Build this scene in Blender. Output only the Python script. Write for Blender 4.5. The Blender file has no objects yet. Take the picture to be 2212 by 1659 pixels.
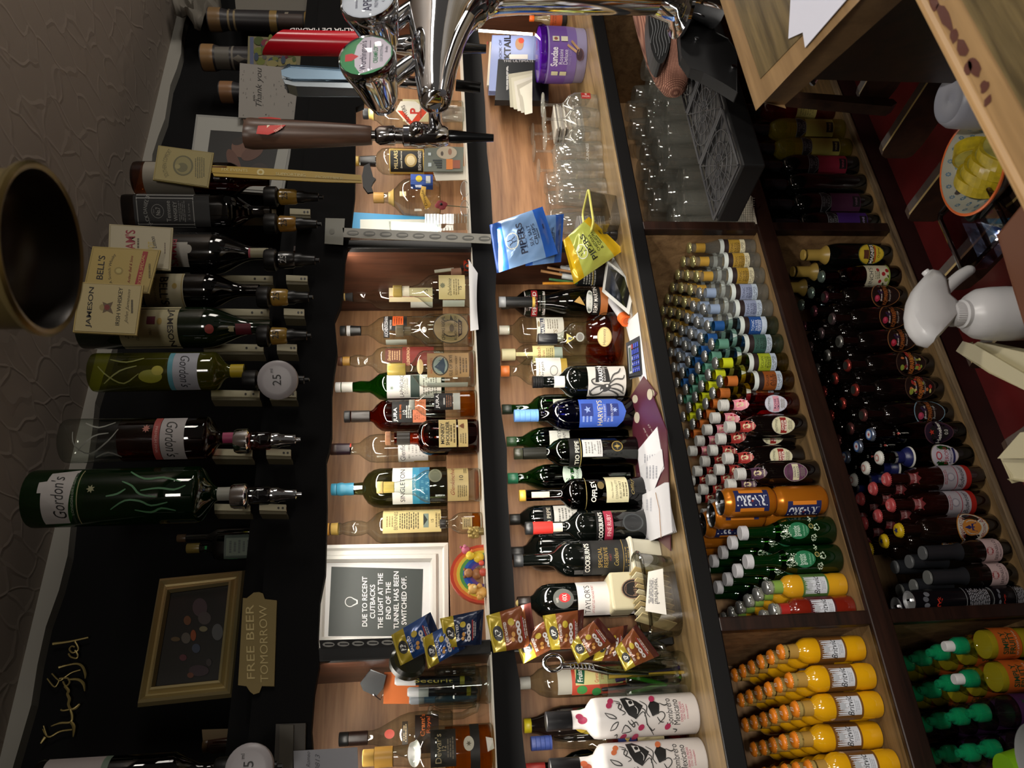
import bpy, math, random
from mathutils import Vector, Matrix, geometry
random.seed(7)
C = bpy.context.scene.collection
sc = bpy.context.scene
# ---------------------------------------------------------------- camera (photo taken with the phone on its side: world up points left)
YAW, PIT, ROL, FPX = 0.51695773, 0.10243778, 0.01479298, 1661.48
sy, cy_, sp, cp = math.sin(YAW), math.cos(YAW), math.sin(PIT), math.cos(PIT)
CAM = Vector((0, 0, 1.434))
FW = Vector((sy*cp, cy_*cp, -sp)); _r = Vector((cy_, -sy, 0)); _d = FW.cross(_r)
RT = _r*math.cos(ROL) + _d*math.sin(ROL); DN = _d*math.cos(ROL) - _r*math.sin(ROL)
cd = bpy.data.cameras.new('camera'); cam = bpy.data.objects.new('camera', cd); C.objects.link(cam)
cd.sensor_fit = 'HORIZONTAL'; cd.sensor_width = 36; cd.lens = FPX*36/2212
cd.clip_start = 0.02; cd.clip_end = 30
cd.dof.use_dof = True; cd.dof.focus_distance = 1.85; cd.dof.aperture_fstop = 9
m = Matrix.Identity(4)
for i, v in enumerate((DN, RT, -FW)):
    for j in range(3): m[j][i] = v[j]
m.translation = CAM; cam.matrix_world = m; sc.camera = cam
# ---------------------------------------------------------------- world, exposure, lamps
w = bpy.data.worlds.new('world'); sc.world = w; w.use_nodes = True
w.node_tree.nodes['Background'].inputs[0].default_value = (1.0, .9, .8, 1)
w.node_tree.nodes['Background'].inputs[1].default_value = 0.07
vs = sc.view_settings; vs.view_transform = 'Standard'; vs.look = 'None'; vs.gamma = 1; vs.use_curve_mapping = False; vs.exposure = 0.0
sc.cycles.max_bounces = 14; sc.cycles.transparent_max_bounces = 40; sc.cycles.transmission_bounces = 10
sc.cycles.glossy_bounces = 5; sc.cycles.diffuse_bounces = 4; sc.cycles.sample_clamp_indirect = 4
sc.cycles.use_denoising = True; sc.cycles.caustics_reflective = False; sc.cycles.caustics_refractive = False
def area(name, loc, aim, sx, sy_, power, col=(1, .93, .84)):
    l = bpy.data.lights.new(name, 'AREA'); l.shape = 'RECTANGLE'; l.size = sx; l.size_y = sy_; l.energy = power; l.color = col
    o = bpy.data.objects.new(name, l); C.objects.link(o); o.location = loc
    o.rotation_euler = (Vector(aim) - Vector(loc)).to_track_quat('-Z', 'Y').to_euler(); return o
def spot(name, loc, aim, power, cone, blend=.7, rad=.06, col=(1, .93, .84)):
    l = bpy.data.lights.new(name, 'SPOT'); l.energy = power; l.spot_size = math.radians(cone); l.spot_blend = blend; l.shadow_soft_size = rad; l.color = col
    o = bpy.data.objects.new(name, l); C.objects.link(o); o.location = loc
    o.rotation_euler = (Vector(aim) - Vector(loc)).to_track_quat('-Z', 'Y').to_euler(); return o
spot('downlight', (.0, -.45, 2.33), (.45, 1.5, .30), 62, 60)
spot('downlight', (.9, -.5, 2.33), (1.0, 1.5, .30), 62, 60)
spot('downlight', (.2, .35, 2.33), (1.55, 1.5, .35), 26, 44)  # extra spot, added only to brighten the wine bay below the tray
spot('downlight', (2.0, .0, 2.33), (1.8, 1.5, .35), 30, 66)
spot('front_fill', (-.3, -1.5, 1.62), (.75, 1.5, .55), 150, 38, .8, .12)  # unseen fill spot, added behind the camera to brighten the open bays
spot('front_fill', (1.9, -1.6, 1.62), (1.55, 1.5, .55), 150, 38, .8, .12)  # second added fill spot, for the right-hand bays
area('room_lamp', (-.6, -1.6, 2.1), (.8, 1.6, .6), .6, .3, 14)
area('far_room_lamp', (2.9, -1.3, 2.1), (1.5, 1.5, .5), .6, .3, 12)
area('ceiling_wash', (3.0, -.3, 1.5), (2.7, .1, 2.4), .8, .8, 24)
# LED strips behind the valances light the two shelves of spirits
COOL = (1.0, .93, .82)
area('shelf_led', (.86, 1.66, 1.66), (.86, 1.83, 1.3), .98, .02, 3.1, COOL)
area('shelf_led_left', (.12, 1.66, 1.66), (.12, 1.83, 1.3), .36, .02, 1.0, COOL)
area('shelf_led_right', (1.98, 1.66, 1.66), (1.98, 1.83, 1.3), 1.1, .02, 3.1, COOL)
area('counter_led', (.86, 1.55, 1.26), (.86, 1.70, .95), .98, .02, 2.5, COOL)
area('counter_led_left', (.08, 1.55, 1.26), (.08, 1.70, .95), .42, .02, .8, COOL)
area('counter_led_right', (1.98, 1.55, 1.26), (1.98, 1.70, .95), 1.1, .02, 3.0, COOL)
# ---------------------------------------------------------------- photo -> place
def ray(x, y): return FW*FPX + RT*(1659-y-829.5) + DN*(x-1106)
def A(x, y, Y):
    q = ray(x, y); return CAM + q*(Y/q.y)
def Zp(x, y, Z):
    q = ray(x, y); return CAM + q*((Z-CAM.z)/q.z)
def mpp(x, y, Y): return Y/ray(x, y).y
# ---------------------------------------------------------------- materials
MATS = {}
def lin(h):
    v = [int(h[i:i+2], 16)/255 for i in (0, 2, 4)]
    return tuple((c/12.92 if c <= .04045 else ((c+.055)/1.055)**2.4) for c in v) + (1,)
def nodes(name):
    mt = bpy.data.materials.new(name); mt.use_nodes = True; return mt, mt.node_tree.nodes, mt.node_tree.links, mt.node_tree.nodes['Principled BSDF']
def M(h, rough=.5, metal=0, emit=0, coat=0, var=0):
    if not isinstance(h, str): return h
    k = (h, rough, metal, emit, coat, var)
    if k in MATS: return MATS[k]
    mt, n, l, b = nodes('c_'+h)
    b.inputs['Base Color'].default_value = lin(h); b.inputs['Roughness'].default_value = rough; b.inputs['Metallic'].default_value = metal
    b.inputs['Coat Weight'].default_value = coat; b.inputs['Coat Roughness'].default_value = .05
    if emit: b.inputs['Emission Color'].default_value = lin(h); b.inputs['Emission Strength'].default_value = emit
    if var:
        t = n.new('ShaderNodeTexNoise'); t.inputs['Scale'].default_value = var; t.inputs['Detail'].default_value = 4
        tc = n.new('ShaderNodeTexCoord'); l.new(tc.outputs['Object'], t.inputs['Vector'])
        r = n.new('ShaderNodeValToRGB'); c = lin(h); r.color_ramp.elements[0].position = .3; r.color_ramp.elements[1].position = .75
        r.color_ramp.elements[0].color = tuple(x*.6 for x in c[:3])+(1,); r.color_ramp.elements[1].color = tuple(min(1, x*1.3) for x in c[:3])+(1,)
        l.new(t.outputs['Fac'], r.inputs['Fac']); l.new(r.outputs['Color'], b.inputs['Base Color'])
        bp = n.new('ShaderNodeBump'); bp.inputs['Strength'].default_value = .15; l.new(t.outputs['Fac'], bp.inputs['Height']); l.new(bp.outputs['Normal'], b.inputs['Normal'])
    MATS[k] = mt; return mt
def glass(h, edge=None, gl=.9, rough=.02, base=.05, diff=0, dc=None):
    k = ('g', h, edge, gl, rough, base, diff)
    if k in MATS: return MATS[k]
    mt, n, l, b = nodes('glass_'+h); n.remove(b); out = n['Material Output']
    lw = n.new('ShaderNodeLayerWeight'); lw.inputs['Blend'].default_value = .35
    tr = n.new('ShaderNodeBsdfTransparent'); gs = n.new('ShaderNodeBsdfGlossy'); gs.inputs['Roughness'].default_value = rough
    gs.inputs['Color'].default_value = (gl, gl, gl, 1)
    mixc = n.new('ShaderNodeMix'); mixc.data_type = 'RGBA'; mixc.inputs['A'].default_value = lin(h); mixc.inputs['B'].default_value = lin(edge or h)
    p = n.new('ShaderNodeMath'); p.operation = 'POWER'; p.inputs[1].default_value = 2.2; l.new(lw.outputs['Facing'], p.inputs[0])
    l.new(p.outputs[0], mixc.inputs['Factor']); l.new(mixc.outputs['Result'], tr.inputs['Color'])
    q = n.new('ShaderNodeMath'); q.operation = 'POWER'; q.inputs[1].default_value = 3; l.new(lw.outputs['Facing'], q.inputs[0])
    s = n.new('ShaderNodeMath'); s.operation = 'MULTIPLY_ADD'; s.inputs[1].default_value = .55; s.inputs[2].default_value = base; l.new(q.outputs[0], s.inputs[0])
    mx = n.new('ShaderNodeMixShader'); l.new(s.outputs[0], mx.inputs[0]); l.new(tr.outputs[0], mx.inputs[1]); l.new(gs.outputs[0], mx.inputs[2])
    if diff:
        df = n.new('ShaderNodeBsdfDiffuse'); df.inputs['Color'].default_value = lin(dc or h); m2 = n.new('ShaderNodeMixShader'); m2.inputs[0].default_value = diff
        l.new(mx.outputs[0], m2.inputs[1]); l.new(df.outputs[0], m2.inputs[2]); mx = m2
    l.new(mx.outputs[0], out.inputs['Surface']); MATS[k] = mt; return mt
def wood(name, c1, c2, axis='x', scale=6, rough=.45, bump=.1, dist=2.5):
    if name in MATS: return MATS[name]
    mt, n, l, b = nodes(name); tc = n.new('ShaderNodeTexCoord'); mp = n.new('ShaderNodeMapping')
    st = {'x': (.18, 2.5, 2.5), 'z': (2.5, 2.5, .18), 'y': (2.5, .18, 2.5)}[axis]
    mp.inputs['Scale'].default_value = tuple(s*scale for s in st)
    l.new(tc.outputs['Object'], mp.inputs['Vector'])
    t = n.new('ShaderNodeTexNoise'); t.inputs['Scale'].default_value = 2.2; t.inputs['Detail'].default_value = 8; t.inputs['Distortion'].default_value = dist*.3
    t2 = n.new('ShaderNodeTexNoise'); t2.inputs['Scale'].default_value = 14; t2.inputs['Detail'].default_value = 4
    l.new(mp.outputs[0], t.inputs['Vector']); l.new(mp.outputs[0], t2.inputs['Vector'])
    ad = n.new('ShaderNodeMath'); ad.operation = 'MULTIPLY_ADD'; ad.inputs[1].default_value = .35; l.new(t2.outputs['Fac'], ad.inputs[0]); l.new(t.outputs['Fac'], ad.inputs[2])
    r = n.new('ShaderNodeValToRGB'); r.color_ramp.elements[0].position = .45; r.color_ramp.elements[1].position = .9
    r.color_ramp.elements[0].color = lin(c1); r.color_ramp.elements[1].color = lin(c2)
    l.new(ad.outputs[0], r.inputs['Fac']); l.new(r.outputs['Color'], b.inputs['Base Color']); b.inputs['Roughness'].default_value = rough
    bp = n.new('ShaderNodeBump'); bp.inputs['Strength'].default_value = bump; l.new(ad.outputs[0], bp.inputs['Height']); l.new(bp.outputs['Normal'], b.inputs['Normal'])
    MATS[name] = mt; return mt
def crackle(name, col):
    mt, n, l, b = nodes(name); tc = n.new('ShaderNodeTexCoord')
    v = n.new('ShaderNodeTexVoronoi'); v.feature = 'DISTANCE_TO_EDGE'; v.inputs['Scale'].default_value = 15
    ns = n.new('ShaderNodeTexNoise'); ns.inputs['Scale'].default_value = 6; mx = n.new('ShaderNodeMix'); mx.data_type = 'RGBA'; mx.inputs['Factor'].default_value = .12
    mpp_ = n.new('ShaderNodeMapping'); mpp_.inputs['Scale'].default_value = (1, .6, 1)
    l.new(tc.outputs['Object'], mpp_.inputs['Vector']); l.new(mpp_.outputs[0], ns.inputs['Vector']); l.new(mpp_.outputs[0], mx.inputs['A']); l.new(ns.outputs['Color'], mx.inputs['B']); l.new(mx.outputs['Result'], v.inputs['Vector'])
    r = n.new('ShaderNodeValToRGB'); r.color_ramp.elements[0].position = 0; r.color_ramp.elements[1].position = .07
    r.color_ramp.elements[0].color = (1, 1, 1, 1); r.color_ramp.elements[1].color = (0, 0, 0, 1); l.new(v.outputs['Distance'], r.inputs['Fac'])
    bp = n.new('ShaderNodeBump'); bp.inputs['Strength'].default_value = .3; bp.inputs['Distance'].default_value = .003
    l.new(r.outputs['Color'], bp.inputs['Height']); l.new(bp.outputs['Normal'], b.inputs['Normal'])
    b.inputs['Base Color'].default_value = lin(col); b.inputs['Roughness'].default_value = .6; return mt
CHROME = M('d8dade', .07, 1); STEEL = M('b0b2b4', .25, 1); BRASS = M('9a8450', .3, 1); BLACK = M('060607', .4); BLACKM = M('08080a', .8)
CLEAR = glass('f6faf6', '8a948c'); CLEARW = glass('fafafa', 'b4b8b4', base=.09, diff=.10, dc='b8bcb4'); GREEN = glass('55a048', '0c2a0c'); DGREEN = glass('3a6a26', '0a1606')
BLUEG = glass('2038a0', '050a30'); GREYG = glass('a4b090', '3c4834'); AMBERL = glass('eca048', 'c86a14', base=.0); GOLDL = glass('ecc050', 'c08c1c', base=0); BROWNG = glass('b05a18', '2a0e02')
DARKG = M('070a08', .05, 0, 0, .6); DARKB = M('0c0706', .05, 0, 0, .6)
# ---------------------------------------------------------------- mesh builder
class MB:
    def __init__(s): s.v = []; s.f = []; s.mi = []; s.sm = []; s.mats = []
    def mid(s, m):
        m = M(m)
        if m not in s.mats: s.mats.append(m)
        return s.mats.index(m)
    def add(s, vs, fs, m, smooth=False):
        o = len(s.v); k = s.mid(m); s.v += [tuple(v) for v in vs]
        for f in fs: s.f.append([i+o for i in f]); s.mi.append(k); s.sm.append(smooth)
    def box(s, x0, x1, y0, y1, z0, z1, m):
        s.add([(x, y, z) for x in (x0, x1) for y in (y0, y1) for z in (z0, z1)], [(0, 1, 3, 2), (4, 6, 7, 5), (0, 4, 5, 1), (2, 3, 7, 6), (0, 2, 6, 4), (1, 5, 7, 3)], m); return s
    def obox(s, c, ax, ay, az, m):   # oriented box: centre and three half vectors
        c = Vector(c); ax, ay, az = Vector(ax), Vector(ay), Vector(az)
        s.add([c+ax*i+ay*j+az*k for i in (-1, 1) for j in (-1, 1) for k in (-1, 1)], [(0, 1, 3, 2), (4, 6, 7, 5), (0, 4, 5, 1), (2, 3, 7, 6), (0, 2, 6, 4), (1, 5, 7, 3)], m); return s
    def lathe(s, prof, m, seg=24, mat4=None, smooth=True, sq=0, flat=1.0, cap=True):
        vs = []; fs = []
        for (r, z) in prof:
            for k in range(seg):
                a = 2*math.pi*k/seg; ca, sa = math.cos(a), math.sin(a); q = 1
                if sq: q = 1/((abs(ca)**sq+abs(sa)**sq)**(1/sq))*.97
                vs.append(Vector((r*q*ca, r*q*sa*flat, z)))
        for i in range(len(prof)-1):
            for k in range(seg):
                k2 = (k+1) % seg; fs.append((i*seg+k, i*seg+k2, (i+1)*seg+k2, (i+1)*seg+k))
        if cap:
            fs.append(tuple(range(seg-1, -1, -1))); n = (len(prof)-1)*seg; fs.append(tuple(range(n, n+seg)))
        if mat4: vs = [mat4 @ v for v in vs]
        s.add(vs, fs, m, smooth); return s
    def tube(s, pts, rad, m, seg=10, cap=True):
        pts = [Vector(p) for p in pts]; n = len(pts); rad = rad if isinstance(rad, (list, tuple)) else [rad]*n
        vs = []; fs = []; up = None
        for i, p in enumerate(pts):
            t = (pts[min(i+1, n-1)]-pts[max(i-1, 0)]).normalized()
            if up is None: up = t.orthogonal().normalized()
            up = (up - t*up.dot(t)).normalized(); sd = t.cross(up)
            for k in range(seg):
                a = 2*math.pi*k/seg; vs.append(p+(up*math.cos(a)+sd*math.sin(a))*rad[i])
        for i in range(n-1):
            for k in range(seg):
                k2 = (k+1) % seg; fs.append((i*seg+k, i*seg+k2, (i+1)*seg+k2, (i+1)*seg+k))
        if cap: fs.append(tuple(range(seg-1, -1, -1))); q = (n-1)*seg; fs.append(tuple(range(q, q+seg)))
        s.add(vs, fs, m, True); return s
    def ball(s, c, r, m, seg=14, sc3=(1, 1, 1)):
        prof = [(math.sin(math.pi*i/8)*1.0+1e-5, -math.cos(math.pi*i/8)) for i in range(9)]
        mt = Matrix.Translation(Vector(c)) @ Matrix.Diagonal((r*sc3[0], r*sc3[1], r*sc3[2], 1)); return s.lathe(prof, m, seg, mt)
    def prism(s, poly, vec, m):   # polygon of 3D points swept by vec
        vec = Vector(vec); P = [Vector(p) for p in poly]; n = len(P); tri = geometry.tessellate_polygon([P])
        fs = [tuple(t) for t in tri] + [tuple(i+n for i in reversed(t)) for t in tri] + [(i, (i+1) % n, (i+1) % n+n, i+n) for i in range(n)]
        s.add(P+[p+vec for p in P], fs, m); return s
    def build(s, name, parent=None, loc=None):
        me = bpy.data.meshes.new(name); o_ = Vector((0, 0, 0))
        if parent is not None and parent.get('_w'): o_ = Vector(parent['_w'])
        if loc is not None: o_ = Vector(loc)
        me.from_pydata([(v[0]-o_.x, v[1]-o_.y, v[2]-o_.z) for v in s.v], [], s.f)
        for mt in s.mats: me.materials.append(mt)
        me.polygons.foreach_set('material_index', s.mi); me.polygons.foreach_set('use_smooth', s.sm); me.update()
        o = bpy.data.objects.new(name, me); C.objects.link(o)
        if parent is not None: o.parent = parent
        elif loc is not None: o.location = loc
        if any(s.sm) and not all(s.sm) or any(s.sm): me.set_sharp_from_angle(angle=math.radians(42))
        return o
def bev(o, w_=.002, seg=2):
    b = o.modifiers.new('bevel', 'BEVEL'); b.width = w_; b.segments = seg; b.limit_method = 'ANGLE'; return o
def tag(o, label, cat, group=None):
    o['label'] = label; o['category'] = cat
    if group: o['group'] = group
    return o
def T(name, label, cat, loc, group=None, world=True):   # a thing with parts
    o = bpy.data.objects.new(name, None); C.objects.link(o); o.location = loc; o.empty_display_size = .02
    if world: o['_w'] = tuple(loc)
    return tag(o, label, cat, group)
def struct(o): o['kind'] = 'structure'; return o
# ---------------------------------------------------------------- text and flat artwork on any surface
TX = {}
def glyphs(s, shear=0, bold=0):
    k = (s, shear, bold)
    if k in TX: return TX[k]
    cu = bpy.data.curves.new('t', 'FONT'); cu.body = s; cu.size = 1; cu.align_x = 'CENTER'; cu.align_y = 'CENTER'; cu.resolution_u = 3; cu.shear = shear; cu.offset = bold
    o = bpy.data.objects.new('t', cu); me = o.to_mesh()
    vs = [(v.co.x, v.co.y) for v in me.vertices]; fs = [tuple(p.vertices) for p in me.polygons]
    o.to_mesh_clear(); bpy.data.objects.remove(o); bpy.data.curves.remove(cu)
    if not vs: vs = [(0, 0)]
    xs = [v[0] for v in vs]; ys = [v[1] for v in vs]; cx = (min(xs)+max(xs))/2; cyy = (min(ys)+max(ys))/2
    vs = [(a-cx, b-cyy) for a, b in vs]; TX[k] = (vs, fs, max(xs)-min(xs) or 1, max(ys)-min(ys) or 1); return TX[k]
def rot2(a, b, an): c, s = math.cos(an), math.sin(an); return a*c-b*s, a*s+b*c
def subdiv(pts, fs, mx):
    """split triangles whose sideways extent exceeds mx so artwork hugs curved glass"""
    pts = list(pts); out = []; st = [tuple(f) for f in fs]; n = 0
    while st:
        f = st.pop(); n += 1
        if len(f) != 3 or n > 6000: out.append(f); continue
        e = [(abs(pts[f[i]][0]-pts[f[(i+1) % 3]][0]), i) for i in range(3)]; L, i = max(e)
        if L <= mx: out.append(f); continue
        a, b, c = f[i], f[(i+1) % 3], f[(i+2) % 3]; pts.append(((pts[a][0]+pts[b][0])/2, (pts[a][1]+pts[b][1])/2)); k = len(pts)-1; st += [(a, k, c), (k, b, c)]
    return pts, out
def art(mb, items, mp, nx=1, nz=1, off=.0005, step=.00012, mx=None):
    """items in (right, up) units of the mapper mp(a, b, off): R rect, E ellipse, T text, P polygon, L lines of small print, S star"""
    for it in items:
        k = it[0]; g = lambda a, b: mp(a, b, off)
        if k == 'R':
            _, a0, a1, b0, b1, m = it[:6]
            vs = [g(a0+(a1-a0)*i/nx, b0+(b1-b0)*j/nz) for j in range(nz+1) for i in range(nx+1)]
            fs = [(j*(nx+1)+i, j*(nx+1)+i+1, (j+1)*(nx+1)+i+1, (j+1)*(nx+1)+i) for j in range(nz) for i in range(nx)]; mb.add(vs, fs, m, True)
        elif k == 'E':
            _, a, b, ra, rb, m = it[:6]; an = it[6] if len(it) > 6 else 0; sg = 22; vs = [g(a, b)]; fs = []
            rings = (.5, 1) if nx > 1 else (1,)
            for q in rings:
                for i in range(sg):
                    da, db = rot2(ra*q*math.cos(2*math.pi*i/sg), rb*q*math.sin(2*math.pi*i/sg), an); vs.append(g(a+da, b+db))
            fs = [(0, 1+i, 1+(i+1) % sg) for i in range(sg)]
            if len(rings) > 1: fs += [(1+i, 1+sg+i, 1+sg+(i+1) % sg, 1+(i+1) % sg) for i in range(sg)]
            mb.add(vs, fs, m, True)
        elif k == 'T':
            _, s, a, b, h, m = it[:6]; o = it[6] if len(it) > 6 else {}
            vs, fs, ww, hh = glyphs(s, o.get('sh', 0), o.get('bo', 0)); sc_ = h/hh*(1 if s.upper() == s else 1.0); sx = sc_
            if 'w' in o: sx = o['w']/ww
            an = o.get('r', 0); cv = o.get('cv', 0)
            q = []
            for va, vb in vs:
                x_, y_ = va*sx, vb*sc_
                if cv: th = x_/cv; rr = cv+y_ if cv > 0 else cv+y_; x_, y_ = rr*math.sin(th), rr*math.cos(th)-cv
                da, db = rot2(x_, y_, an); q.append((a+da, b+db))
            if mx: q, fs = subdiv(q, fs, mx)
            mb.add([g(*p) for p in q], fs, m, False)
        elif k == 'P':
            _, pts, m = it[:3]; P = [Vector((p[0], p[1], 0)) for p in pts]; tri = [tuple(t) for t in geometry.tessellate_polygon([P])]
            if mx: pts, tri = subdiv(pts, tri, mx)
            mb.add([g(p[0], p[1]) for p in pts], tri, m)
        elif k == 'K':
            _, pts, wd, m = it[:4]; vs = []; n = len(pts)
            for i, p in enumerate(pts):
                a0, a1 = pts[max(0, i-1)], pts[min(n-1, i+1)]; dx, dy = a1[0]-a0[0], a1[1]-a0[1]; L = math.hypot(dx, dy) or 1; h = wd/2*(.45+.55*math.sin(math.pi*(i+.5)/n))
                vs += [g(p[0]-dy/L*h, p[1]+dx/L*h), g(p[0]+dy/L*h, p[1]-dx/L*h)]
            mb.add(vs, [(2*i, 2*i+1, 2*i+3, 2*i+2) for i in range(n-1)], m)
        elif k == 'L':
            _, a, b0, b1, wd, n, m = it[:7]; rnd = random.Random(int(abs(a*10)+abs(b0*7)+n)); hh = (b1-b0)/(n*2-1)
            for i in range(n):
                f = .75+.25*rnd.random(); bb = b0+i*2*hh; x0 = a-wd*f/2
                while x0 < a+wd*f/2-1e-9:   # broken dashes read as words
                    l_ = min(wd*(.08+.16*rnd.random()), a+wd*f/2-x0); mb.add([g(x0, bb), g(x0+l_, bb), g(x0+l_, bb+hh), g(x0, bb+hh)], [(0, 1, 2, 3)], m); x0 += l_+wd*.03
        elif k == 'S':
            _, a, b, r_, m = it[:5]; n = it[5] if len(it) > 5 else 5; inn = it[6] if len(it) > 6 else .42
            pts = [g(a+r_*(1 if i % 2 == 0 else inn)*math.sin(math.pi*i/n), b+r_*(1 if i % 2 == 0 else inn)*math.cos(math.pi*i/n)) for i in range(2*n)]
            mb.add([g(a, b)]+pts, [(0, 1+i, 1+(i+1) % (2*n)) for i in range(2*n)], m)
        off += step
def ext(it):
    k = it[0]
    if k == 'R': return it[1], it[2], it[3], it[4]
    if k == 'E': return it[1]-it[3], it[1]+it[3], it[2]-it[4], it[2]+it[4]
    if k in 'PK': return min(p[0] for p in it[1]), max(p[0] for p in it[1]), min(p[1] for p in it[1]), max(p[1] for p in it[1])
    if k == 'L': return it[1]-it[4]/2, it[1]+it[4]/2, it[2], it[3]
    if k == 'S': return it[1]-it[3], it[1]+it[3], it[2]-it[3], it[2]+it[3]
    h = it[4]; return it[2]-h, it[2]+h, it[3]-h*.6, it[3]+h*.6
def cl_mid(cl): e = [ext(i) for i in cl]; return (min(a[2] for a in e)+max(a[3] for a in e))/2
def clusters(items):
    """separate stickers become separate label meshes (at most three)"""
    cs = []
    for it in items:
        e = ext(it); hit = [c for c in cs if any(e[0] <= q[1]+.6 and e[1] >= q[0]-.6 and e[2] <= q[3]+.6 and e[3] >= q[2]-.6 for q in c[1])]
        n = [[it], [e]]
        for c in hit: n = [c[0]+n[0], c[1]+n[1]]; cs.remove(c)
        cs.append(n)
    order = {id(i): k for k, i in enumerate(items)}
    for c in cs: c[0].sort(key=lambda i: order[id(i)])
    ar = lambda c: sum((q[1]-q[0])*(q[3]-q[2]) for q in c[1])
    cs.sort(key=ar, reverse=True)
    while len(cs) > 6: c = cs.pop(); cs[-1] = [cs[-1][0]+c[0], cs[-1][1]+c[1]]
    return [c[0] for c in cs]
# items written in photo directions: x grows downwards, y grows to the left
def r_(x0, x1, y0, y1, c): return ('R', -y1, -y0, -x1, -x0, c)
def t_(s, x, y, h, c, **o): return ('T', s, -y, -x, h, c, o)
def e_(x, y, rx, ry, c, an=0): return ('E', -y, -x, ry, rx, c, an)
def p_(pts, c): return ('P', [(-y, -x) for x, y in pts], c)
def l_(y, x0, x1, wd, n, c): return ('L', -y, -x1, -x0, wd, n, c)
def k_(pts, wd, c, sm=3):
    q = []
    for i in range(len(pts)-1):
        p0, p1, p2, p3 = pts[max(i-1, 0)], pts[i], pts[i+1], pts[min(i+2, len(pts)-1)]
        for j in range(sm): u = j/sm; q.append(tuple(.5*((2*p1[c2])+(p2[c2]-p0[c2])*u+(2*p0[c2]-5*p1[c2]+4*p2[c2]-p3[c2])*u*u+(-p0[c2]+3*p1[c2]-3*p2[c2]+p3[c2])*u**3) for c2 in (0, 1)))
    q.append(pts[-1]); return ('K', [(-y, -x) for x, y in q], wd, c)
def s_(x, y, r, c, n=5, inn=.42): return ('S', -y, -x, r, c, n, inn)
def pm(Y, push=1): return lambda a, b, off: A(-b, -a, Y) - FW*off*push      # artwork on the upright plane at depth Y
def slab(mb, pts, Y, th, m): return mb.prism([A(x, y, Y) for x, y in pts], (0, th, 0), m)
def card(name, label, cat, pts, Y, th, col, items=(), group=None, parent=None):
    mb = MB(); slab(mb, pts, Y, th, col); art(mb, items, pm(Y), off=.0008)
    if parent is not None: return mb.build(name, parent)
    c = A(sum(p[0] for p in pts)/len(pts), sum(p[1] for p in pts)/len(pts), Y); return tag(mb.build(name, None, c), label, cat, group)
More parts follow.
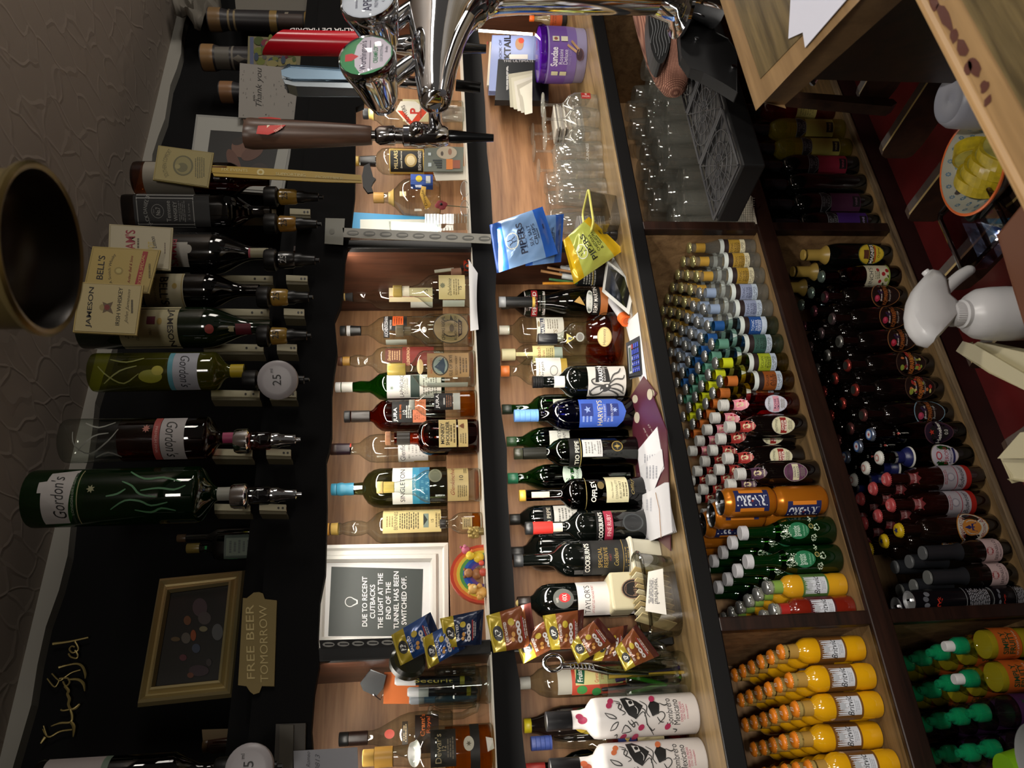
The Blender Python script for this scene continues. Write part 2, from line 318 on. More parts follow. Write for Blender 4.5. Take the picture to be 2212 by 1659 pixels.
# ---------------------------------------------------------------- bottles, all described in photo pixels (or in mm with x = -height)
def shoulder(xb, xs, xn, xt, w_, wn, kind='round'):
    R_ = w_/2; p = [(xb+.0, R_*.84), (xb-R_*.06, R_*.95), (xb-R_*.16, R_), (xs, R_)]
    for i in range(1, 9):
        t = i/8
        if kind == 'round': q = (xs+(xn-xs)*math.sin(t*math.pi/2), wn+(R_-wn)*math.cos(t*math.pi/2)**1.1)
        elif kind == 'bulb': q = (xs+(xn-xs)*t, wn+(R_-wn)*(1-t)**1.6)
        else: q = (xs+(xn-xs)*t, wn+(R_-wn)*(1+math.cos(t*math.pi))/2)
        p.append(q)
    p += [(xt, wn)]; return p
def make_bottle(name, t, xb, prof, yc, gmat, cap=None, liq=None, items=(), foil=None, sq=0, flat=1.0, seg=26, inner=False, neck_items=None, capitems=None, root=None, ring=None):
    """prof: (x, half width) from base to top; cap=(x_bottom, x_top, half width, colour); liq=(x_level, material)"""
    P = [(hw*t, (xb-x)*t) for x, hw in prof]
    def R(z):
        for (r0, z0), (r1, z1) in zip(P, P[1:]):
            if z <= z1 and z1 > z0: return r0+(r1-r0)*max(0, (z-z0)/(z1-z0))
        return P[-1][0]
    W_ = max(p[0] for p in P)
    def mp(a, b, off):
        z = (xb+b)*t; r = R(z); d = (a+yc)*t; th = math.asin(max(-.999, min(.999, d/max(r, 1e-6)))) if abs(d) < r*.999 else math.copysign(1.52, d)
        q = 1; 
        if sq: ca, sa = math.sin(th), math.cos(th); q = .97/((abs(ca)**sq+abs(sa)**sq)**(1/sq))
        return Vector(((r*q+off)*math.sin(th), -(r*q*flat+off)*math.cos(th), z))
    b = MB(); b.lathe(P, gmat, seg, sq=sq, flat=flat)
    if inner: b.lathe([(max(r-.0035, .002), z+(.008 if i < 3 else 0)) for i, (r, z) in enumerate(P)], gmat, seg, sq=sq, flat=flat)
    b.build('glass_body', root)
    if liq:
        zl = (xb-liq[0])*t; Q = [(max(r-.0022, .002), z+.005) for r, z in P if z+.005 < zl] + [(max(R(zl)-.0022, .002), zl)]
        MB().lathe(Q, liq[1], seg, sq=sq, flat=flat).build('liquid', root)
    if cap:
        x0, x1, hw, col = cap[:4]; z0, z1, r = (xb-x0)*t, (xb-x1)*t, hw*t; c = MB(); cm = M(col, .28, .75) if len(cap) > 4 and cap[4] == 'crown' and col not in ('e08020', 'dcdcd4', 'b0484a', 'c8a81c') else M(col, .35)
        if len(cap) > 4 and cap[4] == 'crown':
            c.lathe([(r*1.08, z0), (r*1.1, z0+(z1-z0)*.3), (r*.98, z0+(z1-z0)*.8), (r*.8, z1)], cm, 42, smooth=True)
            for k in range(21):
                a = 2*math.pi*k/21; c.add([(r*1.1*math.cos(a-.08), r*1.1*math.sin(a-.08), z0), (r*1.1*math.cos(a+.08), r*1.1*math.sin(a+.08), z0), (r*1.17*math.cos(a), r*1.17*math.sin(a), z0-.0008), (r*1.0*math.cos(a), r*1.0*math.sin(a), z0+(z1-z0)*.7)], [(0, 1, 2), (0, 2, 3), (2, 1, 3)], cm)
        elif len(cap) > 4 and cap[4] == 'ridge':
            pr = [(r, z0)]; n = 4
            for k in range(n): zz = z0+(z1-z0)*(k+.5)/(n+.5); pr += [(r, zz-.0006), (r*.93, zz), (r, zz+.0006)]
            pr += [(r, z1-.001), (r*.93, z1)]; c.lathe(pr, cm, seg)
        else: c.lathe([(r*.98, z0), (r, z0+.001), (r, z1-.0012), (r*.93, z1)], cm, seg)
        if capitems: art(c, capitems, lambda a, b_, o: Vector((a*t, b_*t, z1+.0004+o)))
        c.build('cap', root)
    if foil:
        F_ = foil if isinstance(foil, list) else [foil]
        for x0, x1, col in F_:
            z0, z1 = (xb-x0)*t, (xb-x1)*t; n = 7
            MB().lathe([(R(z0+(z1-z0)*i/n)+.0009, z0+(z1-z0)*i/n) for i in range(n+1)], M(col, .35), seg, cap=False, sq=sq, flat=flat).build('neck_wrap', root)
    for i_, cl in enumerate(clusters(items)):
        lb = MB(); art(lb, cl, mp, nx=14, nz=1, mx=W_/t*.16); lb.build('label' if i_ == 0 else ('neck_label' if cl_mid(cl) > cl_mid(clusters(items)[0]) else 'small_label'), root)
    return mp
GROUP = None
def B(label, yc, xt, xb, w_, Y, zb, gmat, S=None, prof=None, cat='bottle', name='bottle', lean=0, **kw):
    """a bottle standing at depth Y on the shelf of height zb; label artwork faces the camera as in the photo"""
    t = mpp((xt+xb)/2, yc, Y); p0 = A((xt+xb)/2, yc, Y); ztop = A(xt, yc, Y).z
    t2 = (ztop-zb)/(xb-xt) if zb is not None else t      # vertical scale
    if zb is None: zb = A(xb, yc, Y).z
    u = 1659-yc-829.5; ca = math.cos(math.atan(u/FPX))
    if prof is None: xs, xn, wn = S[:3]; prof = shoulder(xb, xs, xn, xt if len(S) < 5 else S[4], w_, wn, S[3] if len(S) > 3 else 'round')
    k = t*ca/t2
    root = T(name, label, cat, (p0.x, Y, zb), GROUP, world=False)
    root.rotation_euler = (0, lean, -math.atan2(p0.x, Y))
    prof2 = [(x, hw*k) for x, hw in prof]
    def sc_item(it):
        it = list(it)
        if it[0] == 'R': it[1] = -yc+(it[1]+yc)*k; it[2] = -yc+(it[2]+yc)*k
        elif it[0] == 'E': it[1] = -yc+(it[1]+yc)*k; it[3] *= k
        elif it[0] == 'T': it[2] = -yc+(it[2]+yc)*k; it[6] = dict(it[6]); it[6]['w'] = it[6]['w']*k if 'w' in it[6] else glyphs(it[1], it[6].get('sh', 0), it[6].get('bo', 0))[2]*it[4]/glyphs(it[1], it[6].get('sh', 0), it[6].get('bo', 0))[3]*k
        elif it[0] in 'PK': it[1] = [(-yc+(a+yc)*k, b) for a, b in it[1]]
        elif it[0] == 'L': it[1] = -yc+(it[1]+yc)*k; it[4] *= k
        elif it[0] == 'S': it[1] = -yc+(it[1]+yc)*k
        return tuple(it)
    if 'items' in kw: kw['items'] = [sc_item(i) for i in kw['items']]
    if kw.get('cap'): c = list(kw['cap']); c[2] *= k; kw['cap'] = tuple(c)
    make_bottle(name, t2, xb, prof2, yc, gmat, root=root, **kw)
    return root
def dup(root, loc, label, rotz=None, drop=()):
    r = root.copy(); C.objects.link(r); r.location = loc; r['label'] = label
    if rotz is not None: r.rotation_euler = (0, 0, rotz)
    for ch in root.children:
        if ch.name.split('.')[0] in drop: continue
        c = ch.copy(); C.objects.link(c); c.parent = r
        for g in ch.children: d = g.copy(); C.objects.link(d); d.parent = c
    return r
# ================================================================ the setting
W_BACK = wood('oak_panel', '6e4a30', 'a87c56', 'x', 5, .5)
W_BACK2 = wood('oak_panel_low', '6e5236', 'a2815a', 'x', 5, .55)
W_RED = wood('red_brown_wood', '321a10', '563424', 'z', 5, .4)
W_TOP = wood('counter_wood', '57452c', '947a52', 'x', 7, .35, .12)
W_SHELF = wood('shelf_wood', '54432c', '94764e', 'x', 6, .5)
W_DARK = wood('dark_wood', '140c08', '2e1a12', 'x', 6, .4)
W_EDGE = wood('worn_edge', '2c1e16', '8a765a', 'x', 9, .5)
W_BAR = wood('bar_wood', '3e3420', '70603f', 'x', 9, .4, .15)
W_BARE = wood('bar_rim', '6e5638', '8e724e', 'x', 5, .4, .05)
W_SIDE = wood('bar_side', '1c120c', '3a2416', 'x', 5, .5)
W_HAND = wood('walnut', '36261c', '5c4234', 'z', 9, .35)
def sbox(name, x0, x1, y0, y1, z0, z1, m, b=0):
    o = MB().box(x0, x1, y0, y1, z0, z1, m).build(name, None, ((x0+x1)/2, (y0+y1)/2, z0)); struct(o)
    if b: bev(o, b)
    return o
RX = 4.2; LX = -.9
sbox('ceiling', LX-2, RX+1, -2.5, 2.1, 2.375, 2.45, crackle('ceiling_paper', '8f8378'))
wm, wn_, wl_, wb_ = nodes('black_wall'); wb_.inputs['Base Color'].default_value = lin('0e0e0f'); wb_.inputs['Roughness'].default_value = .9; wb_.inputs['Specular IOR Level'].default_value = .2
BLW = wm
sbox('wall_back', LX, RX, 1.96, 2.05, 0, 2.375, BLW)
sbox('wall_right', RX, RX+.1, -2.4, 2.05, 0, 2.375, M('4a4038', .8))
sbox('wall_left', LX-.1, LX, -2.4, 2.05, 0, 2.375, M('30261f', .8))
# plaster cove, uneven lower edge
mb = MB(); pts = []; n = 60
for i in range(n+1): x = LX+(RX-LX)*i/n; pts.append((x, 2.338+.006*math.sin(i*1.7)+.004*math.sin(i*.6)))
mb.prism([(x, 1.925, z) for x, z in pts]+[(RX, 1.925, 2.375), (LX, 1.925, 2.375)], (0, .035, 0), M('8d8a82', .8)); struct(mb.build('trim_1', None, (1, 1.94, 2.35)))
FL = 0.16
sbox('floor', LX, RX, -1.5, 1.5, FL-.05, FL, M('5e1c1c', .3, 0, 0, .25, 7))
# cabinet below the counter (structure of the back bar)
D1, D2, D3, D0 = 1.285, .297, 2.27, -.69
WT = .94; SH1 = .60; SH2 = .24; FY = 1.468
back_bar = T('back_bar_cabinet', 'dark wood back bar cabinet with two rows of open bays below the counter', 'cabinet', (.8, 1.7, FL))
mb = MB().box(D0, D3+.6, FY, 1.93, SH1-.045, SH1-.0005, W_SHELF); mb.build('shelf_board', back_bar)
bev(MB().box(D0, D3+.6, FY-.014, FY, SH1-.045, SH1-.0004, W_DARK).build('shelf_edge', back_bar), .003)
mb = MB().box(D0, D3+.6, FY, 1.93, SH2-.075, SH2-.0005, W_SHELF); mb.build('shelf_board', back_bar)
bev(MB().box(D0, D3+.6, FY-.02, FY-.002, SH2-.012, SH2-.0003, W_EDGE).build('shelf_edge', back_bar), .003)
MB().box(D0, D3+.6, FY-.004, FY+.03, FL, SH2-.012, M('250c0b', .45, 0, 0, .2, 9)).build('kick_board', back_bar)
for x in (D1, D2, D3, D0):
    bev(MB().box(x-.0135, x+.0135, FY-.012, FY+.012, SH2, .9, W_DARK).build('post', back_bar), .003)
    MB().box(x-.009, x+.009, FY+.012, 1.93, SH2, .9, W_BACK2).build('side_panel', back_bar)
MB().box(D0, D3+.6, 1.90, 1.93, SH2, .9, W_BACK2).build('back_panel', back_bar)
bev(MB().box(D0, D3+.6, FY-.012, FY+.02, .897, .9355, BLACK).build('top_rail', back_bar), .003)
# worktop
wt = T('worktop', 'long oak worktop of the back bar under the lower row of bottles', 'worktop', (.8, 1.6, .92))
o = MB().box(LX, D3+.9, 1.452, 1.825, .9358, WT-.0005, W_TOP).build('board', wt); bev(o, .006, 3)
# upper shelf unit
MS = 1.325
su = T('shelf_unit', 'black framed shelf unit with timber backs above the oak worktop', 'shelf', (.8, 1.8, WT))
X1, X2 = A(900, 527, 1.63).x, A(900, 1404, 1.63).x
MB().box(LX, RX-.4, 1.80, 1.82, WT+.0005, MS-.036, W_BACK).build('back_panel', su)
MB().box(LX, RX-.4, 1.93, 1.955, MS, 1.80, W_BACK).build('back_panel', su)
MB().box(LX, RX-.4, 1.63, 1.93, MS-.035, MS-.0005, M('d9d4c8', .4)).build('shelf_board', su)
MB().box(LX, RX-.4, 1.775, 1.93, MS-.001, 1.4015, W_BACK).build('step', su)
MB().box(LX, RX-.4, 1.70, 1.955, 1.80, 1.8395, BLW).build('shelf_board', su)
for x in (X1, X2, D3+.25, LX+.1):
    bev(MB().box(x-.014, x+.014, 1.63, 1.65, WT, 1.72, BLACK).build('post', su), .003)
    MB().box(x-.008, x+.008, 1.65, 1.95, WT, 1.80, W_RED).build('side_panel', su)
# fasciae with the scalloped lower edge
def fascia(name, Y, ztop, pts, th=.02):
    P = [A(x, y, Y) for x, y in pts]; P = [(p.x, Y, p.z) for p in P]; mb = MB(); mb.prism(P+[(P[-1][0], Y, ztop), (P[0][0], Y, ztop)], (0, th, 0), BLW); return mb.build(name, su)
fascia('upper_valance', 1.625, 1.79, [(845, -250), (812, -60), (793, 80), (789, 180), (785, 225), (768, 232), (766, 420), (757, 500), (745, 560), (742, 615), (735, 660), (722, 690), (728, 760), (722, 800), (716, 850), (716, 940), (710, 975), (704, 995), (706, 1100), (702, 1240), (690, 1300), (686, 1380), (689, 1440), (678, 1500), (672, 1580), (678, 1659), (660, 1760), (655, 1990)])
fascia('lower_valance', 1.628, MS-.002, [(995, -320), (1018, -40), (1040, 120), (1048, 230), (1052, 330), (1060, 400), (1065, 500), (1073, 560), (1070, 640), (1074, 700), (1081, 760), (1080, 860), (1084, 900), (1095, 970), (1096, 1060), (1102, 1160), (1109, 1240), (1112, 1300), (1110, 1400), (1124, 1480), (1128, 1580), (1136, 1659), (1140, 1760), (1150, 1990)])
MB().box(LX, RX-.4, 1.692, 1.70, 1.777, 1.79, W_BARE).build('beading', su)
MB().box(LX, RX-.4, 1.69, 1.70, 1.79, 1.845, BLW).build('shelf_fascia', su)
# LED tape at the far end of the counter recess
mb = MB(); a, b = A(1034, 66, 1.70), A(1150, 74, 1.70); d = b-a
mb.tube([a, b], .0045, M('fff6e6', .5, 0, 14)); o = mb.build('light_strip', None, a)
tag(o, 'bright white LED strip running upright by the books', 'light')
# ================================================================ customer side: L shaped bar counter
BT = .95
bar = T('bar_counter', 'L shaped timber bar counter with worn pale rim in the foreground', 'counter', (.9, .4, FL))
P = [(-.88, .433), (.735, .433), (.898, .751), (2.6, .766), (2.6, -.1), (-.88, -.1)]
mb = MB(); mb.prism([(x, y, BT-.035) for x, y in P], (0, 0, .035), W_BARE); bev(mb.build('rim', bar), .008, 3)
Q = [(-.88, .398), (.752, .398), (.918, .722), (2.6, .736), (2.6, -.1), (-.88, -.1)]
mb = MB(); mb.prism([(x, y, BT-.001) for x, y in Q], (0, 0, .0022), W_BAR); mb.build('counter_top', bar)
mb = MB()
for (x0, y0), (x1, y1) in zip(P[:3], P[1:4]): pass
mb.prism([(x*1.0+.02, y-.03, FL) for x, y in P], (0, 0, BT-.035-FL), W_SIDE); mb.build('front_panel', bar)
mb = MB()   # varnish patches left on the near rim
rnd = random.Random(3)
for (cx, cyy, ln) in ((.655, .424, .012), (.63, .421, .020), (.603, .422, .007), (.583, .420, .012), (.562, .425, .006), (.556, .418, .013), (.53, .419, .006), (.517, .422, .004)):
    n = 11; pts = []
    for k in range(n): a = 2*math.pi*k/n; q = .75+.4*rnd.random(); pts.append((cx+ln*q*math.cos(a), cyy+.0055*q*math.sin(a), BT+.0006))
    mb.add([(cx, cyy, BT+.0006)]+pts, [(0, 1+k, 1+(k+1) % n) for k in range(n)], M('4a2c26', .3))
mb.build('varnish_patch', bar)
# ================================================================ spirits on the upper shelf (back row stands on the step)
ST = 1.402; YB = 1.855; YF = 1.712; BK = '1a1a1a'; WH = 'ece8dc'; CR = 'd8c890'
GROUP = 'whisky bottles on the upper shelf'
B('clear whisky bottle with black cap, behind the short-necked bottle at the right post', 639, 734, 968, 59, YB, ST, CLEAR, prof=[(968, 26), (966, 29), (830, 29), (815, 25), (802, 14), (790, 13), (775, 14.5), (763, 12), (752, 10)][:], cap=(764, 734, 10.5, '2c2c2e'),
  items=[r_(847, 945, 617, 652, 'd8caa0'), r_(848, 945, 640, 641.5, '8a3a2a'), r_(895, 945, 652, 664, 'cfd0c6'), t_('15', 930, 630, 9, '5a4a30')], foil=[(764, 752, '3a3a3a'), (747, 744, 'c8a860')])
B('clear whisky bottle with orange tag, behind the bottle with round bronze label', 714, 735, 968, 63, YB, ST, CLEAR, prof=[(968, 28), (966, 31), (835, 31), (822, 27), (808, 16), (797, 10), (770, 10), (760, 11), (735, 10)], cap=(747, 735, 11, '303030'),
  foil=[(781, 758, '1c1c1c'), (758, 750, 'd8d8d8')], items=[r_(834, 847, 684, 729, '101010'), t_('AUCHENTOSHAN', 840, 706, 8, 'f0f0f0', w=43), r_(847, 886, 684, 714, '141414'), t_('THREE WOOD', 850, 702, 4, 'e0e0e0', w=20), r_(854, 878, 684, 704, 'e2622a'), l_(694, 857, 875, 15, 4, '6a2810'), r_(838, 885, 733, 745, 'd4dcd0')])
B('clear bulb-necked bottle with maroon label and brown stopper, left of the orange tagged bottle', 779, 730, 968, 60, YB, ST, CLEAR, prof=[(968, 27), (966, 30), (830, 30), (818, 26), (806, 13), (795, 9.5), (780, 13.5), (768, 13), (757, 9), (740, 9)], cap=(740, 730, 10.5, '5a3a2c'), foil=[(757, 741, 'b88a3c')],
  items=[r_(837, 874, 754, 782, '5c2c20'), t_('Glendronach', 846, 768, 7, 'd8b480', w=22, sh=.3), l_(768, 852, 870, 22, 4, 'c09a70'), r_(875, 945, 750, 790, '7a2c24'), t_('GLENDRONACH', 888, 770, 7, 'e8c898', w=38)])
B('green whisky bottle with white cap and white label, left of the maroon labelled bottle', 835, 725, 968, 62, YB, ST, GREEN, prof=[(968, 28), (966, 31), (838, 31), (822, 28), (808, 17), (800, 12.5), (780, 13), (765, 10.5), (735, 10.5)], cap=(737, 725, 11, 'e8e8e4'), foil=[(763, 739, 'e8e6dc')], liq=(845, GREEN),
  items=[r_(840, 892, 811, 860, 'ecebe2'), t_('LAPHROAIG', 873, 834, 9, '1a1a1a', w=46), t_('ISLAY SINGLE MALT', 880, 834, 3.5, '2a2a2a', w=34), t_('SCOTCH WHISKY', 885, 834, 3.5, '2a2a2a', w=34), s_(851, 838, 5, '8a9a8c', 6), r_(892, 960, 811, 860, 'e4e4dc'), r_(892, 912, 812, 858, '3a4a44'), l_(835, 920, 950, 38, 6, '808078')])
B('amber whisky bottle with black label and squat neck, behind the small clear bottle', 898, 744, 968, 70, YB, ST, BROWNG, prof=[(968, 32), (966, 35), (840, 35), (826, 32), (815, 24), (808, 15), (803, 12), (758, 12)], cap=(757, 744, 13, '2a2c2e'), foil=[(800, 760, '3a3430')], liq=(862, AMBERL),
  items=[r_(851, 895, 868, 912, '1c1c1c'), t_('JURA', 859, 896, 10, 'f0f0ec', w=30, bo=.02), t_('AGED 10 YEARS', 869, 890, 4, 'e0742a', w=30), t_('10', 878, 891, 8, 'f0f0ec'), l_(890, 882, 893, 30, 3, 'd0d0c8'), r_(896, 925, 864, 913, 'd07a58'), l_(888, 900, 920, 40, 5, '8a4a30')])
B('clear whisky bottle with dark capsule and red tab, behind the wooden stoppered amber bottle', 968, 714, 968, 63, YB, ST, CLEAR, prof=[(968, 28), (966, 31), (815, 31), (800, 29), (788, 22), (777, 13), (768, 12), (757, 11.5), (725, 12)], cap=(728, 714, 12.5, '34201a'), foil=[(757, 728, '2c1824')],
  items=[r_(741, 760, 955, 964, 'd0402c'), r_(863, 928, 937, 998, 'dcd8d2'), t_('Glenfiddich', 873, 968, 11, '3a3a3a', w=54), l_(968, 885, 920, 46, 5, 'a8a49c'), r_(897, 932, 996, 1000, 'b08c30')])
B('olive glass whisky bottle with bright blue neck capsule, behind the cream labelled ten year bottle', 1054, 716, 968, 87, YB, ST, GREYG, prof=[(968, 40), (966, 43), (822, 43), (808, 40), (796, 33), (788, 22), (784, 14), (765, 12.5), (758, 13), (745, 12), (738, 14), (728, 12)], cap=(728, 716, 13, '4aa4c8'), foil=[(765, 729, '4aa4c8')],
  items=[r_(850, 893, 1012, 1089, 'e6e6e0'), t_('SINGLETON', 872, 1050, 10, '20242c', w=68), r_(893, 908, 1012, 1089, '3a94b8'), t_('OF DUFFTOWN', 898, 1050, 5, 'e0e8ec', w=44), r_(908, 930, 1012, 1089, '2c7ca8'), l_(1050, 912, 926, 60, 2, '90c8e0')])
B('tall clear whisky bottle with orange stopper and large cream text label', 1139, 704, 968, 71, YB, ST, CLEAR, prof=[(968, 32), (966, 35), (824, 35), (812, 30), (802, 20), (792, 12), (780, 16), (762, 17), (750, 15), (739, 11), (735, 13), (714, 12)], cap=(712, 704, 13.5, 'e0a03c'),
  items=[r_(828, 953, 1104, 1152, 'd6c488'), t_('BENRINNES', 856, 1126, 8, '3a3420', w=38), l_(1127, 836, 850, 26, 3, '8a7a50'), l_(1127, 864, 905, 38, 9, '5a5034'), p_([(915, 1113), (915, 1142), (926, 1142), (926, 1113)], '7a8a80'), p_([(915, 1113), (924, 1126), (915, 1138)], '2a302c'), t_('15', 934, 1128, 6, '4a4028'), l_(1127, 941, 950, 34, 2, '8a7a50')], foil=[(731, 716, 'd0ac58')])
# front row
B('short-necked clear bottle with gold cap and cream label, standing in front at the red panel', 629, 849, 1018, 72, YF, MS, CLEAR, prof=[(1018, 34), (1015, 36), (935, 36), (925, 33), (914, 24), (903, 15), (890, 11), (868, 10.5)], cap=(868, 849, 13, 'a08a48'),
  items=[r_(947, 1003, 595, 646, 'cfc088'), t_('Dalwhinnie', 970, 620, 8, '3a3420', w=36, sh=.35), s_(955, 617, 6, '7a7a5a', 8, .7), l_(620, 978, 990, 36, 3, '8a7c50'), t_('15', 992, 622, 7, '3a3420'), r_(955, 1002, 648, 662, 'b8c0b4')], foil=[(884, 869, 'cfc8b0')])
B('clear oval bottle with round bronze label of a crest, left of the short gold-capped bottle', 714, 855, 1024, 72, YF, MS, CLEAR, prof=[(1024, 33), (1020, 36), (928, 36), (918, 33), (908, 24), (898, 15), (888, 10), (868, 10)], cap=(872, 855, 13, '6a5f4a'), foil=[(888, 873, '5a4e36')],
  items=[e_(974, 709, 39, 33, '3a3228'), e_(974, 709, 37, 31, '9a8660'), t_('CHIVAS REGAL', 958, 709, 7, '241e18', w=50), e_(976, 709, 5, 8, '5a4c38'), t_('BLENDED SCOTCH', 984, 709, 5, '1e1812', w=50), p_([(990, 690), (990, 728), (998, 722), (998, 696)], '2c1c18'), t_('WHISKY', 994, 709, 5, 'c8b088', w=24), e_(917, 712, 5, 6, 'e4e0d4'), t_('12', 917, 712, 6, '2a2a2a')], liq=(1012, GOLDL))
B('clear bottle with gold cap and tan landscape label, in front of the green whisky bottle', 797, 837, 1027, 80, YF, MS, CLEAR, prof=[(1027, 37), (1023, 40), (915, 40), (906, 36), (898, 26), (891, 15), (886, 13)], cap=(876, 837, 13, 'b09a4a'), liq=(1018, GOLDL),
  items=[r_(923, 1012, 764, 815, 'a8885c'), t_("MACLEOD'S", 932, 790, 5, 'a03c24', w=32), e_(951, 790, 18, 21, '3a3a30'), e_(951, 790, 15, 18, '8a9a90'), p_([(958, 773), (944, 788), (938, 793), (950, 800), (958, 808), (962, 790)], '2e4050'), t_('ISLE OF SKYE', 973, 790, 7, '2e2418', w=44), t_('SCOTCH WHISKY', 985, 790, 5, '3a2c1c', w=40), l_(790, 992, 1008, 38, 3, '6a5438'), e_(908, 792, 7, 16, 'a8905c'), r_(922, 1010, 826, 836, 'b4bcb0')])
B('small clear bottle with black square label, between the tan and amber bottles', 873, 884, 1031, 60, YF, MS, CLEAR, prof=[(1031, 27), (1028, 30), (935, 29), (922, 27), (912, 22), (903, 14), (896, 10), (884, 10)], cap=(896, 884, 11, '9a9a90'), liq=(995, GOLDL),
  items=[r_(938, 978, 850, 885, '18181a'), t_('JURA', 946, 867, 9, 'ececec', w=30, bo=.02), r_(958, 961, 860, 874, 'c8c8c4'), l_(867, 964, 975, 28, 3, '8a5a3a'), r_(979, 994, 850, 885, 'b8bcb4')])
B('round amber bottle with wooden stopper and cream label, front row', 945, 833, 1036, 78, YF, MS, BROWNG, prof=[(1036, 34), (1032, 38), (1000, 39), (930, 39), (920, 36), (912, 29), (906, 20), (902, 15), (890, 14), (852, 14)], cap=(844, 833, 15, 'a8785a'), foil=[(886, 858, '3c3834')],
  items=[r_(949, 987, 908, 966, 'd2bc80'), t_('MONKEY', 957, 937, 8, '241a10', w=44, bo=.02), t_('SHOULDER', 968, 937, 8, '241a10', w=50, bo=.02), l_(937, 974, 984, 44, 2, '6a5830'), r_(991, 1012, 908, 966, 'ccb67c'), s_(1000, 922, 7, '7a4a20', 3, .6), l_(948, 995, 1008, 24, 3, '7a6a44')], liq=(905, BROWNG))
B('clear bottle with gold stopper and cream label number ten, in front of the blue-necked bottle', 1050, 814, 1044, 73, YF, MS, CLEAR, prof=[(1044, 33), (1040, 36.5), (935, 36.5), (922, 35), (910, 29), (900, 21), (890, 17), (878, 17), (862, 12), (852, 11), (826, 11.5)], cap=(828, 814, 13, 'c8b070'), foil=[(852, 829, 'c4b05c')],
  items=[r_(970, 1016, 1012, 1083, 'cbb67e'), t_('Glenkinchie', 981, 1042, 9, '8a2c28', w=56, sh=.4), t_('10', 1000, 1034, 9, '2a2a20'), l_(1062, 992, 1012, 26, 5, '7a6c48'), l_(1020, 1006, 1012, 12, 2, '7a6c48'), e_(943, 1028, 15, 14, '8a8c74'), e_(943, 1028, 12, 11, '767a62')], liq=(1032, GOLDL))
B('tiny clear sample bottle with paper label, in front of the white framed sign', 1130, 950, 1046, 47, YF, MS, CLEAR, prof=[(1046, 20), (1043, 23), (1000, 23.5), (992, 22), (982, 16), (974, 9), (966, 9), (964, 9)], cap=(964, 950, 10, '34302c'), items=[r_(1000, 1022, 1118, 1143, 'c0aa78'), l_(1130, 1004, 1018, 20, 4, '5a4c34')], liq=(1024, GOLDL))
# right-hand bay of the upper shelf
B('three-sided dimpled clear bottle with cork and gold ribbon label', 428, 807, 955, 86, YB-.02, ST, CLEAR, prof=[(955, 30), (953, 36), (940, 40), (915, 43), (893, 43), (875, 40), (864, 32), (855, 22), (845, 14), (836, 11), (830, 10)], cap=(830, 807, 12, 'b88c48'),
  items=[('P', [(-446, -932), (-452, -922), (-420, -910), (-402, -914), (-404, -924), (-420, -922), (-440, -934)][::-1], M('c8a24a')), t_('Dimple', 920, 427, 8, '2a2010', w=34, r=.25), r_(866, 880, 414, 424, 'c8b890')], foil=[(852, 840, 'b89a58')])
B('clear bottle with gold cap and black gold-edged label, behind the wooden pump handle', 349, 751, 950, 60, YB-.02, ST, CLEAR, prof=[(950, 27), (948, 30), (838, 30), (826, 28), (816, 20), (812, 12), (776, 10)], cap=(775, 751, 11, 'c8a850'), foil=[(811, 778, '1c1c1c')], liq=(850, GOLDL),
  items=[r_(842, 916, 322, 375, 'c0a04c'), r_(844, 914, 324, 371, '141414'), t_("MILLARS", 856, 345, 8, 'e0cc90', w=38), t_('Special Reserve', 868, 345, 5, 'e8e0c8', w=36, sh=.3), e_(888, 346, 13, 14, 'a48c58'), e_(888, 346, 9, 10, 'd0c098'), t_('IRISH WHISKEY', 907, 346, 7, 'e8e4d8', w=42)])
B('clear bottle with black cap and orange diamond label, right of the wooden pump handle', 248, 784, 990, 66, YF+.02, MS, CLEAR, prof=[(990, 30), (988, 33), (838, 33), (828, 30), (820, 24), (812, 16), (800, 11)], cap=(795, 784, 12, '26282a'), foil=[(806, 796, 'c4a860')],
  items=[r_(866, 930, 212, 262, 'cfc69a'), p_([(852, 240), (884, 278), (920, 240), (890, 218), (862, 220)], 'ece6d8'), p_([(856, 240), (884, 273), (890, 268), (866, 240)], 'd8482c'), p_([(890, 272), (915, 242), (905, 234), (884, 262)], 'd8482c'), t_('POWERS', 872, 246, 8, '20181a', w=36, r=.35), t_('P', 890, 240, 18, 'c8382c', bo=.03), t_('IRISH WHISKEY', 903, 240, 4, '5a4a40', w=28)])
B('small clear tumbler with folded paper inside, under the orange diamond bottle', 246, 948, 1000, 38, 1.668, MS, CLEARW, prof=[(1000, 15), (999, 16), (949, 19)], cat='glass', name='tumbler', inner=True)
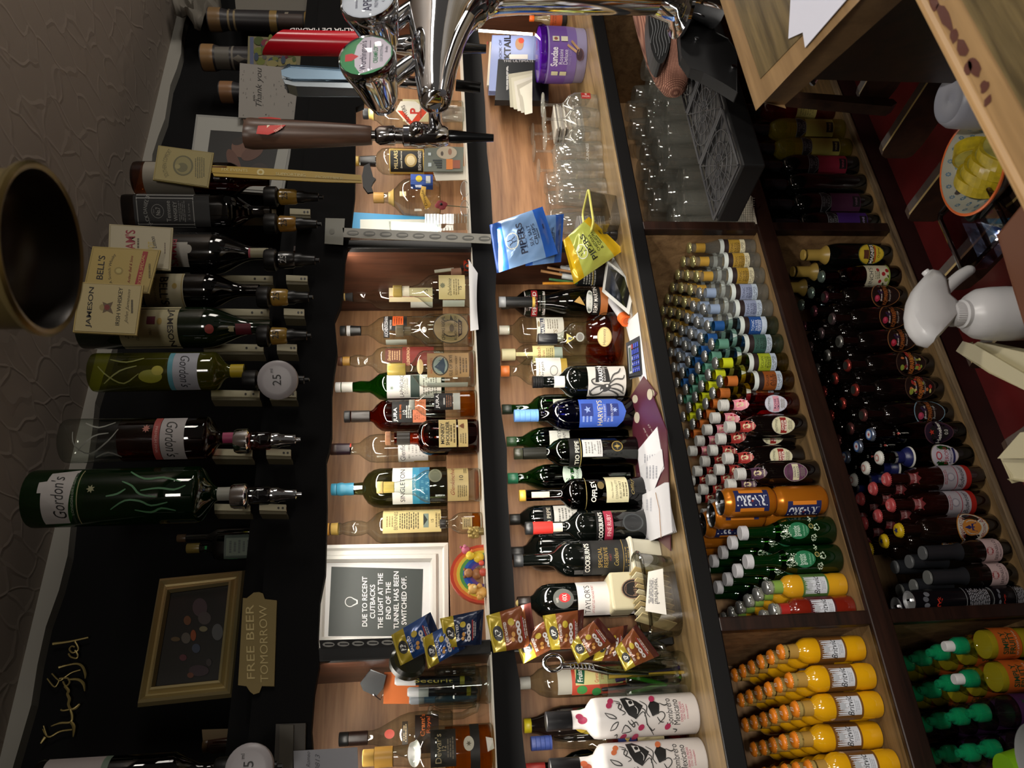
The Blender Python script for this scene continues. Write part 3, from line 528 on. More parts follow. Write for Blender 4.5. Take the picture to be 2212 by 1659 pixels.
# left bay of the upper shelf
B('whisky bottle with dark seal capsule leaning left, behind the dark square label bottle', 1590, 733, 975, 104, 1.86, ST, CLEAR, prof=[(975, 46), (971, 52), (900, 52), (880, 50), (862, 44), (840, 32), (820, 21), (805, 16), (793, 15)], cap=(753, 733, 16, '202020'), foil=[(793, 754, '2a1c18')],
  items=[e_(777, 1592, 15, 15, 'c8c0a4'), e_(841, 1585, 11, 10, 'b84a3c'), r_(895, 945, 1548, 1630, '2c221c'), t_("Grant's", 911, 1570, 10, 'c87038', w=48, bo=.02), t_('Royal', 924, 1570, 10, 'c86030', w=36, bo=.02), r_(868, 880, 1560, 1610, '3a3024'), l_(1585, 871, 877, 40, 2, 'c8b080')])
B('large whisky bottle with gold neck and dark square label at the left edge', 1629, 784, 1061, 122, YF-.02, MS, CLEAR, prof=[(1061, 56), (1057, 61), (940, 61), (920, 58), (905, 46), (895, 30), (880, 25), (850, 22), (845, 22)], cap=(808, 784, 19, 'c8a050'), foil=[(847, 809, 'b88c40')], liq=(958, GOLDL),
  items=[e_(893, 1625, 14, 30, 'd8d8d4'), r_(927, 980, 1578, 1658, '26221c'), t_("Dewar's", 943, 1619, 13, 'b8a880', w=62), t_('12', 955, 1619, 9, 'b8a880'), l_(1619, 962, 975, 50, 3, '7a705a'), r_(1010, 1030, 1570, 1690, '1e1c18'), e_(1007, 1612, 11, 16, 'd0ccb8'), s_(1007, 1612, 6, '6a6450', 6), p_([(1043, 1600), (1046, 1632), (1060, 1626), (1058, 1604)], 'dcd8d0')])
# ================================================================ lower row on the oak worktop
GROUP = 'bottles on the oak worktop'
Y1 = 1.693; Y2 = 1.762
B('dark port bottle with round red seal and white label, behind the cream napkin pack', 1297, 1117, 1372, 78, Y1-.01, WT, DARKG, prof=[(1372, 36), (1368, 39), (1175, 39), (1162, 36), (1152, 28), (1145, 17), (1140, 13)], cap=(1140, 1117, 14, '20140e'),
  items=[e_(1194, 1292, 18, 21, '5a5c58'), e_(1196, 1290, 10, 10, 'c02a2c'), t_('4XX', 1196, 1290, 8, 'f0e8e0', w=14), t_('1692', 1183, 1295, 4, 'd8d4c8'), r_(1219, 1330, 1259, 1330, 'e0dcd8'), t_("TAYLOR'S", 1236, 1296, 10, '2a2a2a', w=58), t_('LATE BOTTLED VINTAGE PORT', 1246, 1296, 4, 'a83438', w=58), e_(1121, 1297, 8, 8, 'b09a54')])
B('large dark bottle standing behind the two dark port bottles with no visible label', 1190, 1130, 1366, 84, Y2, WT, DARKG, prof=[(1366, 38), (1363, 42), (1165, 42), (1152, 38), (1142, 28), (1136, 18), (1130, 15)], cap=(1130, 1105, 14, '141414'))
B('dark port bottle with charcoal gold-lettered label, beside the clear card tub', 1206, 1109, 1391, 81, Y1-.03, WT, DARKG, prof=[(1391, 37), (1387, 40.5), (1222, 40.5), (1208, 38), (1195, 30), (1186, 18), (1175, 14), (1127, 13)], cap=(1127, 1109, 14, '303234'),
  items=[r_(1240, 1256, 1170, 1242, '101010'), t_('COCKBURN\'S', 1247, 1206, 10, 'e4e0d4', w=60, bo=.02), r_(1256, 1318, 1170, 1242, '242423'), t_('SPECIAL', 1272, 1206, 8, 'a88c48', w=42), t_('RESERVE', 1283, 1206, 8, 'a88c48', w=42), t_('PORT', 1292, 1206, 4, '8a3030'), t_('Cockburn', 1303, 1206, 9, 'b09a58', w=36, sh=.4), r_(1317, 1318.5, 1170, 1242, 'a88c48'), r_(1318, 1330, 1170, 1242, '242423'), l_(1206, 1321, 1328, 50, 2, '8a7440'), e_(1355, 1200, 15, 22, '2a2c2e')], foil=None)
B('black port bottle with bright red neck capsule and pink band label', 1137, 1134, 1391, 70, Y1-.03, WT, DARKG, prof=[(1391, 32), (1387, 35), (1250, 35), (1240, 33), (1230, 25), (1222, 16), (1212, 12), (1150, 13)], cap=(1149, 1134, 14, '26282a'), foil=[(1189, 1149, 'c8302a')],
  items=[r_(1188, 1208, 1128, 1146, 'cfc8b4'), r_(1272, 1286, 1104, 1166, '0c0c0c'), t_("COCKBURN'S", 1281, 1136, 9, 'e8e4dc', w=54, bo=.02), r_(1289, 1306, 1106, 1166, 'a02c44'), t_('FINE RUBY', 1298, 1136, 8, 'f0c8c8', w=46), e_(1346, 1132, 21, 19, '3a3e40'), e_(1346, 1132, 18, 16, '181a1c')])
B('dark sherry bottle with white label half hidden behind the red-necked port bottle', 1118, 1103, 1372, 58, Y2, WT, DARKG, prof=[(1372, 26), (1369, 29), (1152, 29), (1140, 26), (1130, 19), (1122, 12)], cap=(1122, 1100, 12, '1a1a18'), items=[r_(1168, 1186, 1092, 1146, '101010'), t_('TIO PEPE', 1179, 1118, 8, 'e8e0c8', w=46), r_(1190, 1238, 1092, 1132, 'd4d2cc'), l_(1112, 1200, 1230, 30, 5, '70706a')])
B('dark port bottle with yellow cap and cream label below arched white name', 1067, 1121, 1391, 68, Y1-.02, WT, glass('2a2410', '0a0804'), prof=[(1391, 31), (1387, 34), (1245, 34), (1232, 33), (1222, 27), (1214, 17), (1208, 12), (1136, 12)], cap=(1134, 1121, 12.5, 'c8a03c'), liq=(1225, DARKB),
  items=[r_(1146, 1184, 1060, 1072, 'c8c0a0'), t_('OFFLEY', 1276, 1062, 11, 'f0ece0', w=46, bo=.02, cv=-60), e_(1290, 1050, 7, 8, '6a5a34'), r_(1301, 1348, 1032, 1087, 'd4cda6'), t_('CONVIVIALITY', 1323, 1060, 5, '3a3426', w=40), t_('Henry Forrester', 1314, 1060, 5, '5a5038', w=36, sh=.4), t_('RUBY PORT', 1331, 1060, 5, '4a4232', w=36), l_(1060, 1336, 1345, 36, 2, '7a7258'), t_('Offley', 1358, 1054, 9, '8a7a48', w=34, sh=.4), r_(1258, 1259.5, 1030, 1100, '8a7a48')])
B('green sherry bottle with oval cream label, back row left of the dark white-labelled bottle', 1030, 1098, 1368, 58, Y2, WT, GREEN, prof=[(1368, 26), (1365, 29), (1195, 29), (1175, 28), (1160, 24), (1146, 17), (1135, 12), (1115, 11)], cap=(1118, 1096, 12, '1e6a4a'), liq=(1175, DGREEN), items=[e_(1232, 1024, 21, 27, 'cfe0d0'), t_('Croft', 1230, 1024, 13, '1c3a2c', w=40), t_('ORIGINAL', 1243, 1024, 5, '1c3a2c', w=28)])
B('dark sherry bottle with black neck cap and white rectangular label, front row', 977, 1110, 1376, 63, Y1-.01, WT, glass('52702c', '0c1404'), prof=[(1376, 29), (1372, 31.5), (1222, 31.5), (1208, 30), (1196, 25), (1188, 17), (1180, 12), (1128, 12)], cap=(1128, 1110, 12.5, '2c2e20'), liq=(1222, DARKG), foil=[(1178, 1129, '16160f')],
  items=[r_(1224, 1247, 948, 1008, '0c0d0b'), t_('TIO PEPE', 1240, 978, 9, 'e8e4d0', w=50, bo=.01), r_(1247.5, 1249, 948, 1008, 'a89858'), r_(1252, 1294, 951, 987, 'cfd0ce'), l_(968, 1258, 1274, 26, 3, '8a8a88'), t_('Jerez', 1278, 968, 6, '4a4a4a', sh=.4), l_(968, 1284, 1291, 28, 2, '8a8a88'), e_(1326, 966, 12, 11, '8a7434'), e_(1326, 966, 10, 9, '161612'), s_(1326, 966, 7, 'a08a44', 4), t_('@', 1152, 980, 12, 'a08a44')])
B('green sherry bottle with white label, back row between the blue and dark bottles', 951, 1096, 1368, 60, Y2, WT, GREEN, prof=[(1368, 27), (1365, 30), (1185, 30), (1165, 28), (1152, 24), (1140, 17), (1130, 11), (1112, 10)], cap=(1116, 1094, 11, '2a4a2a'), liq=(1172, DGREEN), items=[r_(1187, 1232, 930, 968, 'd4d6cc'), t_('HARVEYS', 1209, 948, 8, '2a2a2a', w=36), t_('CREAM', 1220, 948, 7, '3a3a3a', w=26)])
B('deep blue sherry bottle with light blue screw cap and blue label, front row', 896, 1110, 1366, 72, Y1-.01, WT, BLUEG, prof=[(1366, 33), (1362, 36), (1245, 36), (1225, 35), (1205, 31), (1190, 22), (1182, 14), (1164, 12), (1160, 12)], cap=(1162, 1110, 13.5, '6a9ade', 'ridge'), liq=(1200, M('080c22', .1)),
  items=[r_(1246, 1328, 864, 923, '3c5fc0'), p_([(1328, 923), (1328, 864), (1340, 872), (1346, 890), (1340, 910)], '3c5fc0'), r_(1250, 1275, 873, 900, '22347e'), t_('HARVEYS', 1290, 893, 11, 'e4d8b0', w=52), t_('SOLERA SHERRY', 1300, 893, 4.5, 'c8d0e8', w=36), r_(1304, 1330, 874, 900, '22347e'), t_('The', 1307, 908, 4, 'd8e0f0', sh=.3), t_('BRISTOL CREAM', 1315, 893, 4.5, 'd8e0f0', w=36), s_(1322, 887, 6, '9ab0e0', 6), s_(1263, 886, 8, '8aa0d8', 5), l_(905, 1252, 1272, 14, 3, '90a8e0')])
B('green bottle with dark neck in the back row between the blue and octopus label bottles', 882, 1086, 1368, 62, Y2, WT, GREEN, prof=[(1368, 28), (1365, 31), (1185, 31), (1170, 28), (1160, 22), (1152, 14), (1145, 10.5), (1104, 10)], cap=(1106, 1084, 11, '1c2a1e'), liq=(1172, DGREEN), items=[r_(1200, 1240, 862, 902, 'c8ccc0')])
B('black rum bottle with octopus drawing label and neck rings', 824, 1150, 1357, 70, Y1-.03, WT, DARKG, prof=[(1357, 32), (1353, 35), (1245, 35), (1232, 34), (1222, 29), (1214, 20), (1206, 13), (1170, 12)], cap=(1172, 1150, 13, '141414', 'ridge'),
  items=[r_(1263, 1344, 793, 856, 'd4d2cc'), p_([(1281, 792), (1278, 826), (1310, 826), (1306, 792)], '181818'), t_('KRAKEN', 1290, 809, 9, 'f0f0f0', w=34, bo=.02), t_('BLACK SPICED', 1298, 809, 4, 'e0e0e0', w=28), e_(1300, 838, 12, 8, '4a4a48', .3), e_(1293, 843, 2.4, 2.4, 'e0e0dc'), e_(1303, 834, 2.4, 2.4, 'e0e0dc')] + [k_(q, 3.2, '4a4a48') for q in ([(1300, 838), (1288, 850), (1270, 852), (1266, 842)], [(1296, 834), (1280, 836), (1268, 846), (1276, 854)], [(1306, 836), (1322, 830), (1336, 836), (1338, 846)], [(1304, 842), (1318, 846), (1330, 854), (1322, 856)], [(1306, 832), (1320, 820), (1336, 820), (1340, 812)], [(1308, 830), (1316, 812), (1328, 806), (1334, 798)], [(1294, 832), (1276, 830), (1270, 822), (1278, 818)], [(1310, 838), (1326, 842), (1340, 850)])] + [r_(1195, 1216, 812, 836, 'c8c4bc')])
B('clear spiced rum bottle with white label and orange cap, behind the octopus label bottle', 800, 1083, 1368, 64, Y2, WT, CLEAR, prof=[(1368, 29), (1365, 32), (1160, 32), (1148, 29), (1138, 22), (1128, 14), (1120, 11), (1104, 11)], cap=(1102, 1081, 12, 'e07a38'), items=[r_(1164, 1225, 773, 826, 'dcdad2'), t_("Captain", 1172, 800, 7, '8a7040', w=34), t_("Morgan", 1180, 803, 9, '3a3a38', w=42), e_(1207, 800, 10, 11, '8a8a84'), e_(1207, 800, 8, 9, 'd8d6cc'), r_(1225, 1240, 775, 824, 'a88a30')], liq=(1330, GOLDL))
B('clear brandy bottle with cream wax seal and yellow gothic label', 765, 1083, 1366, 46, Y2, WT, CLEAR, prof=[(1366, 20), (1363, 23), (1150, 23), (1138, 22), (1128, 17), (1121, 11), (1116, 10)], cap=(1117, 1083, 13, 'd6cfa4'), items=[r_(1118, 1158, 760, 768, 'cdc38e'), r_(1158, 1212, 747, 783, 'cbc084'), t_('Asbach', 1173, 765, 9, '8a2c1c', w=32), t_('Uralt', 1185, 765, 6, '8a3a28', w=18), l_(765, 1192, 1208, 28, 4, '7a7044'), r_(1212, 1232, 750, 780, '9aa89a')], liq=(1300, AMBERL))
B('fluted clear cognac bottle with black screw cap and gold oval label, wide at the bottom', 732, 1162, 1345, 116, Y1-.03, WT, CLEAR, prof=[(1345, 44), (1342, 52), (1325, 58), (1305, 57), (1280, 42), (1262, 36), (1245, 37), (1232, 34), (1222, 24), (1214, 15), (1207, 13), (1203, 12)], cap=(1203, 1162, 12.5, '16161a'), flat=.55,
  items=[e_(1301, 728, 15, 21, 'b49a5c'), e_(1301, 728, 13, 19, 'cdb67c'), t_('Hennessy', 1301, 728, 8, '2c2412', w=34), e_(1250, 728, 9, 10, '9a9c94'), e_(1250, 728, 6.5, 7.5, '74706a'), p_([(1222, 742), (1222, 720), (1238, 731)], 'a89848'), p_([(1225, 738), (1225, 724), (1234, 731)], '3a3a34')], liq=(1318, AMBERL))
B('clear brandy bottle with cream label and dark blue name band, behind the fluted bottle', 712, 1078, 1366, 58, Y2, WT, CLEAR, prof=[(1366, 26), (1363, 29), (1138, 29), (1130, 27), (1121, 18), (1113, 11), (1100, 10)], cap=(1104, 1078, 10, 'dcd8c8'), items=[r_(1171, 1240, 686, 737, 'd2cfc2'), r_(1180, 1191, 688, 725, '1c2440'), t_('MARTELL', 1186, 706, 8, 'f0ece0', w=34, bo=.02), l_(700, 1198, 1225, 24, 5, '8a8474'), t_('VS', 1218, 718, 10, '8a7a58', sh=.2), e_(1176, 700, 3, 6, '8a7a58')], liq=(1310, AMBERL))
B('bell-shaped dark clear brandy bottle with black label, in front of the red and white label', 652, 1077, 1333, 64, Y1-.015, WT, glass('c8ccc8', '2c2c2c'), prof=[(1333, 28), (1330, 32), (1270, 32), (1245, 30), (1215, 25), (1190, 18), (1170, 13), (1155, 11), (1150, 11)], cap=(1092, 1077, 12, '8a8c8e'), foil=[(1150, 1093, '101010'), (1156, 1150, 'b09040')], liq=(1293, AMBERL),
  items=[e_(1273, 652, 9, 24, 'd0d2cc'), r_(1278, 1296, 622, 680, '101010'), t_('REMY MARTIN', 1285, 648, 9, 'ece8e0', w=54, bo=.01), p_([(1250, 640), (1238, 652), (1262, 660), (1256, 650)], 'a88440'), r_(1296, 1312, 622, 680, 'b06a38')])
B('clear aniseed bottle with red and white label, behind the bell-shaped brandy bottle', 655, 1085, 1362, 60, Y2, WT, glass('506050', '0c140e'), prof=[(1362, 27), (1360, 30), (1155, 30), (1140, 26), (1128, 18), (1118, 11), (1100, 11)], cap=(1102, 1083, 12, '26302a'), items=[r_(1141, 1194, 630, 680, 'd8d2cc'), r_(1158, 1174, 628, 682, 'b02a30'), t_('PERNOD', 1166, 655, 10, 'f0ece4', w=48, bo=.02), l_(655, 1145, 1154, 36, 2, '8a7a74'), l_(655, 1178, 1190, 40, 2, '8a7a74')])
B('clear syrup bottle with bright fruit label, behind the pen mug', 1469, 1122, 1372, 72, Y2-.005, WT, CLEAR, prof=[(1372, 33), (1369, 36), (1185, 36), (1168, 34), (1155, 28), (1146, 18), (1140, 14)], cap=(1140, 1122, 14, 'b8b8b0'), items=[r_(1184, 1208, 1440, 1498, 'b8b4a8'), r_(1208, 1300, 1440, 1500, 'c8503c'), e_(1225, 1490, 9, 9, '4a9a50'), e_(1250, 1495, 8, 8, '3a8a48'), r_(1214, 1295, 1444, 1480, 'd8d090'), p_([(1213, 1475), (1218, 1442), (1232, 1446), (1228, 1478)], '145a3a'), t_('Fruiss', 1222, 1460, 9, 'f0f0e8', w=26, bo=.02), t_('Grenadine', 1250, 1460, 7, 'c02c28', w=32), t_('SYRUP', 1260, 1460, 5, 'a04838'), l_(1460, 1270, 1290, 24, 4, 'a08a50')])
def sombrero(label, yc, xt, xb, w_, Y, hx):
    def d(a, b): return (a*(xb-xt)/327+xt, b*(w_/94)+yc)
    def q(pts, c): return p_([d(*p) for p in pts], c)
    T_ = lambda pts: [d(x/3.95-78, y/3.95-310) for x, y in pts]; PK = 'a82c54' if hx == 0 else 'c86a3c'
    it = [t_('Sombrero', d(260, 0)[0], yc-6, 14, '181818', w=w_*.60), t_('Mexicano', d(275, 0)[0], yc-4, 14, '181818', w=w_*.58), t_('CREMA DE FRESAS', d(286, 0)[0], yc-4, 5, 'b03a5c', w=w_*.46), t_('CON TEQUILA', d(292, 0)[0], yc-4, 5, 'b03a5c', w=w_*.36), t_('STRAWBERRY', d(299, 0)[0], yc-4, 3.5, 'b03a5c', w=w_*.34),
      p_(T_([(940, 1070), (1000, 1062), (1075, 1100), (1120, 1140), (1045, 1250), (985, 1210), (955, 1150)]), '141414'), p_(T_([(985, 1082), (1040, 1092), (1048, 1130), (1002, 1142)]), 'd0cecc'), e_(*d(1020/3.95-78, 1107/3.95-310), 4.5, 4, '101010'), k_(T_([(1050, 1140), (1068, 1170), (1060, 1205)]), 1.6, 'd0cecc'),
      p_(T_([(1160, 1150), (1200, 1095), (1262, 1130), (1245, 1215), (1185, 1232)]), '141414')]
    for q in ([(1100, 1100), (1150, 1140), (1140, 1200), (1165, 1240)], [(1085, 1150), (1130, 1180), (1120, 1230)], [(1190, 1232), (1260, 1200), (1290, 1215), (1285, 1250), (1230, 1300)], [(1225, 1240), (1250, 1280), (1280, 1285)], [(1045, 1245), (1110, 1190), (1130, 1240), (1140, 1300), (1200, 1385)], [(1000, 1250), (1030, 1290), (1020, 1310), (975, 1260)], [(880, 1090), (930, 1108), (905, 1150), (960, 1190), (930, 1210)], [(895, 1110), (940, 1130), (915, 1170)], [(785, 1185), (820, 1225), (880, 1235), (850, 1205), (785, 1185)], [(825, 1335), (850, 1285), (895, 1265), (870, 1320), (825, 1335)], [(920, 1350), (950, 1290), (1000, 1340), (925, 1355)], [(1130, 1290), (1180, 1345), (1200, 1330)], [(865, 1380), (885, 1370), (890, 1400)], [(1260, 1130), (1300, 1150), (1330, 1140)], [(975, 1255), (1000, 1290), (1040, 1270), (1060, 1300)], [(1360, 1350), (1395, 1360), (1380, 1380)]): it.append(k_(T_(q), 2.2, '303030'))
    for x, y in ((850, 1095), (830, 1128), (1085, 1315), (1310, 1320), (1040, 1385), (945, 1392), (1205, 1095)): it.append(e_(*d(x/3.95-78, y/3.95-310), 7, 5.5, PK, .5))
    it += [e_(d(76, 0)[0], yc+2, 10, 8, 'a02c50' if hx == 0 else 'b8502c'), e_(d(70, 0)[0], yc-6, 8, 6, 'a02c50' if hx == 0 else 'c8643c')]
    B(label, yc, xt, xb, w_, Y, WT, M('dedad8', .35), prof=[(xb, w_*.46), (xb-4, w_*.5), (xb-215, w_*.49), (xb-225, w_*.47), (xb-232, w_*.38), (xb-240, w_*.26), (xb-252, w_*.225), (xb-272, w_*.22)], cap=(xb-272, xt, w_*.235, '141416'), items=it)
sombrero('white ceramic cream liqueur bottle with sketch artwork and purple fruit on its neck', 1549, 1178, 1505, 92, 1.575, 0)
sombrero('white ceramic cream liqueur bottle with sketch artwork, cut off at left edge, orange fruit', 1650, 1186, 1523, 98, 1.575, 1)
B('dark bottle with yellow ring cap, behind the white ceramic bottles', 1560, 1131, 1400, 80, Y2, WT, M('181210', .1, 0, 0, .5), prof=[(1400, 36), (1396, 40), (1200, 40), (1185, 36), (1170, 28), (1156, 20), (1144, 17)], cap=(1144, 1131, 16, 'd8c820'), items=[e_(1250, 1560, 35, 26, 'c8a838'), e_(1250, 1560, 22, 16, '3a2410')])
B('clear aperitif bottle with blue screw cap and blue name label, between the white ceramic bottles', 1597, 1146, 1450, 74, 1.66, WT, CLEAR, prof=[(1450, 34), (1446, 37), (1290, 37), (1275, 33), (1262, 24), (1250, 17), (1190, 14)], cap=(1186, 1146, 16, '26366c', 'ridge'), items=[r_(1310, 1346, 1580, 1625, '1c2c6a'), t_('Aperol', 1328, 1600, 16, 'd8b848', w=44, bo=.02), r_(1348, 1400, 1580, 1620, 'c8bc90')], liq=(1300, glass('d85a28', 'a02808', base=0)))
B('dark bottle with red capsule behind the left ceramic bottle, at the photo edge', 1652, 1150, 1410, 70, Y2, WT, DGREEN, prof=[(1410, 32), (1406, 35), (1240, 35), (1222, 30), (1205, 18), (1190, 13), (1170, 12)], cap=(1172, 1138, 13, 'a8302c'))
# ================================================================ the open bays under the worktop: bottles in rows
def rr(a0, a1, b0, b1, c): return ('R', a0, a1, b0, b1, c)
def tt(s, a, b, h, c, **o): return ('T', s, a, b, h, c, o)
def ee(a, b, ra, rb, c, an=0): return ('E', a, b, ra, rb, c, an)
def ll(a, b0, b1, wd, n, c): return ('L', a, b0, b1, wd, n, c)
def ss(a, b, r, c, n=5, inn=.42): return ('S', a, b, r, c, n, inn)
SILV = 'a8aaa8'; rj = random.Random(11)
def proto(label, X, Y, Z, prof, gm, name='bottle', cat='bottle', group=None, turn=0, **kw):
    root = T(name, label, cat, (X, Y, Z), group, world=False); root.rotation_euler = (0, 0, -math.atan2(X, Y)*.85+turn)
    make_bottle(name, .001, 0, [(-z, r) for z, r in prof], 0, gm, root=root, **kw); return root
ORD = ['front', 'second', 'third', 'fourth', 'fifth', 'sixth', 'seventh', 'eighth', 'ninth', 'tenth']
def column(root, desc, where, X, Y, Z, rows, pitch, jit=.0008, dx=0, start=0):
    """rows of copies going back from the front bottle, each labelled by its place"""
    root['label'] = '%s, %s of %s' % (desc, ORD[0], where)
    for k in range(1, rows):
        dup(root, (X+rj.uniform(-jit, jit)+dx*k, Y+pitch*k+rj.uniform(-jit, jit)*.5, Z), '%s, %s %s' % (desc, ORD[k]+' from front in', where), root.rotation_euler.z+rj.uniform(-.35, .35))
def std(H, r, rn, zs, zn, kind='round', foot=0):
    p = [(z, hw) for z, hw in [(0, r*.84), (r*.06, r*.95), (r*.16, r), (zs, r)]]
    for i in range(1, 9):
        t = i/8
        if kind == 'round': q = (zs+(zn-zs)*math.sin(t*math.pi/2), rn+(r-rn)*math.cos(t*math.pi/2)**1.1)
        else: q = (zs+(zn-zs)*t, rn+(r-rn)*(1+math.cos(t*math.pi))/2)
        p.append(q)
    return p+[(H, rn)]
# --- mixers
GR = 'small mixer bottles in the middle bay'
def tonic(desc, where, X, Y, rows, capc, neckc, labc, txt, liq=None, tc='3a2a10', wait=None, g=None):
    H = 176; P = std(H-3, 23.7, 11.5, 78, 140, 'slope')
    it = [rr(-24, 24, 86, 96, 'c4ccc8'), rr(-22, 20, 74, 86, '281c1c'), rr(-22, 20, 44, 74, labc), tt(txt[0], -1, 66, 6.5, tc, w=26), tt(txt[1], -1, 57, 6.5, tc, w=26), ll(-1, 46, 53, 30, 3, tc), rr(-22, 20, 31, 44, 'cfc8a8' if labc == 'a08030' else 'b4c2d2'), ll(-1, 33, 42, 30, 4, tc)]
    root = proto('', X, Y, SH1, P, liq or CLEARW, group=GR, liq=None, cap=(-170, -176, 13.2, capc, 'crown'), foil=[(-132, -156, neckc)], items=it+[tt('Y', 0, 144, 9, '2a2620'), ee(0, 150, 4, 3, '4a463c')])
    column(root, desc, where, X, Y, SH1, rows, .0555); return root
OT = 'the mixer column beside the right-hand post'
tonic('gold-labelled tonic bottle', 'mixer column beside the right-hand post', 1.2515, 1.505, 6, 'b8b078', 'b08a38', 'a08030', ('TONIC', 'WATER'))
tonic('gold-labelled tonic bottle', 'second mixer column from the right-hand post', 1.204, 1.501, 6, 'b8b078', 'b08a38', 'a08030', ('TONIC', 'WATER'))
tonic('gold-labelled tonic bottle', 'third mixer column from the right-hand post', 1.156, 1.500, 6, 'b8b078', 'b08a38', 'a08030', ('TONIC', 'WATER'))
tonic('pale blue labelled tonic bottle', 'first pale blue mixer column', 1.108, 1.505, 6, SILV, '8a9cb8', '8a94b0', ('TONIC', 'WATER'), tc='1c2440')
tonic('pale blue labelled tonic bottle', 'second pale blue mixer column', 1.059, 1.505, 6, SILV, '8a9cb8', '8a94b0', ('TONIC', 'WATER'), tc='1c2440')
tonic('strong blue labelled tonic bottle', 'strong blue mixer column', 1.008, 1.503, 6, SILV, '22508c', '204a8c', ('TONIC', 'WATER'), tc='c8d4e8', liq=glass('dcece8', '86a09a', base=.09))
tonic('teal labelled mixer bottle', 'teal mixer column', .956, 1.503, 6, SILV, '5a8a78', '35584e', ('TONIC', 'WATER'), tc='101c18', liq=glass('d8ece8', '7c9a98', base=.09))
tonic('pale yellow lemonade bottle', 'lemonade column beside the teal mixers', .904, 1.505, 6, SILV, 'b8c020', '9aa828', ('SICILIAN', 'LEMONADE'), tc='1c2410', liq=glass('e0dca0', 'a8a458', base=.06))
tonic('golden ginger ale bottle', 'ginger ale column beside the rose lemonade', .853, 1.502, 6, SILV, 'b0642c', '8a4a1c', ('GINGER', 'ALE'), tc='2a1408', liq=glass('d8c458', '9a8420', base=.06))
# --- botanical drinks with screw caps
GR = 'botanical drink bottles in the middle bay'
def fent(desc, where, X, Y, rows, gm, nl, band, l1, l2, body, dx=0):
    P = std(178, 27.8, 10.5, 100, 138, 'round')
    it = [ee(0, 58, 20, 27, '9a948c' if nl != 'd88a98' else '9a94a8'), ee(0, 58, 19, 26, body), rr(-17, 17, 50, 64, band), tt('FENTIMANS', 0, 75, 5.5, '3a342c', w=27, cv=30), tt(l1, 0, 60, 5.2, 'f0ece0' if nl == '9a2c28' else '2a2048', w=22, bo=.01), tt(l2, 0, 53, 5.2, 'f0ece0' if nl == '9a2c28' else '2a2048', w=24, bo=.01), ll(0, 38, 47, 22, 4, '7a7468')]
    nk = [('P', [(-11, 150), (11, 150), (13, 134), (8, 124), (0, 120), (-8, 124), (-13, 134)][::-1], M(nl)), ee(0, 138, 6, 7, 'cdbf98'), ss(1, 139, 5, 'e8dcc0', 6), tt('FENTIMANS', 0, 126, 3, 'e8dcc0', w=15)]
    root = proto('', X, Y, SH1, P, gm, group=GR, cap=(-162, -181, 13.5, 'c4c4c0', 'ridge'), items=it+nk)
    column(root, desc, where, X, Y, SH1, rows, .0625, dx=dx)
fent('pink lemonade bottle', 'pink lemonade column', .795, 1.512, 5, glass('d87a80', '8a3a40', base=.07), 'd88a98', 'd898a8', 'ROSE', 'LEMONADE', 'c8c8d4')
fent('dark ginger beer bottle', 'ginger beer column beside the pink drinks', .736, 1.505, 6, DARKB, '9a2c28', '8a2420', 'GINGER', 'BEER', 'cdc9a8')
fent('dark ginger beer bottle', 'ginger beer column beside the purple labelled drinks', .680, 1.552, 5, DARKB, '9a2c28', '8a2420', 'GINGER', 'BEER', 'cdc9a8')
fent('purple labelled dark bottle', 'purple labelled column by the orange cans', .622, 1.506, 5, DARKB, '4a2c44', 'cdc9a8', 'DANDELION', '& BURDOCK', '5a3450')
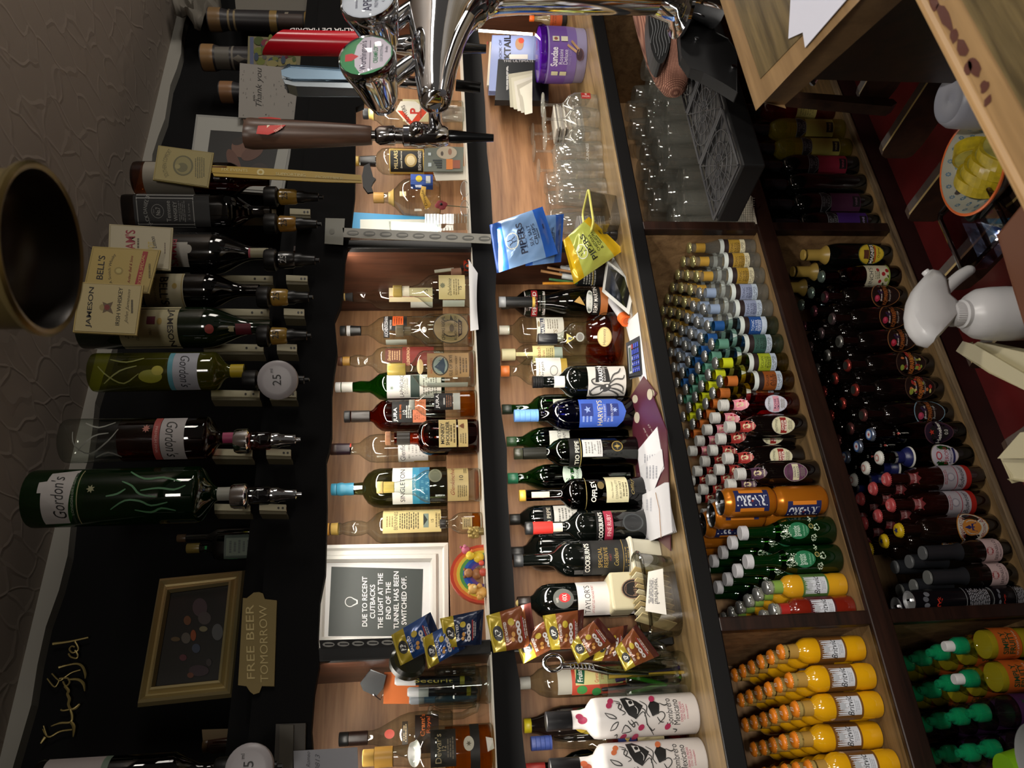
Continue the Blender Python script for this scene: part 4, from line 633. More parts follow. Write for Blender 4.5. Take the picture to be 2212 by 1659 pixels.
# --- orange cans, stacked in twos
def can(label, X, Y, Z, turn=0, tall=False, group='orange drink cans stacked in twos'):
    root = T('drink_can', label, 'can', (X, Y, Z), group, world=False); root.rotation_euler = (0, 0, -math.atan2(X, Y)+turn)
    if not tall:
        H = .115; R_ = .0315; b = MB(); b.lathe([(.024, 0), (.027, .002), (R_, .009), (R_, .098), (.0305, .104), (.0262, .1115), (.0265, H)], M('c8761c', .25, .55), 30, cap=False); b.build('can_body', root)
        lid = MB(); lid.lathe([(.0262, H-.001), (.0268, H+.0008), (.0255, H+.001), (.0245, H-.003), (.001, H-.003)], STEEL, 30, cap=False); lid.tube([(.002, -.006, H-.001), (.002, .006, H-.001)], .0035, CHROME, 8); lid.build('can_lid', root)
        mp = lambda a, b_, o: Vector(((R_+o)*math.sin(a*.001/R_), -(R_+o)*math.cos(a*.001/R_), b_*.001)); lb = MB()
        art(lb, [rr(-24, 24, 20, 94, '1c2250'), rr(-24, -16, 31, 83, 'c8761c'), rr(16, 24, 31, 83, 'c8761c'), tt('IRN-BRU', 0, 57, 22, 'd0d4dc', w=66, r=math.pi/2, bo=.03), ss(-1, 57, 3.5, '8a2c18', 8)], mp, nx=10); lb.build('label', root)
    else:
        H = .170; R_ = .022; b = MB(); b.lathe([(.018, 0), (R_, .008), (R_, .158), (.0195, H-.002), (.0198, H)], M('16141a', .25, .5), 30, cap=False); b.build('can_body', root)
        lid = MB(); lid.lathe([(.0198, H-.001), (.0205, H+.0008), (.0192, H+.001), (.0185, H-.003), (.001, H-.003)], M('d0d2d4', .25, .7), 30, cap=False); lid.tube([(.002, -.005, H-.001), (.002, .005, H-.001)], .003, CHROME, 8); lid.build('can_lid', root)
        mp = lambda a, b_, o: Vector(((R_+o)*math.sin(a*.001/R_), -(R_+o)*math.cos(a*.001/R_), b_*.001)); lb = MB()
        art(lb, [tt('R', -6, 118, 16, 'c03020', sh=.3, r=math.pi/2), tt('A', 2, 118, 6, 'c03020', r=math.pi/2), rr(-30, 30, 60, 60.8, 'b0b4b8'), ee(-10, 146, 5, 6, '6a6c74'), ee(2, 148, 5, 6, '5a5c64'), ee(12, 143, 5, 6, '6a6c74'), ll(0, 12, 54, 44, 12, '9a9ca4')], mp, nx=10); lb.build('label', root)
    return root
c0 = can('orange drink can, top front of the stacked cans', .557, 1.505, SH1+.1145, .1)
for k, (dx_, dy, dz, a, lab) in enumerate([(0, 0, 0, -.9, 'bottom front of the stacked cans'), (-.004, .065, .1145, .3, 'upper can directly behind the front pair'), (-.004, .065, 0, .6, 'lower can directly behind the front pair'), (-.002, .130, .1145, -.5, 'upper can third back in the stacks'), (-.002, .130, 0, .2, 'lower can third back in the stacks'), (-.005, .195, .1145, .5, 'upper can at the back of the stacks'), (-.005, .195, 0, .5, 'lower can at the back of the stacks'), (-.004, .260, 0, .6, 'lower can far back behind the green bottles'), (-.004, .260, .1145, .6, 'upper can far back behind the green bottles')]):
    dup(c0, (.557+dx_, 1.505+dy, SH1+dz), 'orange drink can, '+lab, c0.rotation_euler.z+a)
# --- green elderflower bottles
GR = 'green pressed drink bottles'
def elder(where, X, Y, rows):
    P = std(197, 29, 12, 92, 150, 'slope'); gm = glass('4f9a44', '082208', base=.07, diff=.08, dc='1c6a2a')
    it = [ee(0, 84, 17, 22, '1e6a44'), tt('bottle', -1, 92, 8, 'cfe0d4', w=21), tt('green', -1, 83, 8, 'cfe0d4', w=21), tt('elderflower', 0, 74, 4, '8ac0a0', w=22, sh=.2), tt('sparkling presse', 2, 67, 2.6, '9accb0', w=14), ee(8, 57, 5, 5, 'a89858'), ee(8, 57, 3.6, 3.6, '2a3a1c')]
    rf = random.Random(5)
    for (ca, cb, n, rad) in ((-6, 112, 46, 9), (9, 108, 8, 5), (-12, 56, 26, 6), (3, 51, 26, 6), (14, 64, 14, 4)):
        for q in range(n): an, rd = rf.uniform(0, 6.28), rad*math.sqrt(rf.random()); it.append(ss(ca+rd*math.cos(an), cb+rd*math.sin(an), .9+rf.random()*.5, 'c8d8c0', 4, .5))
    root = proto('', X, Y, SH1, P, gm, group=GR, liq=(-150, glass('5fa050', '103010', base=0)), cap=(-186, -200, 15, 'c8c8cc', 'ridge'), items=it)
    column(root, 'green elderflower bottle', where, X, Y, SH1, rows, .0655)
elder('the green column next to the orange cans', .490, 1.508, 5); elder('the green column next to the yellow juices', .4305, 1.513, 5)
# --- juices
GR = 'small juice bottles on the upper bay shelf'
def juice(desc, where, X, Y, rows, col, capc, nl, ntxt, lc, gap=.0545, name_=True):
    k_r = .92 if 'orange' not in desc else .955
    P = [(0, 21*k_r), (2, 24.5*k_r), (8, 26*k_r), (26, 26*k_r), (34, 24.8*k_r), (42, 25.0*k_r), (95, 25.0*k_r), (100, 26*k_r), (116, 25.5*k_r), (124, 21), (130, 16), (134, 13), (150, 12.4), (168, 12.4)]
    it = [rr(-25, 25, 42, 96, lc), rr(-16, 16, 46, 92, 'c4c8d0'), ll(0, 80, 88, 20, 3, 'a4a8b0'), ee(0, 82, 6, 6, 'a4a8ae'), tt('Britvic', 0, 67, 12, '16161a', w=34, sh=.35), ll(0, 50, 58, 20, 3, '9a9ea6'), rr(-11.5, 11.5, 136, 152, nl), tt(ntxt, 0, 146, 4, 'e8dcc0', w=15), tt('JUICE', 0, 140.5, 3, 'e8dcc0', w=10)]
    ci = [tt('B', 0, 0, 13, 'f0dcc0', sh=.3, w=9)] if capc == 'e08020' else None
    root = proto('', X, Y, SH1, P, M(col, .12, 0, 0, .5), group=GR, cap=(-163, -170, 13.2, capc, 'crown'), items=it, capitems=ci, foil=[(-134, -155, nl), (-152, -163, '8a8a80' if capc != 'e08020' else 'a08a50')])
    column(root, desc, where, X, Y, SH1, rows, gap)
juice('yellow pineapple juice bottle', 'the pineapple juice column', .3775, 1.519, 6, 'c8941e', 'a8aaa8', '7a9a44', 'PINEAPPLE', '4a6a34')
juice('dark red tomato juice bottle', 'the tomato juice column', .3295, 1.512, 5, '6e1c10', 'a8aaa8', '9a2420', 'TOMATO', '4a1014')
for k, (X, Y, wh, rn) in enumerate([(.251, 1.518, 'orange juice column beside the left-hand post', 6), (.197, 1.509, 'second orange juice column from the left-hand post', 6), (.1465, 1.512, 'third orange juice column from the left-hand post', 6), (.0965, 1.545, 'fourth orange juice column from the left-hand post', 5), (.046, 1.512, 'leftmost visible orange juice column', 6)]):
    juice('orange juice bottle', wh, X, Y, rn, 'd09a10', 'e08020', 'a88440', 'ORANGE', '6a4418')
# --- bottom shelf: ciders and beers
GR = 'cider and beer bottles on the bottom shelf'
def beer(desc, where, X, Y, rows, H, r, gm, capt, items, zs=.55, zn=.78, rn=12.5, foil=None, liq=None, ci=None, pitch=None, kind='round', turn=0, jit=.003):
    P = std(H-3, r, rn, H*zs, H*zn, kind)
    root = proto('', X, Y, SH2, P, gm, group=GR, cap=capt, items=items, foil=foil, liq=liq, capitems=ci, turn=turn)
    column(root, desc, where, X, Y, SH2, rows, pitch or (2*r+7)/1000, jit); return root
gold = 'b89a4c'
beer('gold-foiled cider bottle', 'bottom shelf column beside the right-hand post', 1.228, 1.503, 3, 232, 31.5, DARKG, (-222, -233, 14, gold), [ee(0, 62, 27, 36, '3a4a2c'), ee(0, 62, 25, 34, 'c8a82c'), ee(0, 62, 22, 31, 'd0b838'), rr(-12, 10, 68, 82, '5a3424'), rr(-25, 25, 54, 67, '14100e'), tt('MAGNERS', 0, 60, 9, 'ece8dc', w=46, bo=.02), tt('Original', 3, 42, 8, '3a2a10', w=26, sh=.3), rr(-20, 20, 50, 53, 'b03a24')], foil=[(-170, -224, gold)], rn=14, liq=None)
bott = beer('amber cider bottle', 'amber cider column beside the yellow shield label', 1.155, 1.500, 3, 206, 28.5, BROWNG, (-200, -207, 14, '9ab0a4', 'crown'), [rr(-27, 27, 34, 96, 'cfcab0'), tt("INCH'S", 0, 84, 11, '18202c', w=40), tt('CIDER', 2, 72, 5, '3a2a20'), ll(4, 62, 68, 26, 2, '6a6a50'), ee(-14, 60, 4, 4, '9a2024'), ee(4, 52, 5, 5, 'a02428'), ee(-10, 44, 5, 5, '8a9a40'), ee(12, 42, 4.5, 4.5, 'a02428'), ee(14, 66, 4, 4, 'a02428'), ee(-2, 40, 4, 2, '3a4a1c', .5), ee(-20, 50, 4, 2, '3a4a1c', .5), rr(-27, 27, 34, 38, '8a9a44')], liq=(-150, AMBERL))
def kop(desc, where, X, rows, fruit, ring='8a5a34', capc='6a3a44', Y=1.507):
    it = [ee(2, 62, 29, 38, ring), ee(2, 62, 27, 36, '1c0c0a'), rr(-24, 28, 56, 68, '2a120c'), tt('KOPPARBERG', 2, 61, 10, 'b86a2c', w=46), tt('Premium Cider', 2, 51, 5, 'b8b0a8', w=30, sh=.3), ll(2, 71, 74, 30, 1, 'b8b0b0')]
    rf = random.Random(len(fruit)+int(X*100))
    if fruit == 'multi':
        for q in range(18): an, rd = rf.uniform(0, 6.28), 10+15*rf.random(); it.append(ee(2+rd*math.cos(an), 62+1.25*rd*math.sin(an), 2+3*rf.random(), 2+2.5*rf.random(), rf.choice(['a0302c', 'a0302c', 'c06a3a', '8a9a3c', 'c8c06a', '702028'])))
        it += [tt('KOPPARBERG', 2, 61, 10, 'c87a34', w=46), ee(-8, 86, 6, 5, '8a9a3c')]
    else: it += [ee(-6, 84, 8, 7, fruit), ee(-4, 85, 4, 3.5, 'c84a64'), ee(6, 77, 3, 3, '2c1c3c'), ee(11, 80, 3, 3, '2c1c3c'), ee(8, 72, 3, 3, '34203c')]
    beer(desc, where, X, Y, rows, 210, 29.5, DARKB, (-204, -210, 13.6, capc, 'crown'), it, ci=[ee(0, 0, 10, 10, '2a2a26')])
kop('dark raspberry cider bottle', 'the first raspberry column beside the amber cider', 1.096, 5, 'a82c48')
kop('dark raspberry cider bottle', 'the raspberry column beside the strawberry one', 1.029, 5, 'a82c48', capc='6a5a5c')
kop('dark strawberry cider bottle', 'the strawberry column', .962, 5, 'b02438', capc='8a8a86')
kop('mixed fruit cider bottle', 'mixed fruit column beside the strawberry one', .894, 5, 'multi', '4a3428', 'a8443c')
kop('mixed fruit cider bottle', 'mixed fruit column beside the blue-edged one', .827, 5, 'multi', '4a3428', 'a8443c')
kop('blue-edged raspberry cider bottle', 'the blue-edged column', .760, 4, 'a03a58', '7a9aac', '7a4a48')
beer('purple-labelled green lager bottle', 'the purple star label column', .7025, 1.490, 5, 218, 27, DGREEN, (-211, -218, 13.8, '8a94a8', 'crown'), [ee(0, 68, 25, 35, '5a3a44'), ee(0, 68, 23, 33, '241428'), ee(0, 68, 16, 24, '121412'), rr(-26, 26, 60, 74, '1a1224'), tt('Heineken', 0, 67, 9, 'e0e0d8', w=46, bo=.02), ss(0, 86, 7, 'b03428'), tt('0.0', 0, 52, 9, 'd0d0c8', w=11), ss(0, 158, 3.5, 'b03428'), tt('0.0', 0, 166, 4, 'b0b0a8'), tt('Heineken', 0, 146, 3, 'a8a8a0', w=14, r=math.pi/2)], ci=[ee(0, 0, 12.5, 12.5, '3a5a94'), ee(0, 0, 9, 9, 'c8ccd4'), ss(0, 0, 5, 'b02c30')], rn=12, zs=.5, zn=.74)
beer('white-capped green lager bottle', 'the white-capped lager column', .6465, 1.494, 5, 214, 27, GREEN, (-207, -214, 14, 'dcdcd4', 'crown'), [ee(0, 72, 26, 33, '8a8470'), ee(0, 72, 24.5, 31.5, 'c4c0cc'), tt('PERONI', 0, 68, 9, '9a2c3c', w=36), ee(0, 86, 9, 7, 'b04450'), ee(0, 86, 6, 4.5, 'c4c0cc'), tt('NASTRO AZZURRO', 0, 58, 5, '24285a', w=36), rr(-16, 16, 48, 53, '24285a'), tt('PERONI', 0, 160, 8, 'd0d0e0', w=18), ll(0, 148, 154, 16, 2, '9098c0')], foil=[(-138, -178, '1c2256'), (-138, -142, 'd4d4cc'), (-172, -178, 'd4d4cc')], ci=[ee(0, 0, 8, 8, 'c08a84'), ee(0, 0, 4.5, 4.5, 'd8d4cc')], rn=12.5, zs=.5, zn=.72, liq=(-125, glass('9ab040', '3a5a10', base=0)))
def bud(where, X, Y, rows):
    beer('red-capped dark lager bottle', where, X, Y, rows, 218, 26.5, M('1c0805', .06, 0, 0, .6), (-211, -218, 13.8, 'b0484a', 'crown'), [rr(-29, 29, 42, 98, 'a8a4ac'), rr(-29, 29, 34, 46, 'a02018'), tt('Budweiser', 0, 57, 11, '1c1a24', w=44, sh=.35), rr(-28, 28, 66, 68, 'a04450'), ee(0, 82, 9, 9, '8c8894'), ee(0, 82, 6.5, 6.5, 'b4b0b8'), ll(0, 90, 96, 36, 2, '9a6068'), ('P', [(-13, 168), (13, 168), (13, 150), (7, 154), (0, 148), (-7, 154), (-13, 150)][::-1], M('6a1c20')), tt('Budweiser', 0, 160, 5, 'c8a8a8', w=20, sh=.3)], ci=[ee(0, 0, 11, 11, 'c85a5c'), tt('Bud', 0, 0, 8, 'e0b8b8', w=15, sh=.3)], rn=12.5)
bud('the red-capped column beside the white caps', .592, 1.487, 5); bud('the red-capped column beside the yellow caps', .538, 1.501, 5)
beer('yellow-capped brown ale bottle', 'the yellow-capped column', .4815, 1.501, 3, 218, 29.5, M('140a06', .06, 0, 0, .6), (-211, -219, 14, 'c8a81c', 'crown'), [ee(0, 66, 30, 36, 'b8782c'), ee(0, 66, 28, 34, 'c0bcb0'), ee(0, 68, 17, 21, 'b87a34'), ss(0, 69, 16, '24285c'), tt('NEWCASTLE', 0, 92, 7.5, '8a2424', w=46, cv=30), tt('BROWN ALE', 0, 40, 7.5, '8a2424', w=40, cv=-34)], ci=[ss(0, 0, 8, '2a3468')], rn=13)
beer('grey-foiled prosecco bottle', 'the prosecco column beside the brown ale', .4275, 1.490, 3, 186, 24, M('100c08', .08, 0, 0, .6), (-180, -187, 14.5, '5a5c5e'), [('P', [(-24, 58), (24, 62), (24, 24), (-24, 24)][::-1], M('c0a8a8')), rr(-24, 24, 24, 60, 'c4acac'), ss(-2, 52, 9, '9a4a4c', 12, .75), ee(-2, 52, 4.5, 4.5, 'c4acac'), tt('SERENELLO', 0, 37, 6.5, '2a2024', w=38), tt('PROSECCO', 0, 29, 4, '4a3a40', w=26)], foil=[(-105, -182, '222428')], rn=14.5, zs=.42, zn=.66, kind='slope')
beer('grey-foiled prosecco bottle', 'the prosecco column beside the black cans', .379, 1.500, 3, 186, 24, M('100c08', .08, 0, 0, .6), (-180, -187, 14.5, '6a6c6a'), [rr(-24, 24, 24, 60, 'c4acac'), ss(-2, 52, 9, '9a4a4c', 12, .75), ee(-2, 52, 4.5, 4.5, 'c4acac'), tt('SERENELLO', 0, 37, 6.5, '2a2024', w=38), tt('PROSECCO', 0, 29, 4, '4a3a40', w=26)], foil=[(-105, -182, '222428')], rn=14.5, zs=.42, zn=.66, kind='slope')
tc0 = can('tall black can with red lettering, front of the can column by the left-hand post', .3325, 1.498, SH2+.072, 0, True, 'tall black cans')
bc = can('black can under the front tall can by the left-hand post', .3325, 1.498, SH2, 0, True, 'tall black cans'); bc.scale = (1, 1, .42)
for k, n_ in enumerate(('second', 'third', 'fourth')): dup(tc0, (.3325, 1.498+.050*(k+1), SH2+.072), 'tall black can with silver lid, %s in the can column' % n_, tc0.rotation_euler.z+.3*k)
for k, n_ in enumerate(('second', 'third', 'fourth')): q = dup(bc, (.3325, 1.498+.050*(k+1), SH2), 'black can hidden under the %s tall can' % n_)
# --- squash bottles with sport caps, bottom left
GR = 'sports cap squash bottles'
def squash(desc, where, X, Y, rows, body, capc, lc, txt, frontwhite=False):
    P = [(0, 24), (4, 28.5), (12, 30), (60, 30), (66, 28.5), (72, 30), (112, 30), (124, 29), (138, 25), (148, 19), (154, 15), (166, 14)]
    root = T('bottle', '', 'bottle', (X, Y, SH2), GR, world=False); root.rotation_euler = (0, 0, -math.atan2(X, Y)*.8)
    it = [rr(-32, 32, 62, 112, lc), tt(txt, 0, 96, 12, '1a3a20', w=40, bo=.02), tt('FRUITY', 0, 82, 12, '1a3a20', w=40, bo=.02), tt('NO ADDED SUGAR', 0, 70, 6, 'd8d0c0', w=44)]
    make_bottle('bottle', .001, 0, [(-z, r) for z, r in P], 0, CLEAR, root=root, items=it, liq=(-122, M(body, .2)))
    b = MB(); cm = glass('58e0b0', '1aa070', base=.12, diff=.35, dc='22a878'); b.lathe([(16, 160), (16.5, 162), (16.5, 180), (14, 183), (14, 185), (9.5, 187), (8.5, 196), (7, 199), (3, 199), (2.5, 194)], cm, 26, Matrix.Scale(.001, 4)); b.lathe([(14.5, 162), (14.5, 179), (8, 182), (7, 194)], M('1fae80', .4), 26, Matrix.Scale(.001, 4)); b.build('sport_cap', root)
    if frontwhite: b = MB(); b.lathe([(10.5, 180), (10.2, 202), (9, 204)], M('dcdcdc', .4), 26, Matrix.Scale(.001, 4)); b.build('dust_cap', root)
    where_ = where; root['label'] = '%s, front of %s' % (desc+(' with white dust cap' if frontwhite else ''), where_)
    for k in range(1, rows): dup(root, (X+rj.uniform(-.003, .003), Y+.0665*k, SH2), '%s, %s from front in %s' % (desc, ORD[k], where_), root.rotation_euler.z+rj.uniform(-.5, .5), drop=('dust_cap',))
squash('yellow squash bottle', 'the column beside the left-hand post', .241, 1.492, 5, 'a89420', 0, 'b85a1c', 'SIMPLY', True)
squash('yellow squash bottle', 'the column beside the dark squash', .1805, 1.495, 5, 'a89420', 0, 'b85a1c', 'SIMPLY', True)
squash('dark squash bottle', 'the first dark squash column', .119, 1.496, 5, '180c14', 0, '3a1c44', 'SIMPLY')
squash('dark squash bottle', 'the leftmost dark squash column', .0575, 1.500, 5, '180c14', 0, '3a1c44', 'SIMPLY')
# --- wine bottles, bottom right
GR = 'wine bottles on the bottom shelf'
YEL = glass('e0cc44', '8a7408', base=.07, diff=.25, dc='a89a30'); ROSE = glass('c04a34', '4a100a', base=.07, diff=.15, dc='7a2418')
def wine(desc, where, X, Y, rows, gm, lc, band, H=285, items=None, capc='1c1c20'):
    P = std(H-4, 33.3, 14, H*.60, H*.76, 'round')
    it = items if items is not None else [('P', [(-26, 150), (26, 150), (28, 136), (14, 122), (-14, 122), (-28, 136)][::-1], M('6a6c70')), ('P', [(-24, 148), (24, 148), (26, 136), (13, 124), (-13, 124), (-26, 136)][::-1], M('16161a')), tt('HEAD', 0, 143, 6, '7a7c80', w=26), tt('over', 0, 136, 5, '7a7c80', w=12), tt('CRAFT', 0, 129, 6, '7a7c80', w=28), rr(-24, 24, 40, 122, lc), rr(-14, 14, 42, 62, '18161a'), tt('WINE', 0, 52, 6, band, w=22)]
    root = proto('', X, Y, SH2, P, gm, group=GR, cap=(-(H-30), -H, 15.5, capc, 'ridge'), items=it, foil=[(-(H-62), -(H-30), capc)], turn=.2)
    column(root, desc, where, X, Y, SH2, rows, .078)
wine('red tinted wine bottle', 'wine column furthest from the post', 1.777, 1.505, 4, ROSE, '', '', 285, [rr(-30, 10, 60, 120, 'a89c58'), ll(-10, 70, 110, 30, 6, '7a7040')])
wine('pale yellow wine bottle', 'the yellow wine column nearest the red wine', 1.682, 1.496, 4, YEL, 'a49c4c', 'c8c070')
wine('pale yellow wine bottle', 'the yellow wine column nearest the dark wine', 1.609, 1.500, 4, YEL, 'a49c4c', 'c8c070')
wine('black wine bottle', 'the crimson panel wine column', 1.540, 1.499, 4, DARKG, '8a2438', 'b04a60')
wine('plain black wine bottle', 'the unlabelled wine column', 1.471, 1.499, 4, DARKG, '', '', 285, [])
wine('dark wine bottle', 'the dull purple panel wine column', 1.402, 1.503, 4, DARKG, '4a2440', '8a6a80')
wine('dark wine bottle', 'the violet panel wine column beside the post', 1.333, 1.504, 4, DARKG, '3c1f66', 'a090c0')
# ================================================================ optics: upturned spirit bottles with measures, cards, frames and ornaments above the valance
YO = 1.50; pi = math.pi; CREAMM = M('a39c80', .6)
GROUP = 'upturned spirit bottles on the optic rail'
def inv(label, yc, xbase, xneck, w_, wn, gm, liqx=None, items=(), foil=None, sq=0, xs=None, Y=YO, liqm=None):
    """bottle hanging neck down: base at photo x=xbase (high), neck end at xneck (low)"""
    R_ = w_/2; xs = xs or xneck-70; P = [(xneck, wn), (xneck-34, wn)]
    for i in range(1, 9):
        t = i/8; P.append((xneck-34-(xneck-34-xs)*t, wn+(R_-wn)*(1-math.cos(t*pi))/2))
    P += [(xbase+8, R_), (xbase+3, R_*.97), (xbase, R_*.85)]
    o = B(label, yc, xbase, xneck, w_, Y, None, gm, prof=P, items=items, foil=foil, sq=sq)
    if liqm:
        t = mpp(xneck, yc, Y)
        Q = [((hw-2)*t, (xneck-x)*t) for x, hw in P if x >= liqx]+[((R_-2)*t, (xneck-liqx)*t)]
        MB().lathe(Q, liqm, 26, sq=sq).build('liquid', o)
    return o
def up(s, x, y, h, c, **k): k['r'] = pi; return t_(s, x, y, h, c, **k)
inv('green gin bottle upturned on the rail with upright white script label', 1072, 88, 505, 124, 15, glass('3f9a48', '04200a', base=.06, diff=.16, dc='0c3a14'), xs=430,
    items=[p_([(133, 1125), (133, 1060), (125, 1060), (125, 1038), (140, 1036), (142, 1020), (196, 1014), (190, 1068), (183, 1124)], 'aaa6a4'), t_('Gordon\'s', 165, 1070, 26, '181818', w=88, sh=.4, r=.12), r_(193, 198, 1020, 1124, '1c2a1c'), t_('LONDON DRY GIN', 195, 1068, 5, '7a8a70', w=78), r_(203, 205, 1015, 1126, '8a8460'), s_(230, 1054, 9, '8a8a6a', 7, .5)] + [k_(q, 4, '4a7a54') for q in ([(290, 1040), (312, 1050), (330, 1068), (362, 1074)], [(270, 1098), (300, 1080), (330, 1082), (352, 1092), (385, 1086)], [(300, 1020), (335, 1036), (372, 1034), (410, 1044)], [(318, 1100), (350, 1106), (372, 1098), (400, 1104)], [(330, 1060), (366, 1056), (398, 1060), (420, 1052)], [(262, 1070), (284, 1066), (300, 1056)])] + [r_(472, 502, 1058, 1086, '9a9a90')])
inv('clear pink gin bottle upturned with white label reading the wrong way up', 949, 156, 512, 95, 14, CLEAR, xs=450, liqx=279, liqm=glass('d88060', 'a04028', base=0),
    items=[r_(365, 414, 905, 992, 'a9a4a4'), up("Gordon's", 388, 950, 24, '22201f', w=74, sh=.3), r_(350, 364, 905, 992, '9a4440'), up('PREMIUM PINK', 357, 950, 5, 'c8a09a', w=56), s_(336, 926, 9, 'a86a5c', 8, .5), r_(484, 510, 938, 960, 'a03a60')] + [k_(q, 3, '8a8c84') for q in ([(190, 930), (196, 960), (224, 976), (262, 950), (280, 926)], [(200, 970), (232, 940), (262, 934)], [(210, 912), (240, 922), (270, 912)], [(232, 984), (260, 974), (284, 984)])])
inv('yellow lemon gin bottle upturned between the pink gin and the black label whiskey', 803, 214, 530, 84, 14, glass('c8cc5c', '4c5010', diff=.08, dc='8a8c3c'), xs=465, liqx=300, liqm=glass('d8d440', '8a8810', base=0, diff=.3, dc='8a8418'),
    items=[r_(390, 440, 764, 842, 'a4a6b0'), up("Gordon's", 414, 803, 20, '22222a', w=66, sh=.3), r_(380, 390, 764, 842, '5a98a8'), e_(345, 812, 24, 14, '9a9c30'), e_(360, 800, 12, 10, 'b0a83c'), r_(500, 528, 788, 818, 'b8a020')] + [k_(q, 3, 'a0a460') for q in ([(240, 790), (262, 812), (290, 826), (322, 806)], [(250, 826), (284, 800), (318, 790)], [(262, 776), (296, 782), (330, 774)])])
inv('dark green whiskey bottle upturned behind the cream irish card', 708, 193, 585, 90, 15, M('0c1a0c', .08, 0, 0, .5), xs=445,
    items=[r_(284, 402, 664, 752, 'a39a78'), up('JAMESON', 386, 708, 16, '262018', w=78, bo=.02), r_(340, 357, 684, 700, '5a1c2c'), e_(366, 694, 5, 7, '9a8040'), up('1780', 347, 716, 5, '4a4434'), up('TRIPLE DISTILLED', 320, 706, 5, '4a4434', w=56), l_(706, 296, 312, 50, 4, '6a6450'), r_(458, 512, 705, 717, 'a09a78'), e_(466, 711, 9, 10, '8a2c24'), r_(515, 546, 700, 724, '5c1424')])
inv('amber blended whisky bottle upturned between two cards', 628, 300, 560, 80, 14, glass('8a5030', '1c0a04'), xs=450, liqx=316, liqm=glass('a85a20', '5a2008', base=0),
    items=[r_(332, 412, 592, 665, '9c9478'), up("BELL'S", 373, 628, 18, '1c1814', w=58, bo=.02), e_(395, 618, 5, 6, '8a7434'), r_(408, 409.5, 592, 665, '8a7434'), up('SCOTCH WHISKY', 355, 628, 5, '5a5440', w=54)])
inv('dark spirit bottle upturned behind the red lettered card', 548, 330, 590, 92, 14, M('0a0a0a', .08, 0, 0, .5), xs=465,
    items=[r_(374, 424, 524, 576, 'a09c94'), up("PIMM'S", 394, 546, 18, '8a2030', w=56, bo=.02), e_(425, 538, 8, 9, 'a09c94'), r_(545, 582, 536, 556, '8a8468'), r_(541, 545, 536, 556, '9a4050')])
inv('square black label whiskey bottle upturned with upright white lettering', 457, 284, 585, 74, 13, glass('6a5a50', '141010'), sq=7, xs=500,
    items=[r_(312, 466, 421, 493, '0e0e0f'), r_(318, 434, 425, 489, '8a8a88'), r_(320, 432, 427, 487, '101011'), t_("JACK DANIEL'S", 336, 457, 10, '9c9c98', w=54, cv=40), e_(360, 457, 13, 14, '8a8a88'), e_(360, 457, 12, 13, '101011'), t_('No.7', 361, 457, 9, 'a0a09c', w=16, bo=.01), t_('OLD', 352, 457, 3, '8a8a88'), t_('Tennessee', 382, 457, 9, '9c9c98', w=38), t_('WHISKEY', 396, 457, 8, '9c9c98', w=36), l_(457, 403, 416, 40, 4, '70706e'), t_('1.5 Litre', 424, 457, 4, '8a8a88', w=30)])
inv('clear spirit bottle upturned behind the old portrait card by the wooden handle', 388, 302, 580, 76, 13, glass('a87850', '2c140a'), xs=500, liqx=430, liqm=glass('a8601c', '5a2c08', base=0), items=[r_(330, 430, 352, 424, '8a8478')])
# measures
def optic(label, y, x0, x1, hw, ch, txt=True, chrome=False, round_=False):
    c = A(x1, y, YO); t = mpp((x0+x1)/2, y, YO); root = T('optic_measure', label, 'measure', (c.x, YO, c.z), 'optic measures', world=False); root.rotation_euler = (0, 0, -math.atan2(c.x, YO))
    L = x1-x0; z = lambda f: (1-f)*L*t; b = MB(); b.lathe([(hw*.9*t, z(0)), (hw*t, z(.04)), (hw*t, z(.2)), (hw*.7*t, z(.24))], CHROME if chrome else BLACK, 22); b.build('collar', root)
    if round_:
        d = MB(); mt = Matrix.Translation((0, -.02, z(.55))) @ Matrix.Rotation(pi/2, 4, 'X'); d.lathe([(hw*1.75*t, -.01), (hw*1.9*t, -.006), (hw*1.9*t, .008), (hw*1.7*t, .012), (hw*1.3*t, .013)], M('b4b0b4', .35), 32, mt); art(d, [tt('25', 0, 0, hw*.8*t, '202020'), tt('ml', hw*.9*t, hw*.5*t, hw*.3*t, '202020')], lambda a, b_, o: Vector((a, -.034-o, z(.55)+b_))); d.build('chamber', root)
    else:
        m_ = glass(ch, ch, base=.08) if chrome else M(ch, .3, 0, 0, .6)
        d = MB(); d.lathe([(hw*.62*t, z(.24)), (hw*.8*t, z(.27)), (hw*.74*t, z(.52)), (hw*.6*t, z(.56))], m_, 22)
        art(d, [tt('25', hw*.1*t, z(.36), hw*.55*t, '161412' if ch != '101010' else 'a8a8a4')], lambda a, b_, o: Vector(((hw*.8*t+o)*math.sin(a/(hw*.8*t)), -(hw*.8*t+o)*math.cos(a/(hw*.8*t)), b_))); d.build('chamber', root)
    n = MB(); n.lathe([(hw*.62*t, z(.56)), (hw*.62*t, z(.66)), (hw*.5*t, z(.7)), (hw*.42*t, z(.92)), (hw*.2*t, z(.93)), (hw*.2*t, z(1))], CHROME if chrome else BLACK, 20); n.build('nozzle', root)
    bk = MB(); bk.box(-hw*t*.5, hw*t*.5, hw*t*.3, 1.618-YO, z(.16), z(.05), BLACK); bk.build('clip', root); return root
optic('chrome measure under the green gin bottle', 1068, 505, 652, 27, 'b8bcc0', chrome=True); optic('chrome measure with pink dose under the pink gin', 950, 512, 650, 27, 'c89a98', chrome=True)
optic('white round measure under the yellow lemon gin', 820, 530, 668, 22, 'b0b0b0', round_=True); optic('amber measure under the dark green whiskey bottle', 725, 560, 672, 24, '8a6c28')
